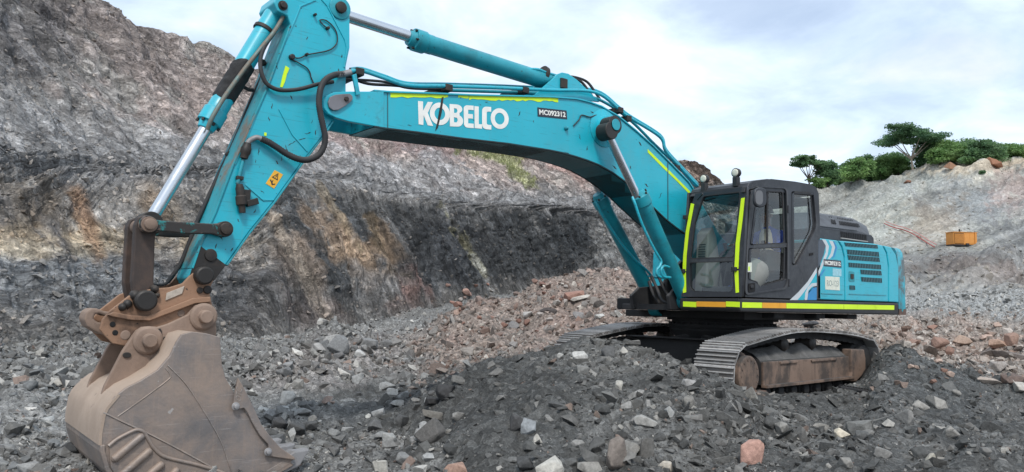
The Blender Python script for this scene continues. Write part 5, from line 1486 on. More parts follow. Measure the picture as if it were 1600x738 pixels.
rs = [(xf_b, zf), (xf_t, 2.95), (xb, 3.0), (xb, zf)]; rw = [(1.50, 1.95), (1.42, 2.86), (.10, 2.86), (.10, 1.95)]
loops_mesh('right_side_frame', [rs, rw], .04, M_cab, CB, lambda a, b, w: Vector((a, .50 + w, b)))
MB().add([(x, .52, z) for x, z in rw], [(0, 1, 2, 3)]).build('right_window', M_glass, CB)
MB().prism([(xf_b - .02, zf), (xf_b - .02, zf + .05), (xb + .05, zf + .05), (xb + .05, zf)], .54, CY - .056).build('floor_mat', M_intdark, CB)
MB().prism(UP([(1163, 297), (1172, 287), (1180, 286), (1180, 296)], CY), .56, CY - .06).build('roof_lining', M_intdark, CB)
MB().box((xb + .05, .56, 2.93), (1.48, CY - .07, 2.955)).build('headliner', M_intdark, CB)
# lamps, mirror, aerials
for (x, y, yy) in ((1151, 270.5, None), (1101.5, 280, None)):
    p = UX(x, y, 1.42)
    MB().lathe(p - Vector((.05, 0, 0)), p + Vector((1, 0, 0)), [(0, .045), (.03, .064), (.085, .067), (.09, .057)], 24).build('work_lamp', M_black, CB, .004, 40)
    MB().lathe(p + Vector((.036, 0, 0)), p + Vector((1, 0, 0)), [(0, .055), (.012, .05), (.016, .03)], 24).build('lamp_lens', M_lamp, CB, 0, 60)
    MB().box((p.x - .03, p.y - .04, p.z - .20), (p.x + .05, p.y + .04, p.z - .06)).build('lamp_bracket', M_black, CB, .008)
mp_ = [(1186 + 9.5 * math.copysign(abs(math.cos(t)) ** .7, math.cos(t)), 309 + 15.5 * math.copysign(abs(math.sin(t)) ** .7, math.sin(t))) for t in np.linspace(0, 2 * math.pi, 25)[:-1]]
MB().prism(UP(mp_, CY + .16), CY + .15, CY + .19).build('mirror', M_cab, CB, .012, 40)
mi_ = [(1186 + (x - 1186) * .62, 309 + (y - 309) * .72) for x, y in mp_]
MB().prism(UP(mi_, CY + .19), CY + .1905, CY + .195).build('mirror_back', flat('mirror_back_grey', (.12, .12, .125), .35), CB, .003)
pipe([(1170, 297, CY), (1178, 295, CY + .08), (1184, 293, CY + .14), (1186, 300, CY + .15)], CY, .012, M_black, CB, 'mirror_arm')
MB().prism(UP([(1162, 292), (1168, 293), (1166, 302), (1160, 301)], CY), CY - .03, CY + .03).build('grab_clip', M_black, CB, .008)
for x in (-.05, .25):
    MB().tube([(x, .9, 3.05), (x + .01, .9, 3.22)], .008, 6).build('aerial', M_black, CB)
pipe([(1098, 303, .9), (1090, 312, .75)], .8, .01, M_black, CB, 'wiper_arm')
# inside: seat, consoles, levers
p = (.28, 1.02)
MB().prism([(.55, 1.78), (.58, 1.90), (.10, 1.86), (-.02, 2.50), (-.10, 2.52), (-.12, 1.80), (-.05, 1.74)], .78, 1.27).build('seat', M_interior, CB, .04, seg=3)
MB().prism([(-.02, 2.50), (-.03, 2.74), (-.11, 2.74), (-.11, 2.50)], .90, 1.14).build('headrest', M_interior, CB, .03, seg=3)
MB().box((.0, .80, 1.46), (.45, 1.24, 1.74)).build('seat_base', M_intdark, CB, .02)
for y0, y1 in ((1.28, 1.40), (.62, .74)):
    MB().prism([(.85, 1.80), (.88, 2.06), (.80, 2.12), (.05, 2.06), (.05, 1.80)], y0, y1).build('arm_console', M_intdark, CB, .02)
    MB().tube([(.82, (y0 + y1) / 2, 2.08), (.86, (y0 + y1) / 2, 2.24)], lambda t: .016 + .014 * t, 8).build('control_lever', M_intdark, CB, 0, 50)
MB().prism([(1.28, 1.46), (1.42, 1.46), (1.36, 2.35), (1.25, 2.45), (1.16, 2.30), (1.05, 1.8), (.98, 1.46)], .55, .76).build('right_console', M_interior, CB, .02)
for i in range(6):
    MB().box((1.36 - .004 * i, .60, 2.0 + i * .035), (1.395 - .004 * i, .72, 2.016 + i * .035)).build('console_slot', M_intdark, CB)
MB().lathe((1.22, 1.30, 1.56), (1.0, 1.34, 1.9), [(0, .15), (.05, .20), (.30, .21), (.40, .16), (.42, .1)], 20).build('air_duct', M_interior, CB, 0, 60)
for y in (.92, 1.02, 1.14, 1.22):
    MB().tube(catmull([(1.28, y, 1.46), (1.34, y, 1.62), (1.28, y + .01, 1.88)], 4), .012, 6).build('travel_lever', M_black, CB)
    MB().box((1.30, y - .045, 1.50), (1.46, y + .045, 1.53)).build('pedal', M_intdark, CB, .006)
MB().box((1.36, .80, 1.47), (1.58, 1.38, 1.56)).build('front_floor_box', M_intdark, CB, .02)

# ------------------------------------------------------------------ tracks
PHI, TZ = 0.0756, -0.068
TN = (-math.sin(PHI), math.cos(PHI), 0.0)


def UT(pts, yl):
    """pixels -> (x, z) in the track's own frame, in its plane y = yl"""
    r = []
    for a, b in pts:
        q = ray_plane(a, b, TN, yl)
        r.append((q.x * math.cos(PHI) + q.y * math.sin(PHI), q.z - TZ))
    return r


def track_line():
    """closed centre line of the chain in (x, z)"""
    pts = []
    xf_, xr_, zc, r = 1.90, -1.90, .455, .405
    for k in range(13):            # front, from bottom to top
        a = -math.pi / 2 + math.pi * k / 12
        pts.append((xf_ + r * math.cos(a), zc + r * math.sin(a)))
    pts += [(1.35, .935), (.75, 1.0), (.2, 1.015), (-.4, 1.0), (-1.0, .97), (-1.5, .93)]
    for k in range(13):
        a = math.pi / 2 + math.pi * k / 12
        pts.append((xr_ + r * math.cos(a), zc + .015 + r * math.sin(a)))
    pts += [(-1.0, .05), (0, .05), (1.0, .05)]
    return pts


M_dirt = worn('packed_dark_dirt', (.085, .083, .08), .95, 0, (.15, .145, .14), .5, .65, .7, 9.0, (.25, .245, .24), .68, 26, 0.0, bump=1.0, vary=.3)
line = [Vector((x, 0, z)) for x, z in track_line()]
line = catmull(line + [line[0]], 6)[:-1]
cum = [0.0]
for i in range(len(line)):
    cum.append(cum[-1] + (line[(i + 1) % len(line)] - line[i]).length)
NS = 50


def at_len(sv):
    sv %= cum[-1]
    i = int(np.searchsorted(cum, sv, side='right')) - 1
    t = (sv - cum[i]) / (cum[i + 1] - cum[i])
    a = line[i]; b = line[(i + 1) % len(line)]
    return a.lerp(b, t), (b - a).normalized()


pitch = cum[-1] / NS
# one shoe: plate with three grousers and a turned edge; x along the chain, z outwards
prof = [(-.50, -.012), (-.50, .012), (-.36, .012), (-.34, .042), (-.28, .042), (-.25, .008), (-.05, .008), (-.02, .042), (.04, .042), (.07, .008), (.27, .008), (.30, .042), (.36, .042), (.39, .010), (.47, .004), (.47, -.012)]
mb = MB(); mb.prism([(x * pitch, z) for x, z in prof], -.30, .30)
shoe_proto = mb.build('track_shoe', M_shoe, None, .003)
shoe_me = shoe_proto.data
mbl = MB()
for y in (-.10, .10):
    mbl.prism([(-.52 * pitch, -.10), (-.52 * pitch, -.03), (-.3 * pitch, -.013), (.3 * pitch, -.013), (.52 * pitch, -.03), (.52 * pitch, -.10), (.2 * pitch, -.115), (-.2 * pitch, -.115)], y - .025, y + .025)
mbl.prism([(-.45 * pitch, -.09), (-.45 * pitch, -.05), (-.25 * pitch, -.05), (-.25 * pitch, -.09)], -.12, .12)
for (bx, byy) in () and ((-.18, -.12), (.18, -.12), (-.18, .12), (.18, .12)):
    mbl.lathe((bx * pitch, byy, .008), (bx * pitch, byy, 1), [(0, .016), (.024, .016)], 6)
link_proto = mbl.build('chain_link', M_under, None)
link_me = link_proto.data
for o in (shoe_proto, link_proto): bpy.data.objects.remove(o, do_unlink=True)
for side in (1, -1):
    TR = empty('track'); TR.parent = EXC
    TR.location = (0, 0, TZ); TR.rotation_euler = (0, 0, PHI)
    yc = side * 1.30
    for k in range(NS):
        p, d = at_len((k + .3) * pitch)
        nr = Vector((d.z, 0, -d.x))                 # outwards for this winding
        M4 = Matrix(((d.x, 0, nr.x, p.x), (0, 1, 0, yc), (d.z, 0, nr.z, p.z), (0, 0, 0, 1)))
        for me_, nm in ((shoe_me, 'track_shoe'), (link_me, 'chain_link')):
            o = bpy.data.objects.new(nm, me_); COL.objects.link(o); o.parent = TR; o.matrix_local = M4
    ys = side
    def ybox(a, b): return (min(ys * a, ys * b), max(ys * a, ys * b))
    # roller frame with sloping top
    y0, y1 = ybox(1.12, 1.54)
    fr_px = [(1193, 568), (1262, 561), (1328, 555.5), (1330, 585), (1262, 597), (1194, 606)]
    fx = UT(fr_px, 1.54)
    xs_ = [p[0] for p in fx]; xa, xb2 = max(xs_), min(xs_)
    zlo, zhi = sum(p[1] for p in fx[3:]) / 3, sum(p[1] for p in fx[:3]) / 3
    MB().prism([(xa, zlo), (xa, zhi), (xb2, zhi), (xb2, zlo)], *ybox(1.50, 1.54)).build('frame_side', M_frame, TR, .01)
    o = MB().add([(xa, ys * 1.50, zhi - .002), (xb2, ys * 1.50, zhi - .002), (xb2, ys * 1.22, zhi + .14), (xa, ys * 1.22, zhi + .14), (xa, ys * 1.50, zlo), (xb2, ys * 1.50, zlo), (xb2, ys * 1.08, zlo), (xa, ys * 1.08, zlo), (xa, ys * 1.08, zhi + .14), (xb2, ys * 1.08, zhi + .14)],
                 [(0, 1, 2, 3), (3, 2, 9, 8), (0, 4, 5, 1), (4, 7, 6, 5), (8, 9, 6, 7), (0, 3, 8, 7, 4), (1, 5, 6, 9, 2)]).build('roller_frame', M_under, TR, .01)
    MB().box((xb2, ybox(1.50, 1.60)[0], zlo - .03), (xa, ybox(1.50, 1.60)[1], zlo + .012)).build('frame_rail', M_frame, TR, .006)
    for (u0, u1) in ((.16, .34), (.50, .80)):
        MB().box((xa + (xb2 - xa) * u1, ybox(1.541, 1.565)[0], zhi - .045), (xa + (xb2 - xa) * u0, ybox(1.541, 1.565)[1], zhi - .01)).build('frame_step', M_frame, TR, .01)
    # drive hub at the front, guard at the rear
    hx, hz = UT([(1171, 587)], 1.60)[0]
    MB().lathe((hx, ys * 1.05, hz), (hx, ys * 3, hz), [(0, .34), (.20, .34), (.22, .30), (.40, .30), (.42, .26), (.54, .255), (.555, .235)], 36).build('drive_hub', M_frame, TR, .004, 40)
    for k in range(14):
        a = 2 * math.pi * k / 14
        MB().lathe((hx + .205 * math.cos(a), ys * 1.6, hz + .205 * math.sin(a)), (hx + .205 * math.cos(a), ys * 3, hz + .205 * math.sin(a)), [(0, .016), (.012, .016)], 6).build('hub_bolt', M_frame, TR)
    MB().lathe((hx, ys * 1.18, hz), (hx, ys * 3, hz), [(0, .33), (.22, .33)], 36).build('drive_sprocket', M_under, TR, .004, 40)
    gpx = UT([(1330, 545.5), (1350, 546), (1352.5, 560), (1352.5, 577), (1346, 588), (1338, 596.5), (1329, 596), (1331, 582)], 1.58)
    MB().prism(gpx, *ybox(1.42, 1.585)).build('idler_guard', M_frame, TR, .02)
    MB().lathe((-1.90, ys * 1.10, .47), (-1.90, ys * 3, .47), [(0, .30), (.10, .30), (.11, .36), (.29, .36), (.30, .30), (.40, .30)], 36).build('idler_wheel', M_under, TR, .004, 40)
    for (x, y) in ((1229, 538.5), (1272.5, 536.5)):
        cx, cz = UT([(x, y)], 1.44)[0]
        MB().lathe((cx, ys * 1.16, cz), (cx, ys * 3, cz), [(0, .085), (.10, .085), (.11, .10), (.25, .10), (.27, .082), (.285, .05)], 24).build('carrier_roller', M_grime, TR, .004, 40)
        MB().box((cx - .06, ybox(1.10, 1.2)[0], zhi), (cx + .06, ybox(1.10, 1.2)[1], cz)).build('roller_bracket', M_under, TR, .01)
    for k in range(8):
        x = 1.32 - k * .375
        MB().lathe((x, ys * 1.06, .175), (x, ys * 3, .175), [(0, .085), (.06, .085), (.07, .11), (.14, .11), (.15, .085), (.33, .085), (.34, .11), (.40, .11), (.41, .085), (.47, .08), (.48, .05)], 20).build('track_roller', M_under, TR, .004, 40)
    nu, nv_ = 40, 9; DV = []; DF = []
    for i in range(nu + 1):
        for j in range(nv_ + 1):
            u = i / nu; v_ = j / nv_; x = xa + (xb2 - xa) * u; y = 1.49 - .36 * v_; z0 = zhi + .14 * min(1, (1.50 - y) / .28)
            e_ = math.sin(math.pi * min(1, v_ * 1.15)) * (.35 + .65 * math.sin(math.pi * u) ** .5)
            k_ = float(fbm(np.array([x * 3.1]), np.array([y * 4.0 + side]), np.array([.3]), 4)[0])
            DV.append((x, ys * y, z0 + .004 + max(0, (.075 + .09 * k_) * e_)))
    for i in range(nu):
        for j in range(nv_):
            a = i * (nv_ + 1) + j; DF.append((a, a + 1, a + nv_ + 2, a + nv_ + 1))
    MB().add(DV, DF).build('packed_dirt', M_dirt, TR, 0, 60)
UC = empty('undercarriage'); UC.parent = EXC; UC.location = (0, 0, TZ); UC.rotation_euler = (0, 0, PHI)
MB().lathe((0, 0, .55), (0, 0, 2), [(0, .70), (.30, .74), (.42, .84), (.47, .84)], 40).build('turntable_base', M_under, UC, .006, 40)
for sx in (1, -1):
    for sy in (1, -1):
        MB().hexa([(sx * .15, sy * .35, .45), (sx * .85, sy * .10, .45), (sx * 1.35, sy * 1.15, .35), (sx * .75, sy * 1.15, .35)], [(sx * .15, sy * .35, .93), (sx * .75, sy * .10, .93), (sx * 1.25, sy * 1.15, .66), (sx * .80, sy * 1.15, .66)]).build('cross_arm', M_under, UC, .02)
MB().box((-1.0, -.95, .42), (1.0, .95, .60)).build('centre_frame', M_under, UC, .02)
MB().box((1.02, -.98, .40), (1.10, .98, .84)).build('centre_plate', M_under, UC, .01)
MB().box((1.0, -1.0, .845), (1.22, 1.0, .865)).build('centre_ledge', M_under, UC, .006)

# ------------------------------------------------------------------ operator in the cab
def skin_body(name, joints, edges, mat, parent=None, loc=(0, 0, 0), sub=2):
    me = bpy.data.meshes.new(name)
    keys = list(joints)
    me.from_pydata([joints[k][0] for k in keys], [(keys.index(a), keys.index(b)) for a, b in edges] if False else [], [])
    bm = bmesh.new()
    lay = bm.verts.layers.skin.verify()
    vs = {k: bm.verts.new(joints[k][0]) for k in keys}
    for a, b in edges: bm.edges.new((vs[a], vs[b]))
    for k in keys:
        r = joints[k][1]
        vs[k][lay].radius = r if isinstance(r, tuple) else (r, r)
        vs[k][lay].use_root = (k == keys[0])
    bm.to_mesh(me); bm.free()
    o = link(name, me, mat, parent)
    o.modifiers.new('skin', 'SKIN').use_smooth_shade = True
    m = o.modifiers.new('sub', 'SUBSURF'); m.levels = sub; m.render_levels = sub
    return o


ox, oy, oz = .20, 1.04, 1.93
PJ = {'pelvis': ((ox, oy, oz + .02), (.15, .12)), 'waist': ((ox, oy, oz + .2), (.14, .11)), 'chest': ((ox + .05, oy, oz + .42), (.17, .12)), 'neck0': ((ox + .08, oy, oz + .55), (.07, .07)), 'neck1': ((ox + .11, oy, oz + .63), (.055, .055)),
      'head0': ((ox + .13, oy, oz + .71), (.085, .09)), 'head1': ((ox + .13, oy, oz + .80), (.08, .09))}
PE = [('pelvis', 'waist'), ('waist', 'chest'), ('chest', 'neck0'), ('neck0', 'neck1'), ('neck1', 'head0'), ('head0', 'head1')]
for s, n in ((1, 'l'), (-1, 'r')):
    PJ.update({'sh' + n: ((ox + .04, oy + s * .20, oz + .46), .07), 'el' + n: ((ox + .24, oy + s * .28, oz + .22), .05), 'wr' + n: ((ox + .50, oy + s * .27, oz + .27), .034), 'pa' + n: ((ox + .58, oy + s * .27, oz + .29), (.04, .022)),
               'hp' + n: ((ox + .05, oy + s * .10, oz - .02), .085), 'kn' + n: ((ox + .50, oy + s * .15, oz + .05), .062), 'an' + n: ((ox + .72, oy + s * .15, oz - .34), .042), 'to' + n: ((ox + .92, oy + s * .15, oz - .40), .035)})
    PE += [('chest', 'sh' + n), ('sh' + n, 'el' + n), ('el' + n, 'wr' + n), ('wr' + n, 'pa' + n), ('pelvis', 'hp' + n), ('hp' + n, 'kn' + n), ('kn' + n, 'an' + n), ('an' + n, 'to' + n)]
    for k in range(4):
        PJ['f%s%d' % (n, k)] = ((ox + .63 + .01 * (k in (1, 2)), oy + s * (.245 + .018 * k), oz + .28), .010); PJ['g%s%d' % (n, k)] = ((ox + .64, oy + s * (.25 + .016 * k), oz + .25), .009)
        PE += [('pa' + n, 'f%s%d' % (n, k)), ('f%s%d' % (n, k), 'g%s%d' % (n, k))]
    PJ['th' + n] = ((ox + .57, oy + s * .225, oz + .28), .011); PE.append(('pa' + n, 'th' + n))
PER = empty('person', (ox, oy, oz - .05)); PER_inv = Matrix.Translation((-ox, -oy, -(oz - .05)))
tag(PER, 'operator in blue work clothes and pale vest seated in the excavator cab', 'person')
def under(o): o.matrix_parent_inverse = PER_inv; return o
o = under(skin_body('body', PJ, PE, M_shirt, PER)); o.data.materials.append(M_skin)
# bare skin at head and hands, by a second slot on a copy of the same surface
ev = o.evaluated_get(bpy.context.evaluated_depsgraph_get())
me2 = bpy.data.meshes.new_from_object(ev); o.modifiers.clear(); o.data = me2
me2.materials.clear(); me2.materials.append(M_shirt); me2.materials.append(M_skin)
for pl in me2.polygons:
    c = pl.center
    if c.z > oz + .58 or c.x > ox + .52 and c.z > oz + .2: pl.material_index = 1
vest = MB()
for k, (z, rx, ry, cx) in enumerate(()): pass
rings = [(oz + .04, .165, .13, .02), (oz + .2, .155, .125, .03), (oz + .36, .16, .135, .05), (oz + .46, .14, .12, .06), (oz + .54, .08, .08, .085)]
V = []; F = []
for z, rx, ry, dx in rings:
    for i in range(20):
        a = 2 * math.pi * i / 20; V.append((ox + dx + rx * math.cos(a), oy + ry * math.sin(a), z))
for k in range(len(rings) - 1):
    for i in range(20): F.append((k * 20 + i, k * 20 + (i + 1) % 20, k * 20 + 20 + (i + 1) % 20, k * 20 + 20 + i))
under(MB().add(V, F).build('vest', M_vest, PER, 0, 80))
hz0 = oz + .79
under(MB().lathe((ox + .12, oy, hz0), (ox + .12, oy, hz0 + 1), [(0, .118), (.012, .118), (.014, .108), (.06, .098), (.10, .07), (.118, .03)], 20).build('helmet', flat('dark_helmet', (.05, .03, .025), .5), PER, 0, 60))
for s in (1, -1):
    under(MB().lathe((ox + .205, oy + s * .035, oz + .745), (ox + .3, oy + s * .035, oz + .745), [(0, .012), (.008, .006)], 8).build('eye', M_slot, PER))
    under(MB().lathe((ox + .12, oy + s * .085, oz + .74), (ox + .12, oy + s * 1, oz + .74), [(0, .03), (.018, .026)], 10).build('ear', M_skin, PER, 0, 60))
under(MB().hexa([(ox + .20, oy - .016, oz + .70), (ox + .235, oy - .014, oz + .70), (ox + .235, oy + .014, oz + .70), (ox + .20, oy + .016, oz + .70)], [(ox + .20, oy - .008, oz + .755), (ox + .212, oy - .006, oz + .755), (ox + .212, oy + .006, oz + .755), (ox + .20, oy + .008, oz + .755)]).build('nose', M_skin, PER, .005))
under(MB().box((ox + .198, oy - .028, oz + .672), (ox + .212, oy + .028, oz + .682)).build('mouth', flat('lips', (.16, .06, .05), .5), PER, .003))
# ------------------------------------------------------------------ stones
def hull(pts):
    bm = bmesh.new()
    for p in pts: bm.verts.new(p)
    r = bmesh.ops.convex_hull(bm, input=bm.verts)
    bmesh.ops.delete(bm, geom=list({g for g in list(r['geom_interior']) + list(r['geom_unused']) if isinstance(g, bmesh.types.BMVert)}), context='VERTS')
    bmesh.ops.recalc_face_normals(bm, faces=bm.faces)
    bm.verts.index_update()
    V = np.array([v.co[:] for v in bm.verts]); F = np.array([[v.index for v in f.verts] for f in bm.faces])
    bm.free()
    return V, F


def rock_template(seed, n=9, flatn=0.6):
    r = np.random.default_rng(seed)
    p = r.normal(size=(n, 3)); p /= np.linalg.norm(p, axis=1)[:, None]
    p *= r.uniform(0.75, 1.0, (n, 1)); p *= np.array([1.0, r.uniform(0.55, 0.95), flatn * r.uniform(0.6, 1.0)])
    return hull(p)


WARM = np.array([1.05, 1.0, 0.945])
M_stone, t, b, o = new_mat('loose_stone')
at = t.nodes.new('ShaderNodeAttribute'); at.attribute_name = 'Col'
tc_ = t.nodes.new('ShaderNodeTexCoord'); n_ = noise_node(t, 26, 7, 0.68, tc_.outputs['Object'])
vm = t.nodes.new('ShaderNodeVectorMath'); vm.operation = 'SCALE'
t.links.new(at.outputs['Color'], vm.inputs[0]); t.links.new(rng_node(t, n_.outputs['Fac'], 0.3, 0.7, 0.70, 1.28), vm.inputs['Scale'])
t.links.new(vm.outputs[0], b.inputs['Base Color']); b.inputs['Roughness'].default_value = 0.85
b.inputs['Specular IOR Level'].default_value = 0.3
t.links.new(bump_node(t, n_.outputs['Fac'], 0.7, 0.02), b.inputs['Normal'])

TPL = [rock_template(100 + i, 8 + i % 4, 0.45 + 0.1 * (i % 5)) for i in range(16)]
PN = P.reshape(-1, 3)


def random_rot(n, rng, tilt=0.7):
    """rotation matrices: free spin about z, limited tilt"""
    a = rng.uniform(0, 2 * np.pi, n); bx = rng.normal(0, tilt, n); by_ = rng.normal(0, tilt, n)
    ca, sa = np.cos(a), np.sin(a); cb, sb = np.cos(bx), np.sin(bx); cc, s_ = np.cos(by_), np.sin(by_)
    Rz = np.zeros((n, 3, 3)); Rz[:, 0, 0] = ca; Rz[:, 0, 1] = -sa; Rz[:, 1, 0] = sa; Rz[:, 1, 1] = ca; Rz[:, 2, 2] = 1
    Rx = np.zeros((n, 3, 3)); Rx[:, 0, 0] = 1; Rx[:, 1, 1] = cb; Rx[:, 1, 2] = -sb; Rx[:, 2, 1] = sb; Rx[:, 2, 2] = cb
    Ry = np.zeros((n, 3, 3)); Ry[:, 1, 1] = 1; Ry[:, 0, 0] = cc; Ry[:, 0, 2] = s_; Ry[:, 2, 0] = -s_; Ry[:, 2, 2] = cc
    return Rx @ Ry @ Rz


def scatter(name, n, rlo, rhi, xlo, xhi, smin, smax, power, colfun, label, seed, keep=None, sink=0.25):
    rng = np.random.default_rng(seed)
    r = rng.integers(rlo, rhi, n); cc = np.searchsorted(XS, rng.uniform(xlo, xhi, n)).clip(1, NC - 2)
    if keep is not None:
        k = rng.uniform(0, 1, n) < keep[r, cc]; r, cc = r[k], cc[k]; n = len(r)
    base = P[r, cc] + (P[r + 1, cc] - P[r, cc]) * rng.uniform(0, 1, (n, 1)) + (P[r, cc + 1] - P[r, cc]) * rng.uniform(0, 1, (n, 1))
    size = smin * (1 - rng.uniform(0, 1, n) * (1 - (smin / smax) ** power)) ** (-1 / power)
    col = colfun(K[r, cc], rng, n, base)
    R = random_rot(n, rng); snk = rng.uniform(-.35, sink + .1, n)
    VV, FF, CC = [], [], []; off = 0
    ti = rng.integers(0, len(TPL), n)
    for k, (tv, tf) in enumerate(TPL):
        s_ = np.nonzero(ti == k)[0]
        if not len(s_): continue
        v = np.einsum('nij,mj->nmi', R[s_], tv) * size[s_][:, None, None] + base[s_][:, None, :] + np.array([0, 0, 1.0]) * (size[s_] * snk[s_])[:, None, None]
        m = len(tv)
        FF.append((tf[None] + (np.arange(len(s_)) * m)[:, None, None]).reshape(-1, 3) + off)
        VV.append(v.reshape(-1, 3)); CC.append(np.repeat(col[s_], m, axis=0)); off += len(s_) * m
    me = np_mesh(name, np.concatenate(VV), np.concatenate(FF), False, np.concatenate(CC))
    return tag(link(name, me, M_stone), label, kind='stuff')


def mixcol(pal, wts, spread=0.18, basew=0.35):
    pal = np.array(pal); wts = np.array(wts) / np.sum(wts)
    def f(kb, rng, n, base):
        c = pal[rng.choice(len(pal), n, p=wts)]
        c = c * (1 - basew) + kb * basew
        return np.clip(c * WARM * (1 + rng.normal(0, spread, (n, 1))), 0.012, 0.8)
    return f


rs_ = [0] + list(np.cumsum(SEG))
ug = 1 - 0.97 * trod * (np.abs(P[..., 1]) < 1.9) * (P[..., 0] > -2.6) * (P[..., 0] < 2.55)
heap = np.clip(sstep(560, 720, X2) , 0, 1)
dk = mixcol([C(70, 72, 73), C(96, 98, 99), C(126, 127, 127), C(168, 168, 165), C(118, 102, 94)], [5, 4, 2.4, .7, .5], .2, .35)
gr = mixcol([C(92, 94, 96), C(116, 119, 121), C(142, 145, 146), C(184, 185, 183), C(128, 110, 102), C(74, 76, 77)], [3, 4, 2.4, .9, .4, 2.4], .16, .3)
rd = mixcol([C(122, 108, 102), C(134, 125, 120), C(132, 131, 130), C(180, 178, 174), C(110, 92, 86), C(94, 91, 90)], [3, 4, 3.4, 1.0, 1.8, 2.8], .16, .25)
bn = mixcol([C(136, 126, 120), C(148, 143, 139), C(130, 110, 101), C(174, 171, 168), C(108, 100, 96)], [3, 3.4, 1.6, 1.3, 2], .16, .3)
holm = np.clip(hol, 0, 1)
scatter('loose_stones', 30000, rs_[1] - 6, rs_[2] + 20, 440, 1640, .010, .17, 1.62, dk, 'loose dark stones strewn over the heap in front of the tracks', 1, ug * np.maximum(sstep(560, 700, X2), holm) * (.22 + .78 * sstep(-.35, .35, n_med + .6 * n_big)))
scatter('loose_stones', 15000, rs_[1] - 6, rs_[3], -40, 760, .012, .16, 1.6, gr, 'loose grey stones strewn over the floor round the bucket', 2, ug * (1 - .93 * holm) * (1 - sstep(640, 760, X2)))
scatter('loose_stones', 12000, rs_[3], rs_[5], -40, 700, .02, .26, 1.5, gr, 'loose grey stones strewn along the low ridge behind the bucket', 3, ug)
scatter('loose_stones', 12000, rs_[3] - 30, rs_[5], 600, 1220, .03, .20, 1.6, rd, 'loose reddish stones strewn over the rubble pile behind the excavator', 4, ug * sstep(610, 720, X2 + 45 * n_med))
scatter('loose_stones', 2600, rs_[3] - 30, rs_[5], 600, 1220, .03, .22, 1.5, gr, 'loose grey stones lying among the reddish rubble of the pile', 14, ug)
scatter('loose_stones', 12000, rs_[3] - 14, rs_[5], 1150, 1640, .03, .20, 1.6, bn, 'loose brown and pale stones strewn behind the tracks', 5, ug)
scatter('loose_stones', 9000, rs_[5], rs_[6], 1150, 1640, .05, .30, 1.6, mixcol([C(140, 144, 146), C(116, 119, 121), C(166, 168, 168), C(190, 190, 186)], [4, 3, 2, .6], .15, .3), 'loose pale stones strewn over the flat ground below the hill', 6)
scatter('loose_stones', 7000, rs_[5], rs_[6], -40, 1150, .04, .20, 1.6, gr, 'loose grey stones strewn along the foot of the pit wall', 7)
scatter('loose_stones', 8000, rs_[6], rs_[9] - 4, -40, 1150, .04, .20, 1.8, mixcol([C(122, 118, 114), C(146, 140, 134), C(96, 94, 93)], [3, 2, 2], .14, .7), 'loose stones clinging to the ledges of the pit wall', 8)
scatter('loose_stones', 4000, rs_[6], rs_[9] - 2, 1200, 1640, .10, .5, 2.0, mixcol([C(150, 150, 146), C(170, 168, 160), C(126, 126, 124)], [3, 2, 2], .12, .6), 'loose stones scattered over the bare hillside', 9)

# single stones that can be told apart
def big_rock(seed, n=16, dims=(1, .7, .5), rough=.10):
    r = np.random.default_rng(seed)
    p = r.uniform(-1, 1, (n, 3)); p /= np.maximum(np.linalg.norm(p, axis=1)[:, None], .55) ** .9
    p *= np.array(dims)
    V, F = hull(p)
    bm = bmesh.new()
    vs = [bm.verts.new(v) for v in V]
    for f in F: bm.faces.new([vs[i] for i in f])
    bmesh.ops.dissolve_limit(bm, angle_limit=math.radians(14), verts=bm.verts, edges=bm.edges)
    bmesh.ops.bevel(bm, geom=bm.edges[:], offset=.06 * min(dims), segments=1, affect='EDGES')
    bmesh.ops.triangulate(bm, faces=bm.faces)
    bmesh.ops.subdivide_edges(bm, edges=[e for e in bm.edges if e.calc_length() > .5 * min(dims)], cuts=1, use_grid_fill=False)
    bmesh.ops.triangulate(bm, faces=bm.faces)
    co = np.array([v.co[:] for v in bm.verts])
    d = vnoise(co[:, 0] * 3 + seed, co[:, 1] * 3, co[:, 2] * 3)
    nr = np.array([v.normal[:] for v in bm.verts])
    for v, q in zip(bm.verts, co + nr * (d * rough * min(dims))[:, None]): v.co = q
    me = bpy.data.meshes.new('rock'); bm.to_mesh(me); bm.free()
    return me


RC = 0
def rock(px, py, w, h, col, label, cat='rock', group=None, seed=None, depth=.8, rot=0.0, name='rock', up=.30, lean=0.0):
    """a stone seen at a pixel, w by h pixels"""
    global RC
    RC += 1
    seed = RC * 7 + 3 if seed is None else seed
    p, k, d, nr = on_ground(px, py + h * .35)
    z = (np.array(p) - CAM) @ CF
    W_, H_ = 1.22 * w * z / FPX / 2, 1.22 * h * z / FPX / 2
    me = big_rock(seed, 15, (W_, min(W_, H_ * 1.3) * depth + .2 * W_, H_))
    at = me.color_attributes.new('Col', 'FLOAT_COLOR', 'POINT')
    c = C(*col) if max(col) > 1.01 else np.array(col)
    c4 = np.ones((len(me.vertices), 4), np.float32); c4[:, :3] = c * WARM
    at.data.foreach_set('color', c4.ravel())
    o = link(name, me, M_stone)
    o.location = p + Vector((0, 0, H_ * up))
    o.rotation_euler = (lean, math.radians(rot), YAW - math.pi / 2 + random.uniform(-.25, .25))
    return tag(o, label, cat, group)


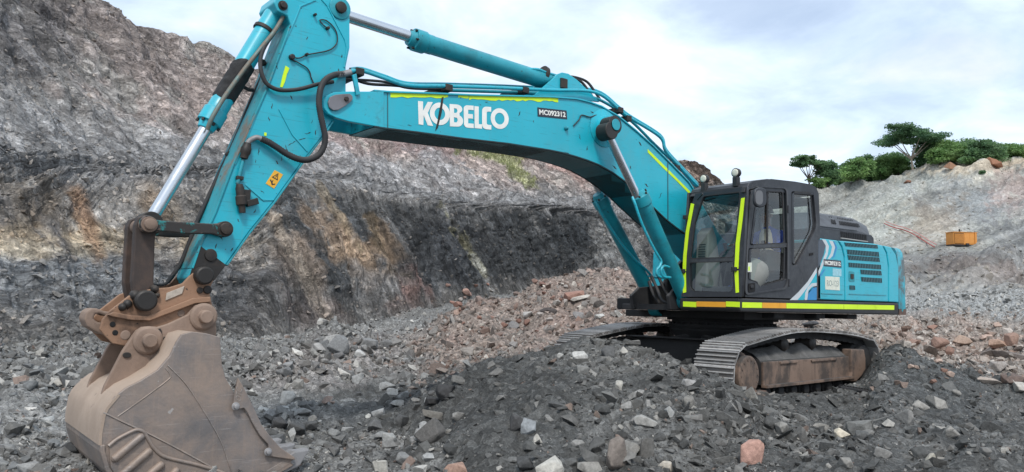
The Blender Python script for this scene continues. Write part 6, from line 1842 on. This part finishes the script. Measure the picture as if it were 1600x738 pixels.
random.seed(21)
NAMED = [
    (1172, 704, 46, 52, (168, 136, 126), 'large pinkish flat slab leaning on the dark heap at the bottom', .4),
    (1312, 677, 22, 20, (196, 190, 176), 'small cream rounded stone below the rear of the track', .9),
    (1338, 662, 36, 46, (112, 114, 114), 'big grey blocky stone beside the small cream stone', .8),
    (1011, 657, 38, 20, (150, 151, 150), 'pale grey oblong stone on the dark heap in front of the track', .8),
    (1046, 640, 14, 22, (160, 163, 164), 'narrow upright pale stone just left of the track front', .8),
    (1074, 628, 22, 20, (120, 120, 118), 'grey stone with a dark side just before the track front', .9),
    (1076, 598, 20, 14, (148, 149, 150), 'light angular stone at the foot of the track shoes', .9),
    (455, 622, 25, 27, (160, 161, 160), 'whitish square block on the floor right of the bucket', .8),
    (678, 672, 44, 40, (92, 92, 92), 'large dark rounded slab in the hollow, the biggest there', .5),
    (682, 650, 36, 13, (110, 109, 106), 'flat grey stone lying above the large dark slab', .8),
    (614, 684, 22, 22, (150, 153, 154), 'pale grey block in the hollow right of the bucket teeth', .9),
    (582, 654, 9, 8, (196, 198, 196), 'tiny white pebble in the dark hollow', .9),
    (829, 664, 24, 32, (134, 140, 146), 'bluish grey pointed stone on the left flank of the dark heap', .6),
    (806, 658, 26, 28, (74, 75, 77), 'dark angular block left of the bluish pointed stone', .8),
    (843, 685, 15, 24, (186, 186, 182), 'upright whitish stone right of the bluish pointed stone', .8),
    (862, 726, 56, 32, (178, 178, 174), 'big jagged white stone at the bottom edge left of the middle', .8),
    (824, 721, 32, 28, (72, 74, 76), 'dark square block touching the big jagged white stone', .8),
    (602, 730, 26, 26, (172, 172, 168), 'pale rounded stone at the bottom edge right of the bucket', .9),
    (722, 734, 42, 26, (156, 130, 118), 'pinkish rounded boulder at the bottom edge left of the middle', .9),
    (964, 712, 34, 68, (118, 112, 108), 'tall brownish upright slab at the bottom below the heap', .7),
    (985, 700, 30, 20, (128, 128, 126), 'grey broken block on top of the tall brownish slab', .9),
    (1012, 700, 26, 40, (96, 96, 95), 'dark grey leaning slab right of the tall brownish slab', .6),
    (925, 728, 40, 20, (140, 140, 138), 'flat pale stone at the bottom edge beside the tall brownish slab', .8),
    (1040, 728, 24, 20, (176, 172, 164), 'cream stone at the bottom edge under the leaning slab', .8),
    (905, 556, 26, 22, (176, 178, 178), 'bright white shard high on the dark heap', .4),
    (876, 557, 12, 11, (158, 160, 160), 'small white chip left of the bright white shard', .6),
    (955, 550, 26, 20, (88, 90, 92), 'dark block on the crest of the heap before the cab', .9),
    (910, 576, 22, 16, (120, 122, 122), 'grey angular stone below the bright white shard', .9),
    (968, 602, 15, 18, (166, 166, 162), 'pale upright chip halfway down the dark heap', .8),
    (530, 538, 36, 30, (118, 121, 124), 'large grey split block on the ridge behind the bucket', .8),
    (512, 540, 18, 34, (106, 109, 112), 'upright grey slab at the left end of the split block', .7),
    (566, 553, 18, 14, (172, 174, 175), 'white stone lying before the large grey split block', .8),
    (575, 536, 34, 18, (122, 124, 126), 'flat grey slab at the right end of the ridge blocks', .8),
    (432, 648, 22, 20, (130, 132, 134), 'grey stone standing beside the tip of the side cutter', .9),
    (445, 660, 26, 22, (72, 73, 75), 'dark wedge stone right of the side cutter', .9),
    (495, 655, 14, 16, (140, 140, 138), 'pale rough stone in the dark ground right of the bucket', .8),
    (472, 600, 20, 15, (138, 138, 136), 'light stone on the slope above the whitish square block', .9),
    (700, 610, 30, 26, (60, 61, 63), 'black broken slab at the top of the dark hollow', .8),
    (680, 625, 26, 18, (54, 55, 57), 'black flat slab tilted in the middle of the hollow', .6),
    (898, 460, 34, 18, (146, 116, 106), 'large flat reddish slab near the top of the red pile', .8),
    (906, 470, 30, 7, (178, 176, 172), 'long thin white stone under the reddish slab', .8),
    (855, 484, 26, 11, (78, 74, 74), 'flat slab with a dark shaded side on the red pile', .8),
    (826, 491, 18, 11, (178, 178, 178), 'white boulder at the left of the red pile', .9),
    (903, 494, 20, 16, (128, 128, 130), 'grey tilted slab low on the red pile', .6),
    (936, 495, 16, 10, (176, 178, 178), 'small white block low on the red pile above the far track', .9),
    (966, 491, 18, 14, (170, 172, 172), 'pale square block low on the red pile near the boom cylinders', .9),
    (800, 508, 22, 12, (120, 120, 122), 'dark grey stone at the foot of the red pile', .9),
    (1466, 537, 24, 24, (140, 116, 106), 'reddish square block in the row behind the track', .9),
    (1500, 533, 30, 16, (152, 134, 122), 'brown flat block in the row behind the track', .9),
    (1578, 531, 22, 26, (138, 116, 106), 'upright brown slab at the right edge of the brown rocks', .6),
    (1556, 537, 26, 14, (160, 136, 122), 'tan block left of the upright brown slab', .9),
    (1572, 556, 54, 13, (112, 106, 104), 'long dark plank shaped stone at the right among the brown rocks', .9),
    (1553, 572, 30, 18, (146, 142, 140), 'grey stone under the long dark plank shaped stone', .9),
    (1576, 590, 30, 20, (104, 92, 88), 'dark brown block at the right edge above the heap', .9),
    (1590, 605, 22, 20, (168, 166, 162), 'pale block at the right edge of the picture', .9),
    (1545, 596, 44, 12, (160, 152, 146), 'pale thin slab tilted in front of the brown rocks', .8),
    (1428, 536, 18, 14, (150, 126, 116), 'small reddish block right behind the rear of the track', .9),
    (1408, 650, 28, 26, (120, 121, 121), 'grey block on the slope below the rear of the track', .9),
    (1446, 712, 14, 24, (172, 170, 162), 'cream upright chip at the bottom right', .8),
    (1264, 508, 30, 11, (70, 72, 76), 'dark flat stone on the ground seen under the deck', .9),
    (1560, 254, 30, 15, (150, 112, 92), 'reddish boulder on the rim of the hill on the right', .9),
    (1494, 261, 22, 10, (150, 118, 98), 'low reddish boulder left on the rim of the hill', .9),
    (1421, 284, 11, 6, (120, 90, 76), 'small brown boulder below the tree on the hill rim', .9),
    (130, 700, 34, 22, (58, 60, 62), 'dark flat stone lying beside the heel of the bucket', .9),
    (62, 728, 36, 18, (140, 143, 145), 'pale grey stone at the bottom left corner', .9),
    (30, 700, 30, 16, (120, 123, 125), 'flat grey stone at the left edge near the bottom', .9),
]
for (x, y, w, h, c, lab, dep) in NAMED:
    rock(x, y, w, h, c, lab, depth=dep, rot=random.uniform(-14, 14), cat='boulder' if 'boulder' in lab else 'rock')
ZONES = [
    (78, 700, 1560, 600, 735, 10, 30, [(90, 92, 93), (118, 119, 119), (140, 140, 138), (76, 78, 79)], 'middling grey stone lying loose on the dark heap in the foreground', 'stones on the dark heap'),
    (46, 380, 680, 590, 735, 10, 30, [(116, 119, 121), (140, 143, 145), (88, 90, 92)], 'middling grey stone lying on the floor right of the bucket', 'stones right of the bucket'),
    (30, 0, 120, 560, 735, 10, 20, [(116, 120, 123), (142, 146, 148), (94, 97, 100)], 'middling grey stone lying on the floor left of the bucket', 'stones left of the bucket'),
    (40, 400, 640, 525, 595, 9, 26, [(116, 118, 120), (134, 135, 136), (98, 99, 101)], 'middling grey stone lying along the low ridge behind the bucket', 'stones on the low ridge'),
    (44, 690, 1010, 440, 520, 8, 15, [(146, 122, 114), (134, 106, 97), (152, 148, 146), (124, 112, 108)], 'middling stone among the reddish rubble of the pile behind the boom', 'stones on the red pile'),
    (36, 1380, 1598, 508, 600, 9, 18, [(150, 134, 126), (136, 110, 100), (160, 156, 152), (120, 108, 102)], 'middling stone among the brown rubble behind the rear of the track', 'stones in the brown rubble'),
]
LM_ = [((x, y), ' '.join(lab.split()[:6]), lab) for (x, y, w, h, c, lab, dep) in NAMED]
SHORT = []
for (x, y, w, h, c, lab, dep) in NAMED:
    ws = lab.split(); cut = [i for i, q in enumerate(ws) if q in ('leaning', 'below', 'beside', 'on', 'just', 'at', 'lying', 'in', 'left', 'touching', 'high', 'halfway', 'standing', 'right', 'near', 'under', 'low', 'with', 'seen', 'tilted')]
    SHORT.append((x, y, ' '.join(ws[:(cut[0] if cut else 5)])))
# only the landmarks whose short name names one stone
_cnt = {}
for q in SHORT: _cnt[q[2]] = _cnt.get(q[2], 0) + 1
SHORT = [q for q in SHORT if _cnt[q[2]] == 1 and 2 <= len(q[2].split()) <= 5]
DIRS = ['right of', 'below and right of', 'below', 'below and left of', 'left of', 'above and left of', 'above', 'above and right of']
ORD = ['', 'second ', 'third ', 'fourth ', 'fifth ', 'sixth ', 'seventh ', 'eighth ']
mids = []
for (n, xa, xb_, ya, yb, s0, s1, pal, lab, grp) in ZONES:
    for _ in range(n):
        x = random.uniform(xa, xb_); y = random.uniform(ya, yb); w = s0 + (s1 - s0) * random.random() ** 2
        if 1080 < x < 1375 and y < 640: y = random.uniform(650, 730)
        if 100 < x < 480 and y > 500 and x < 395: x = random.uniform(400, 640)
        p_, k_, d_, n__ = on_ground(x, y)
        if abs(p_.x) < 2.9 and abs(p_.y) < 1.9: continue
        c = random.choice(pal); f_ = random.uniform(.85, 1.15); asp = random.uniform(.45, .95)
        c = tuple(min(255, v * f_) for v in c)
        lum = sum(c) / 3; warm = c[0] - c[2] > 14
        tone = ('pale ' if lum > 138 else 'dark ' if lum < 98 else '') + ('reddish' if warm else 'grey')
        shp = 'flat stone' if asp < .58 else 'blocky stone' if asp > .80 else 'stone'
        size = 'small' if w < s0 + .25 * (s1 - s0) else 'middling'
        _, _, lm = min(((q[0] - x) ** 2 + ((q[1] - y) * 1.3) ** 2, i, q) for i, q in enumerate(SHORT))
        an = math.degrees(math.atan2(y - lm[1], x - lm[0])) % 360
        key = '%s %s %s|%s the %s' % (size, tone, shp, DIRS[int((an + 22.5) // 45) % 8], lm[2])
        mids.append((key, math.hypot(x - lm[0], y - lm[1]), x, y, w, asp, c, grp))
mids.sort(key=lambda q: (q[0], q[1]))
_last = None; _k = 0
for (key, dd, x, y, w, asp, c, grp) in mids:
    _k = _k + 1 if key == _last else 0; _last = key
    a_, b_ = key.split('|')
    lab = (ORD[min(_k, 7)] + a_ + ' ' + b_) if _k else a_ + ' close ' + b_ if False else ORD[min(_k, 7)] + a_ + ' ' + b_
    rock(x, y, w, w * asp, c, lab, group=grp, rot=random.uniform(-20, 20), depth=random.uniform(.6, 1))

# ------------------------------------------------------------------ generator, hose, belt scrap
GY = worn('orange_yellow_paint', (.60, .25, .05), .45, 0, (.28, .15, .05), .5, .8, .5, 1.2, dust=.15, bump=.05, vary=.08)
gp, _, gd, _ = on_ground(1511, 386.5)
gp = gp + Vector((0, 0, .12))
GEN = empty('generator', gp)
ga = YAW + math.pi / 2 + math.radians(8)
GEN.rotation_euler = (0, 0, ga)
tag(GEN, 'orange louvred generator set standing on the far terrace of the hill', 'generator')
pm = FPX / ((np.array(gp) - CAM) @ CF)
L_, Hh, Dp = 40 / pm, 21 / pm, 18 / pm
MB().box((-L_ / 2, -Dp, .16), (L_ / 2, 0, Hh)).build('housing', GY, GEN, .03)
MB().box((-L_ / 2 - .06, -Dp - .05, Hh + .002), (L_ / 2 + .06, .06, Hh + .07)).build('roof_cap', GY, GEN, .02)
MB().box((-L_ / 2, -Dp, 0), (L_ / 2, -.03, .158)).build('skid_base', M_black, GEN, .01)
def gbox(xa, ya, za, xb_, yb, zb, nm, mat, bev=0.0):     # x measured from the left end as seen from the quarry floor
    return MB().box((L_ / 2 - xb_, ya, za), (L_ / 2 - xa, yb, zb)).build(nm, mat, GEN, bev)


gbox(.06, .001, .22, L_ * .43, .012, Hh - .1, 'louvre_opening', M_slot)
for i in range(9):
    z = .28 + i * (Hh - .42) / 9
    gbox(.08, .013, z, L_ * .42, .09, z + .08, 'louvre_slat', GY)
gbox(L_ * .46, .002, .3, L_ * .66, .025, Hh - .12, 'access_door', GY, .01); gbox(L_ * .68, .002, .3, L_ * .88, .025, Hh - .12, 'access_door', GY, .01)
gbox(L_ - .32, .002, .2, L_ - .2, .10, Hh - .02, 'corner_post', GY, .01); gbox(L_ * .5, .002, .04, L_ * .5 + .4, .12, .3, 'fork_pocket', M_black, .01)
MB().cyl((.2, -Dp / 2, Hh + .06), (.2, -Dp / 2, Hh + .45), .09, seg=12).build('exhaust', M_black, GEN, 0, 50)
hp = []
for (x, y) in ((1384, 354), (1398, 358), (1411, 362), (1424, 367), (1438, 375), (1450, 383), (1461, 389)):
    q, *_ = on_ground(x, y); hp.append(q + Vector((0, 0, .22)))
tag(MB().tube(catmull(hp, 8), .07, 7).build('supply_hose', worn('red_hose', (.42, .06, .05), .6, 0, (.25, .15, .13), .45, .7, .6, 1.0), None, 0, 60), 'thin red hose running down the hillside towards the generator', 'hose')
hp2 = [q + Vector((.2, .3, .25)) for q in hp]
tag(MB().tube(catmull(hp2, 8), .05, 7).build('supply_hose', flat('pale_red_hose', (.50, .20, .18), .6), None, 0, 60), 'paler pinkish hose lying beside the red one on the hillside', 'hose')
bp_, *_ = on_ground(1330, 618)
mbt = MB(); mbt.box((-.22, -.035, 0), (.22, .035, .03))
BS = empty('belt_scrap', bp_ + Vector((0, 0, .06))); BS.rotation_euler = (0, math.radians(-8), YAW + math.pi / 2 + .2)
tag(BS, 'short piece of black ribbed belt lying below the rear of the track', 'belt')
mbt.build('belt', M_rubber, BS, .006)
for i in range(10):
    MB().box((-.21 + i * .043, -.036, .031), (-.19 + i * .043, .036, .05)).build('belt_rib', M_rubber, BS)

# ------------------------------------------------------------------ vegetation
def leaf_mat(name, c1, c2):
    m, t, b, o = new_mat(name)
    tc = t.nodes.new('ShaderNodeTexCoord'); n = noise_node(t, .45, 4, .6, tc.outputs['Object'])
    oi = t.nodes.new('ShaderNodeAttribute'); oi.attribute_name = 'Col'
    c = mix_node(t, rng_node(t, n.outputs['Fac'], .35, .65), c1, c2)
    c = mix_node(t, 1.0, c, oi.outputs['Color'], 'MULTIPLY')
    c = mix_node(t, 1.0, c, (1.45, 1.32, 1.5), 'MULTIPLY')
    t.links.new(c, b.inputs['Base Color']); b.inputs['Roughness'].default_value = .6
    tl = t.nodes.new('ShaderNodeBsdfTranslucent'); t.links.new(c, tl.inputs[0]); mxs = t.nodes.new('ShaderNodeMixShader'); mxs.inputs[0].default_value = .42
    t.links.new(b.outputs[0], mxs.inputs[1]); t.links.new(tl.outputs[0], mxs.inputs[2]); t.links.new(mxs.outputs[0], o.inputs[0])
    b.inputs['Transmission Weight'].default_value = 0.0
    b.inputs['Subsurface Weight'].default_value = 0.0
    return m


LM = [leaf_mat('dark_foliage', (.06, .13, .055), (.11, .21, .075)), leaf_mat('mid_green_foliage', (.085, .18, .05), (.16, .27, .08)), leaf_mat('feathery_foliage', (.055, .135, .062), (.105, .20, .08))]
M_bark = worn('pale_bark', (.36, .30, .24), .85, 0, (.16, .13, .10), .5, .7, .6, 1.5)
M_bark2 = worn('brown_bark', (.10, .075, .055), .85, 0, (.05, .04, .03), .5, .7, .6, 1.5)


def foliage(centres, radii, n_per, leaf, rng):
    C_ = []; col = []
    for c, r in zip(centres, radii):
        m = max(6, int(n_per * (r[0] * r[1] * r[2]) ** .5))
        q = rng.normal(size=(m, 3)); q /= np.linalg.norm(q, axis=1)[:, None]; q *= rng.uniform(.25, 1.30, (m, 1)) ** .7
        C_.append(np.array(c) + q * np.array(r)); col.append(np.repeat(rng.uniform(.75, 1.25), m))
    C_ = np.concatenate(C_); col = np.concatenate(col) * rng.uniform(.7, 1.3, len(C_))
    n = len(C_)
    a = rng.normal(size=(n, 3)); a[:, 2] *= .5; a /= np.linalg.norm(a, axis=1)[:, None]
    b_ = np.cross(a, rng.normal(size=(n, 3))); b_ /= np.linalg.norm(b_, axis=1)[:, None]
    s_ = leaf * rng.uniform(.6, 1.4, (n, 1))
    V = np.stack([C_ - a * s_, C_ + b_ * s_ * .5, C_ + a * s_, C_ - b_ * s_ * .5], 1).reshape(-1, 3)
    F = np.arange(4 * n).reshape(n, 4)
    return V, F, np.repeat(np.repeat(col[:, None], 3, 1), 4, axis=0)


def tree(px, py, hpx, wpx, kind, label, name='tree', group=None, back=0.0, seed=1, umbrella=False, bark=None, cat='tree'):
    rng = np.random.default_rng(seed)
    c = int(np.searchsorted(XS, px))
    row = rs_[9]
    col = QY[rs_[7]:row + 1, c]; hit = np.nonzero(col <= py)[0]
    r = rs_[7] + (hit[0] if len(hit) else len(col) - 1)
    base = Vector(P[r, c]) + Vector((AZ[c, 0], AZ[c, 1], 0)) * back
    z = (np.array(base) - CAM) @ CF; m = z / FPX
    Hm, Wm = hpx * m, wpx * m
    T = empty(name, base - Vector((0, 0, .3)))
    tag(T, label, cat, group)
    mb = MB(); tips = []
    nst = 4 if umbrella else 2
    if umbrella:
        f0 = Vector((.04 * Wm, 0, Hm * .30))
        mb.tube(catmull([(0, 0, 0), (.015 * Wm, 0, Hm * .16), f0], 5), lambda t: Hm * .030 * (1 - .35 * t), 8)
        for k in range(7):
            an = 2 * math.pi * k / 7 + rng.uniform(-.3, .3); rr = Wm * rng.uniform(.22, .42)
            e = Vector((rr * math.cos(an), rr * math.sin(an) * .8, Hm * rng.uniform(.62, .80)))
            mb.tube(catmull([f0 * .9, f0.lerp(e, .45) + Vector((0, 0, -.02 * Hm)), e], 5), lambda t: Hm * .016 * (1 - .75 * t) + .02, 6)
            tips.append(e)
    else:
        for k in range(nst):
            an = rng.uniform(0, 6.28); e = Vector((Wm * .2 * math.cos(an), Wm * .2 * math.sin(an), Hm * .7))
            mb.tube(catmull([(.1 * k, 0, 0), (e.x * .3, e.y * .3, Hm * .35), e], 5), lambda t: Hm * .03 * (1 - .8 * t) + .02, 6)
    mb.build('trunk', bark or M_bark2, T, 0, 60)
    cen, rad = [], []
    if umbrella:
        for e in tips + [Vector((0, 0, Hm * .86)), Vector((.2 * Wm, .1 * Wm, Hm * .86)), Vector((-.2 * Wm, 0, Hm * .82)), Vector((.34 * Wm, 0, Hm * .88))]:
            for k in range(6):
                cen.append((e.x + rng.normal(0, Wm * .08), e.y + rng.normal(0, Wm * .08), e.z + rng.uniform(-.03, .12) * Hm)); rad.append((Wm * rng.uniform(.07, .13), Wm * rng.uniform(.07, .12), Hm * rng.uniform(.025, .06)))
        V, F, cl = foliage(cen, rad, 260, .20, rng)
    else:
        nb = int(26 + 16 * (wpx / 40))
        for k in range(nb):
            u = rng.uniform(-1, 1); v = rng.uniform(-1, 1); h_ = rng.uniform(.12, 1.0) ** .8
            w_ = math.sqrt(max(.05, 1 - (h_ - .45) ** 2 / .45))
            cen.append((u * Wm * .42 * w_, v * Wm * .30 * w_, Hm * h_ * .92)); s_ = rng.uniform(.10, .2); rad.append((Wm * s_, Wm * s_, Hm * s_ * .8))
        V, F, cl = foliage(cen, rad, 190, .20, rng)
    me = np_mesh('crown', V, F, False, cl)
    link('crown', me, LM[kind], T)
    return T


VG = 'trees on the rim of the hill'
tree(1431, 266, 66, 118, 2, 'spreading tree with pale forked trunk and flat crown on the hill rim', seed=3, umbrella=True, bark=M_bark, group=VG)
tree(1266, 292, 48, 58, 0, 'small dark tree at the left end of the hill rim beside the cab roof', seed=4, umbrella=True, group=VG)
tree(1296, 292, 40, 44, 0, 'dark bushy tree second from the left on the hill rim', seed=5, group=VG)
tree(1357, 276, 48, 60, 0, 'tall dark tree left of the flat crowned one', seed=6, umbrella=True, back=6, group=VG)
tree(1330, 280, 40, 56, 0, 'dark tree between the bushes and the tall dark tree', seed=7, back=4, group=VG)
tree(1366, 276, 40, 60, 0, 'dense dark tree under the tall dark one left of the forked trunk', seed=17, back=7, group=VG)
tree(1402, 268, 46, 70, 0, 'dense dark tree right behind the flat crowned tree', seed=8, back=8, group=VG)
tree(1464, 258, 48, 70, 0, 'dense dark tree right of the pale forked trunk', seed=9, back=9, group=VG)
tree(1503, 254, 44, 84, 1, 'broad mid green tree at the middle of the rim right of the forked trunk', seed=10, back=4, group=VG)
tree(1545, 252, 40, 74, 0, 'broad dark green tree above the reddish boulder on the rim', seed=11, back=6, group=VG)
tree(1553, 250, 46, 30, 0, 'thin tree whose tip stands above the others at the right', seed=12, umbrella=True, back=10, group=VG)
tree(1590, 248, 30, 66, 1, 'low green tree at the right edge of the hill rim', seed=13, back=4, group=VG)
SG = 'shrubs on the rim of the hill'
for i, (x, y, h, w, lab) in enumerate(((1282, 294, 20, 34, 'low yellowish shrub on the rim next to the cab roof'), (1310, 288, 28, 46, 'mid green shrub on the rim below the dark trees'), (1345, 283, 36, 56, 'feathery green shrub left of the pale forked trunk'), (1378, 276, 40, 52, 'tall feathery shrub close to the pale forked trunk'),
                                       (1408, 272, 30, 40, 'grey green shrub at the foot of the pale forked trunk'), (1476, 260, 28, 44, 'bright green shrub right of the pale forked trunk'), (1513, 254, 20, 50, 'low green shrub under the broad mid green tree'))):
    tree(x, y, h, w, 1, lab, 'shrub', SG, 0, 40 + i, cat='shrub')
tag(tree(1541, 273, 6, 10, 0, 'single dark bush low on the bare hillside', 'shrub', None, 0, 77, cat='shrub'))
# grass on the upper slope
rng = np.random.default_rng(8)
gm_ = np.argwhere(grass_m > .35)
if len(gm_):
    g_ = gm_[rng.integers(0, len(gm_), 1500)]
    B_ = P[g_[:, 0], g_[:, 1]]; n = len(B_)
    a = rng.uniform(0, 6.28, n); h_ = rng.uniform(.10, .28, n); w_ = .04
    dx = np.stack([np.cos(a), np.sin(a), 0 * a], 1)
    V = np.stack([B_ - dx * w_, B_ + dx * w_, B_ + np.stack([rng.normal(0, .1, n), rng.normal(0, .1, n), h_], 1)], 1).reshape(-1, 3)
    me = np_mesh('grass', V, np.arange(3 * n).reshape(n, 3), False, np.repeat(rng.uniform(.8, 1.3, (n, 1)) * np.ones((1, 3)), 3, axis=0))
    tag(link('grass', me, leaf_mat('grass_green', (.16, .20, .07), (.24, .27, .11))), 'patch of yellow green grass on the slope above the bench', kind='stuff')
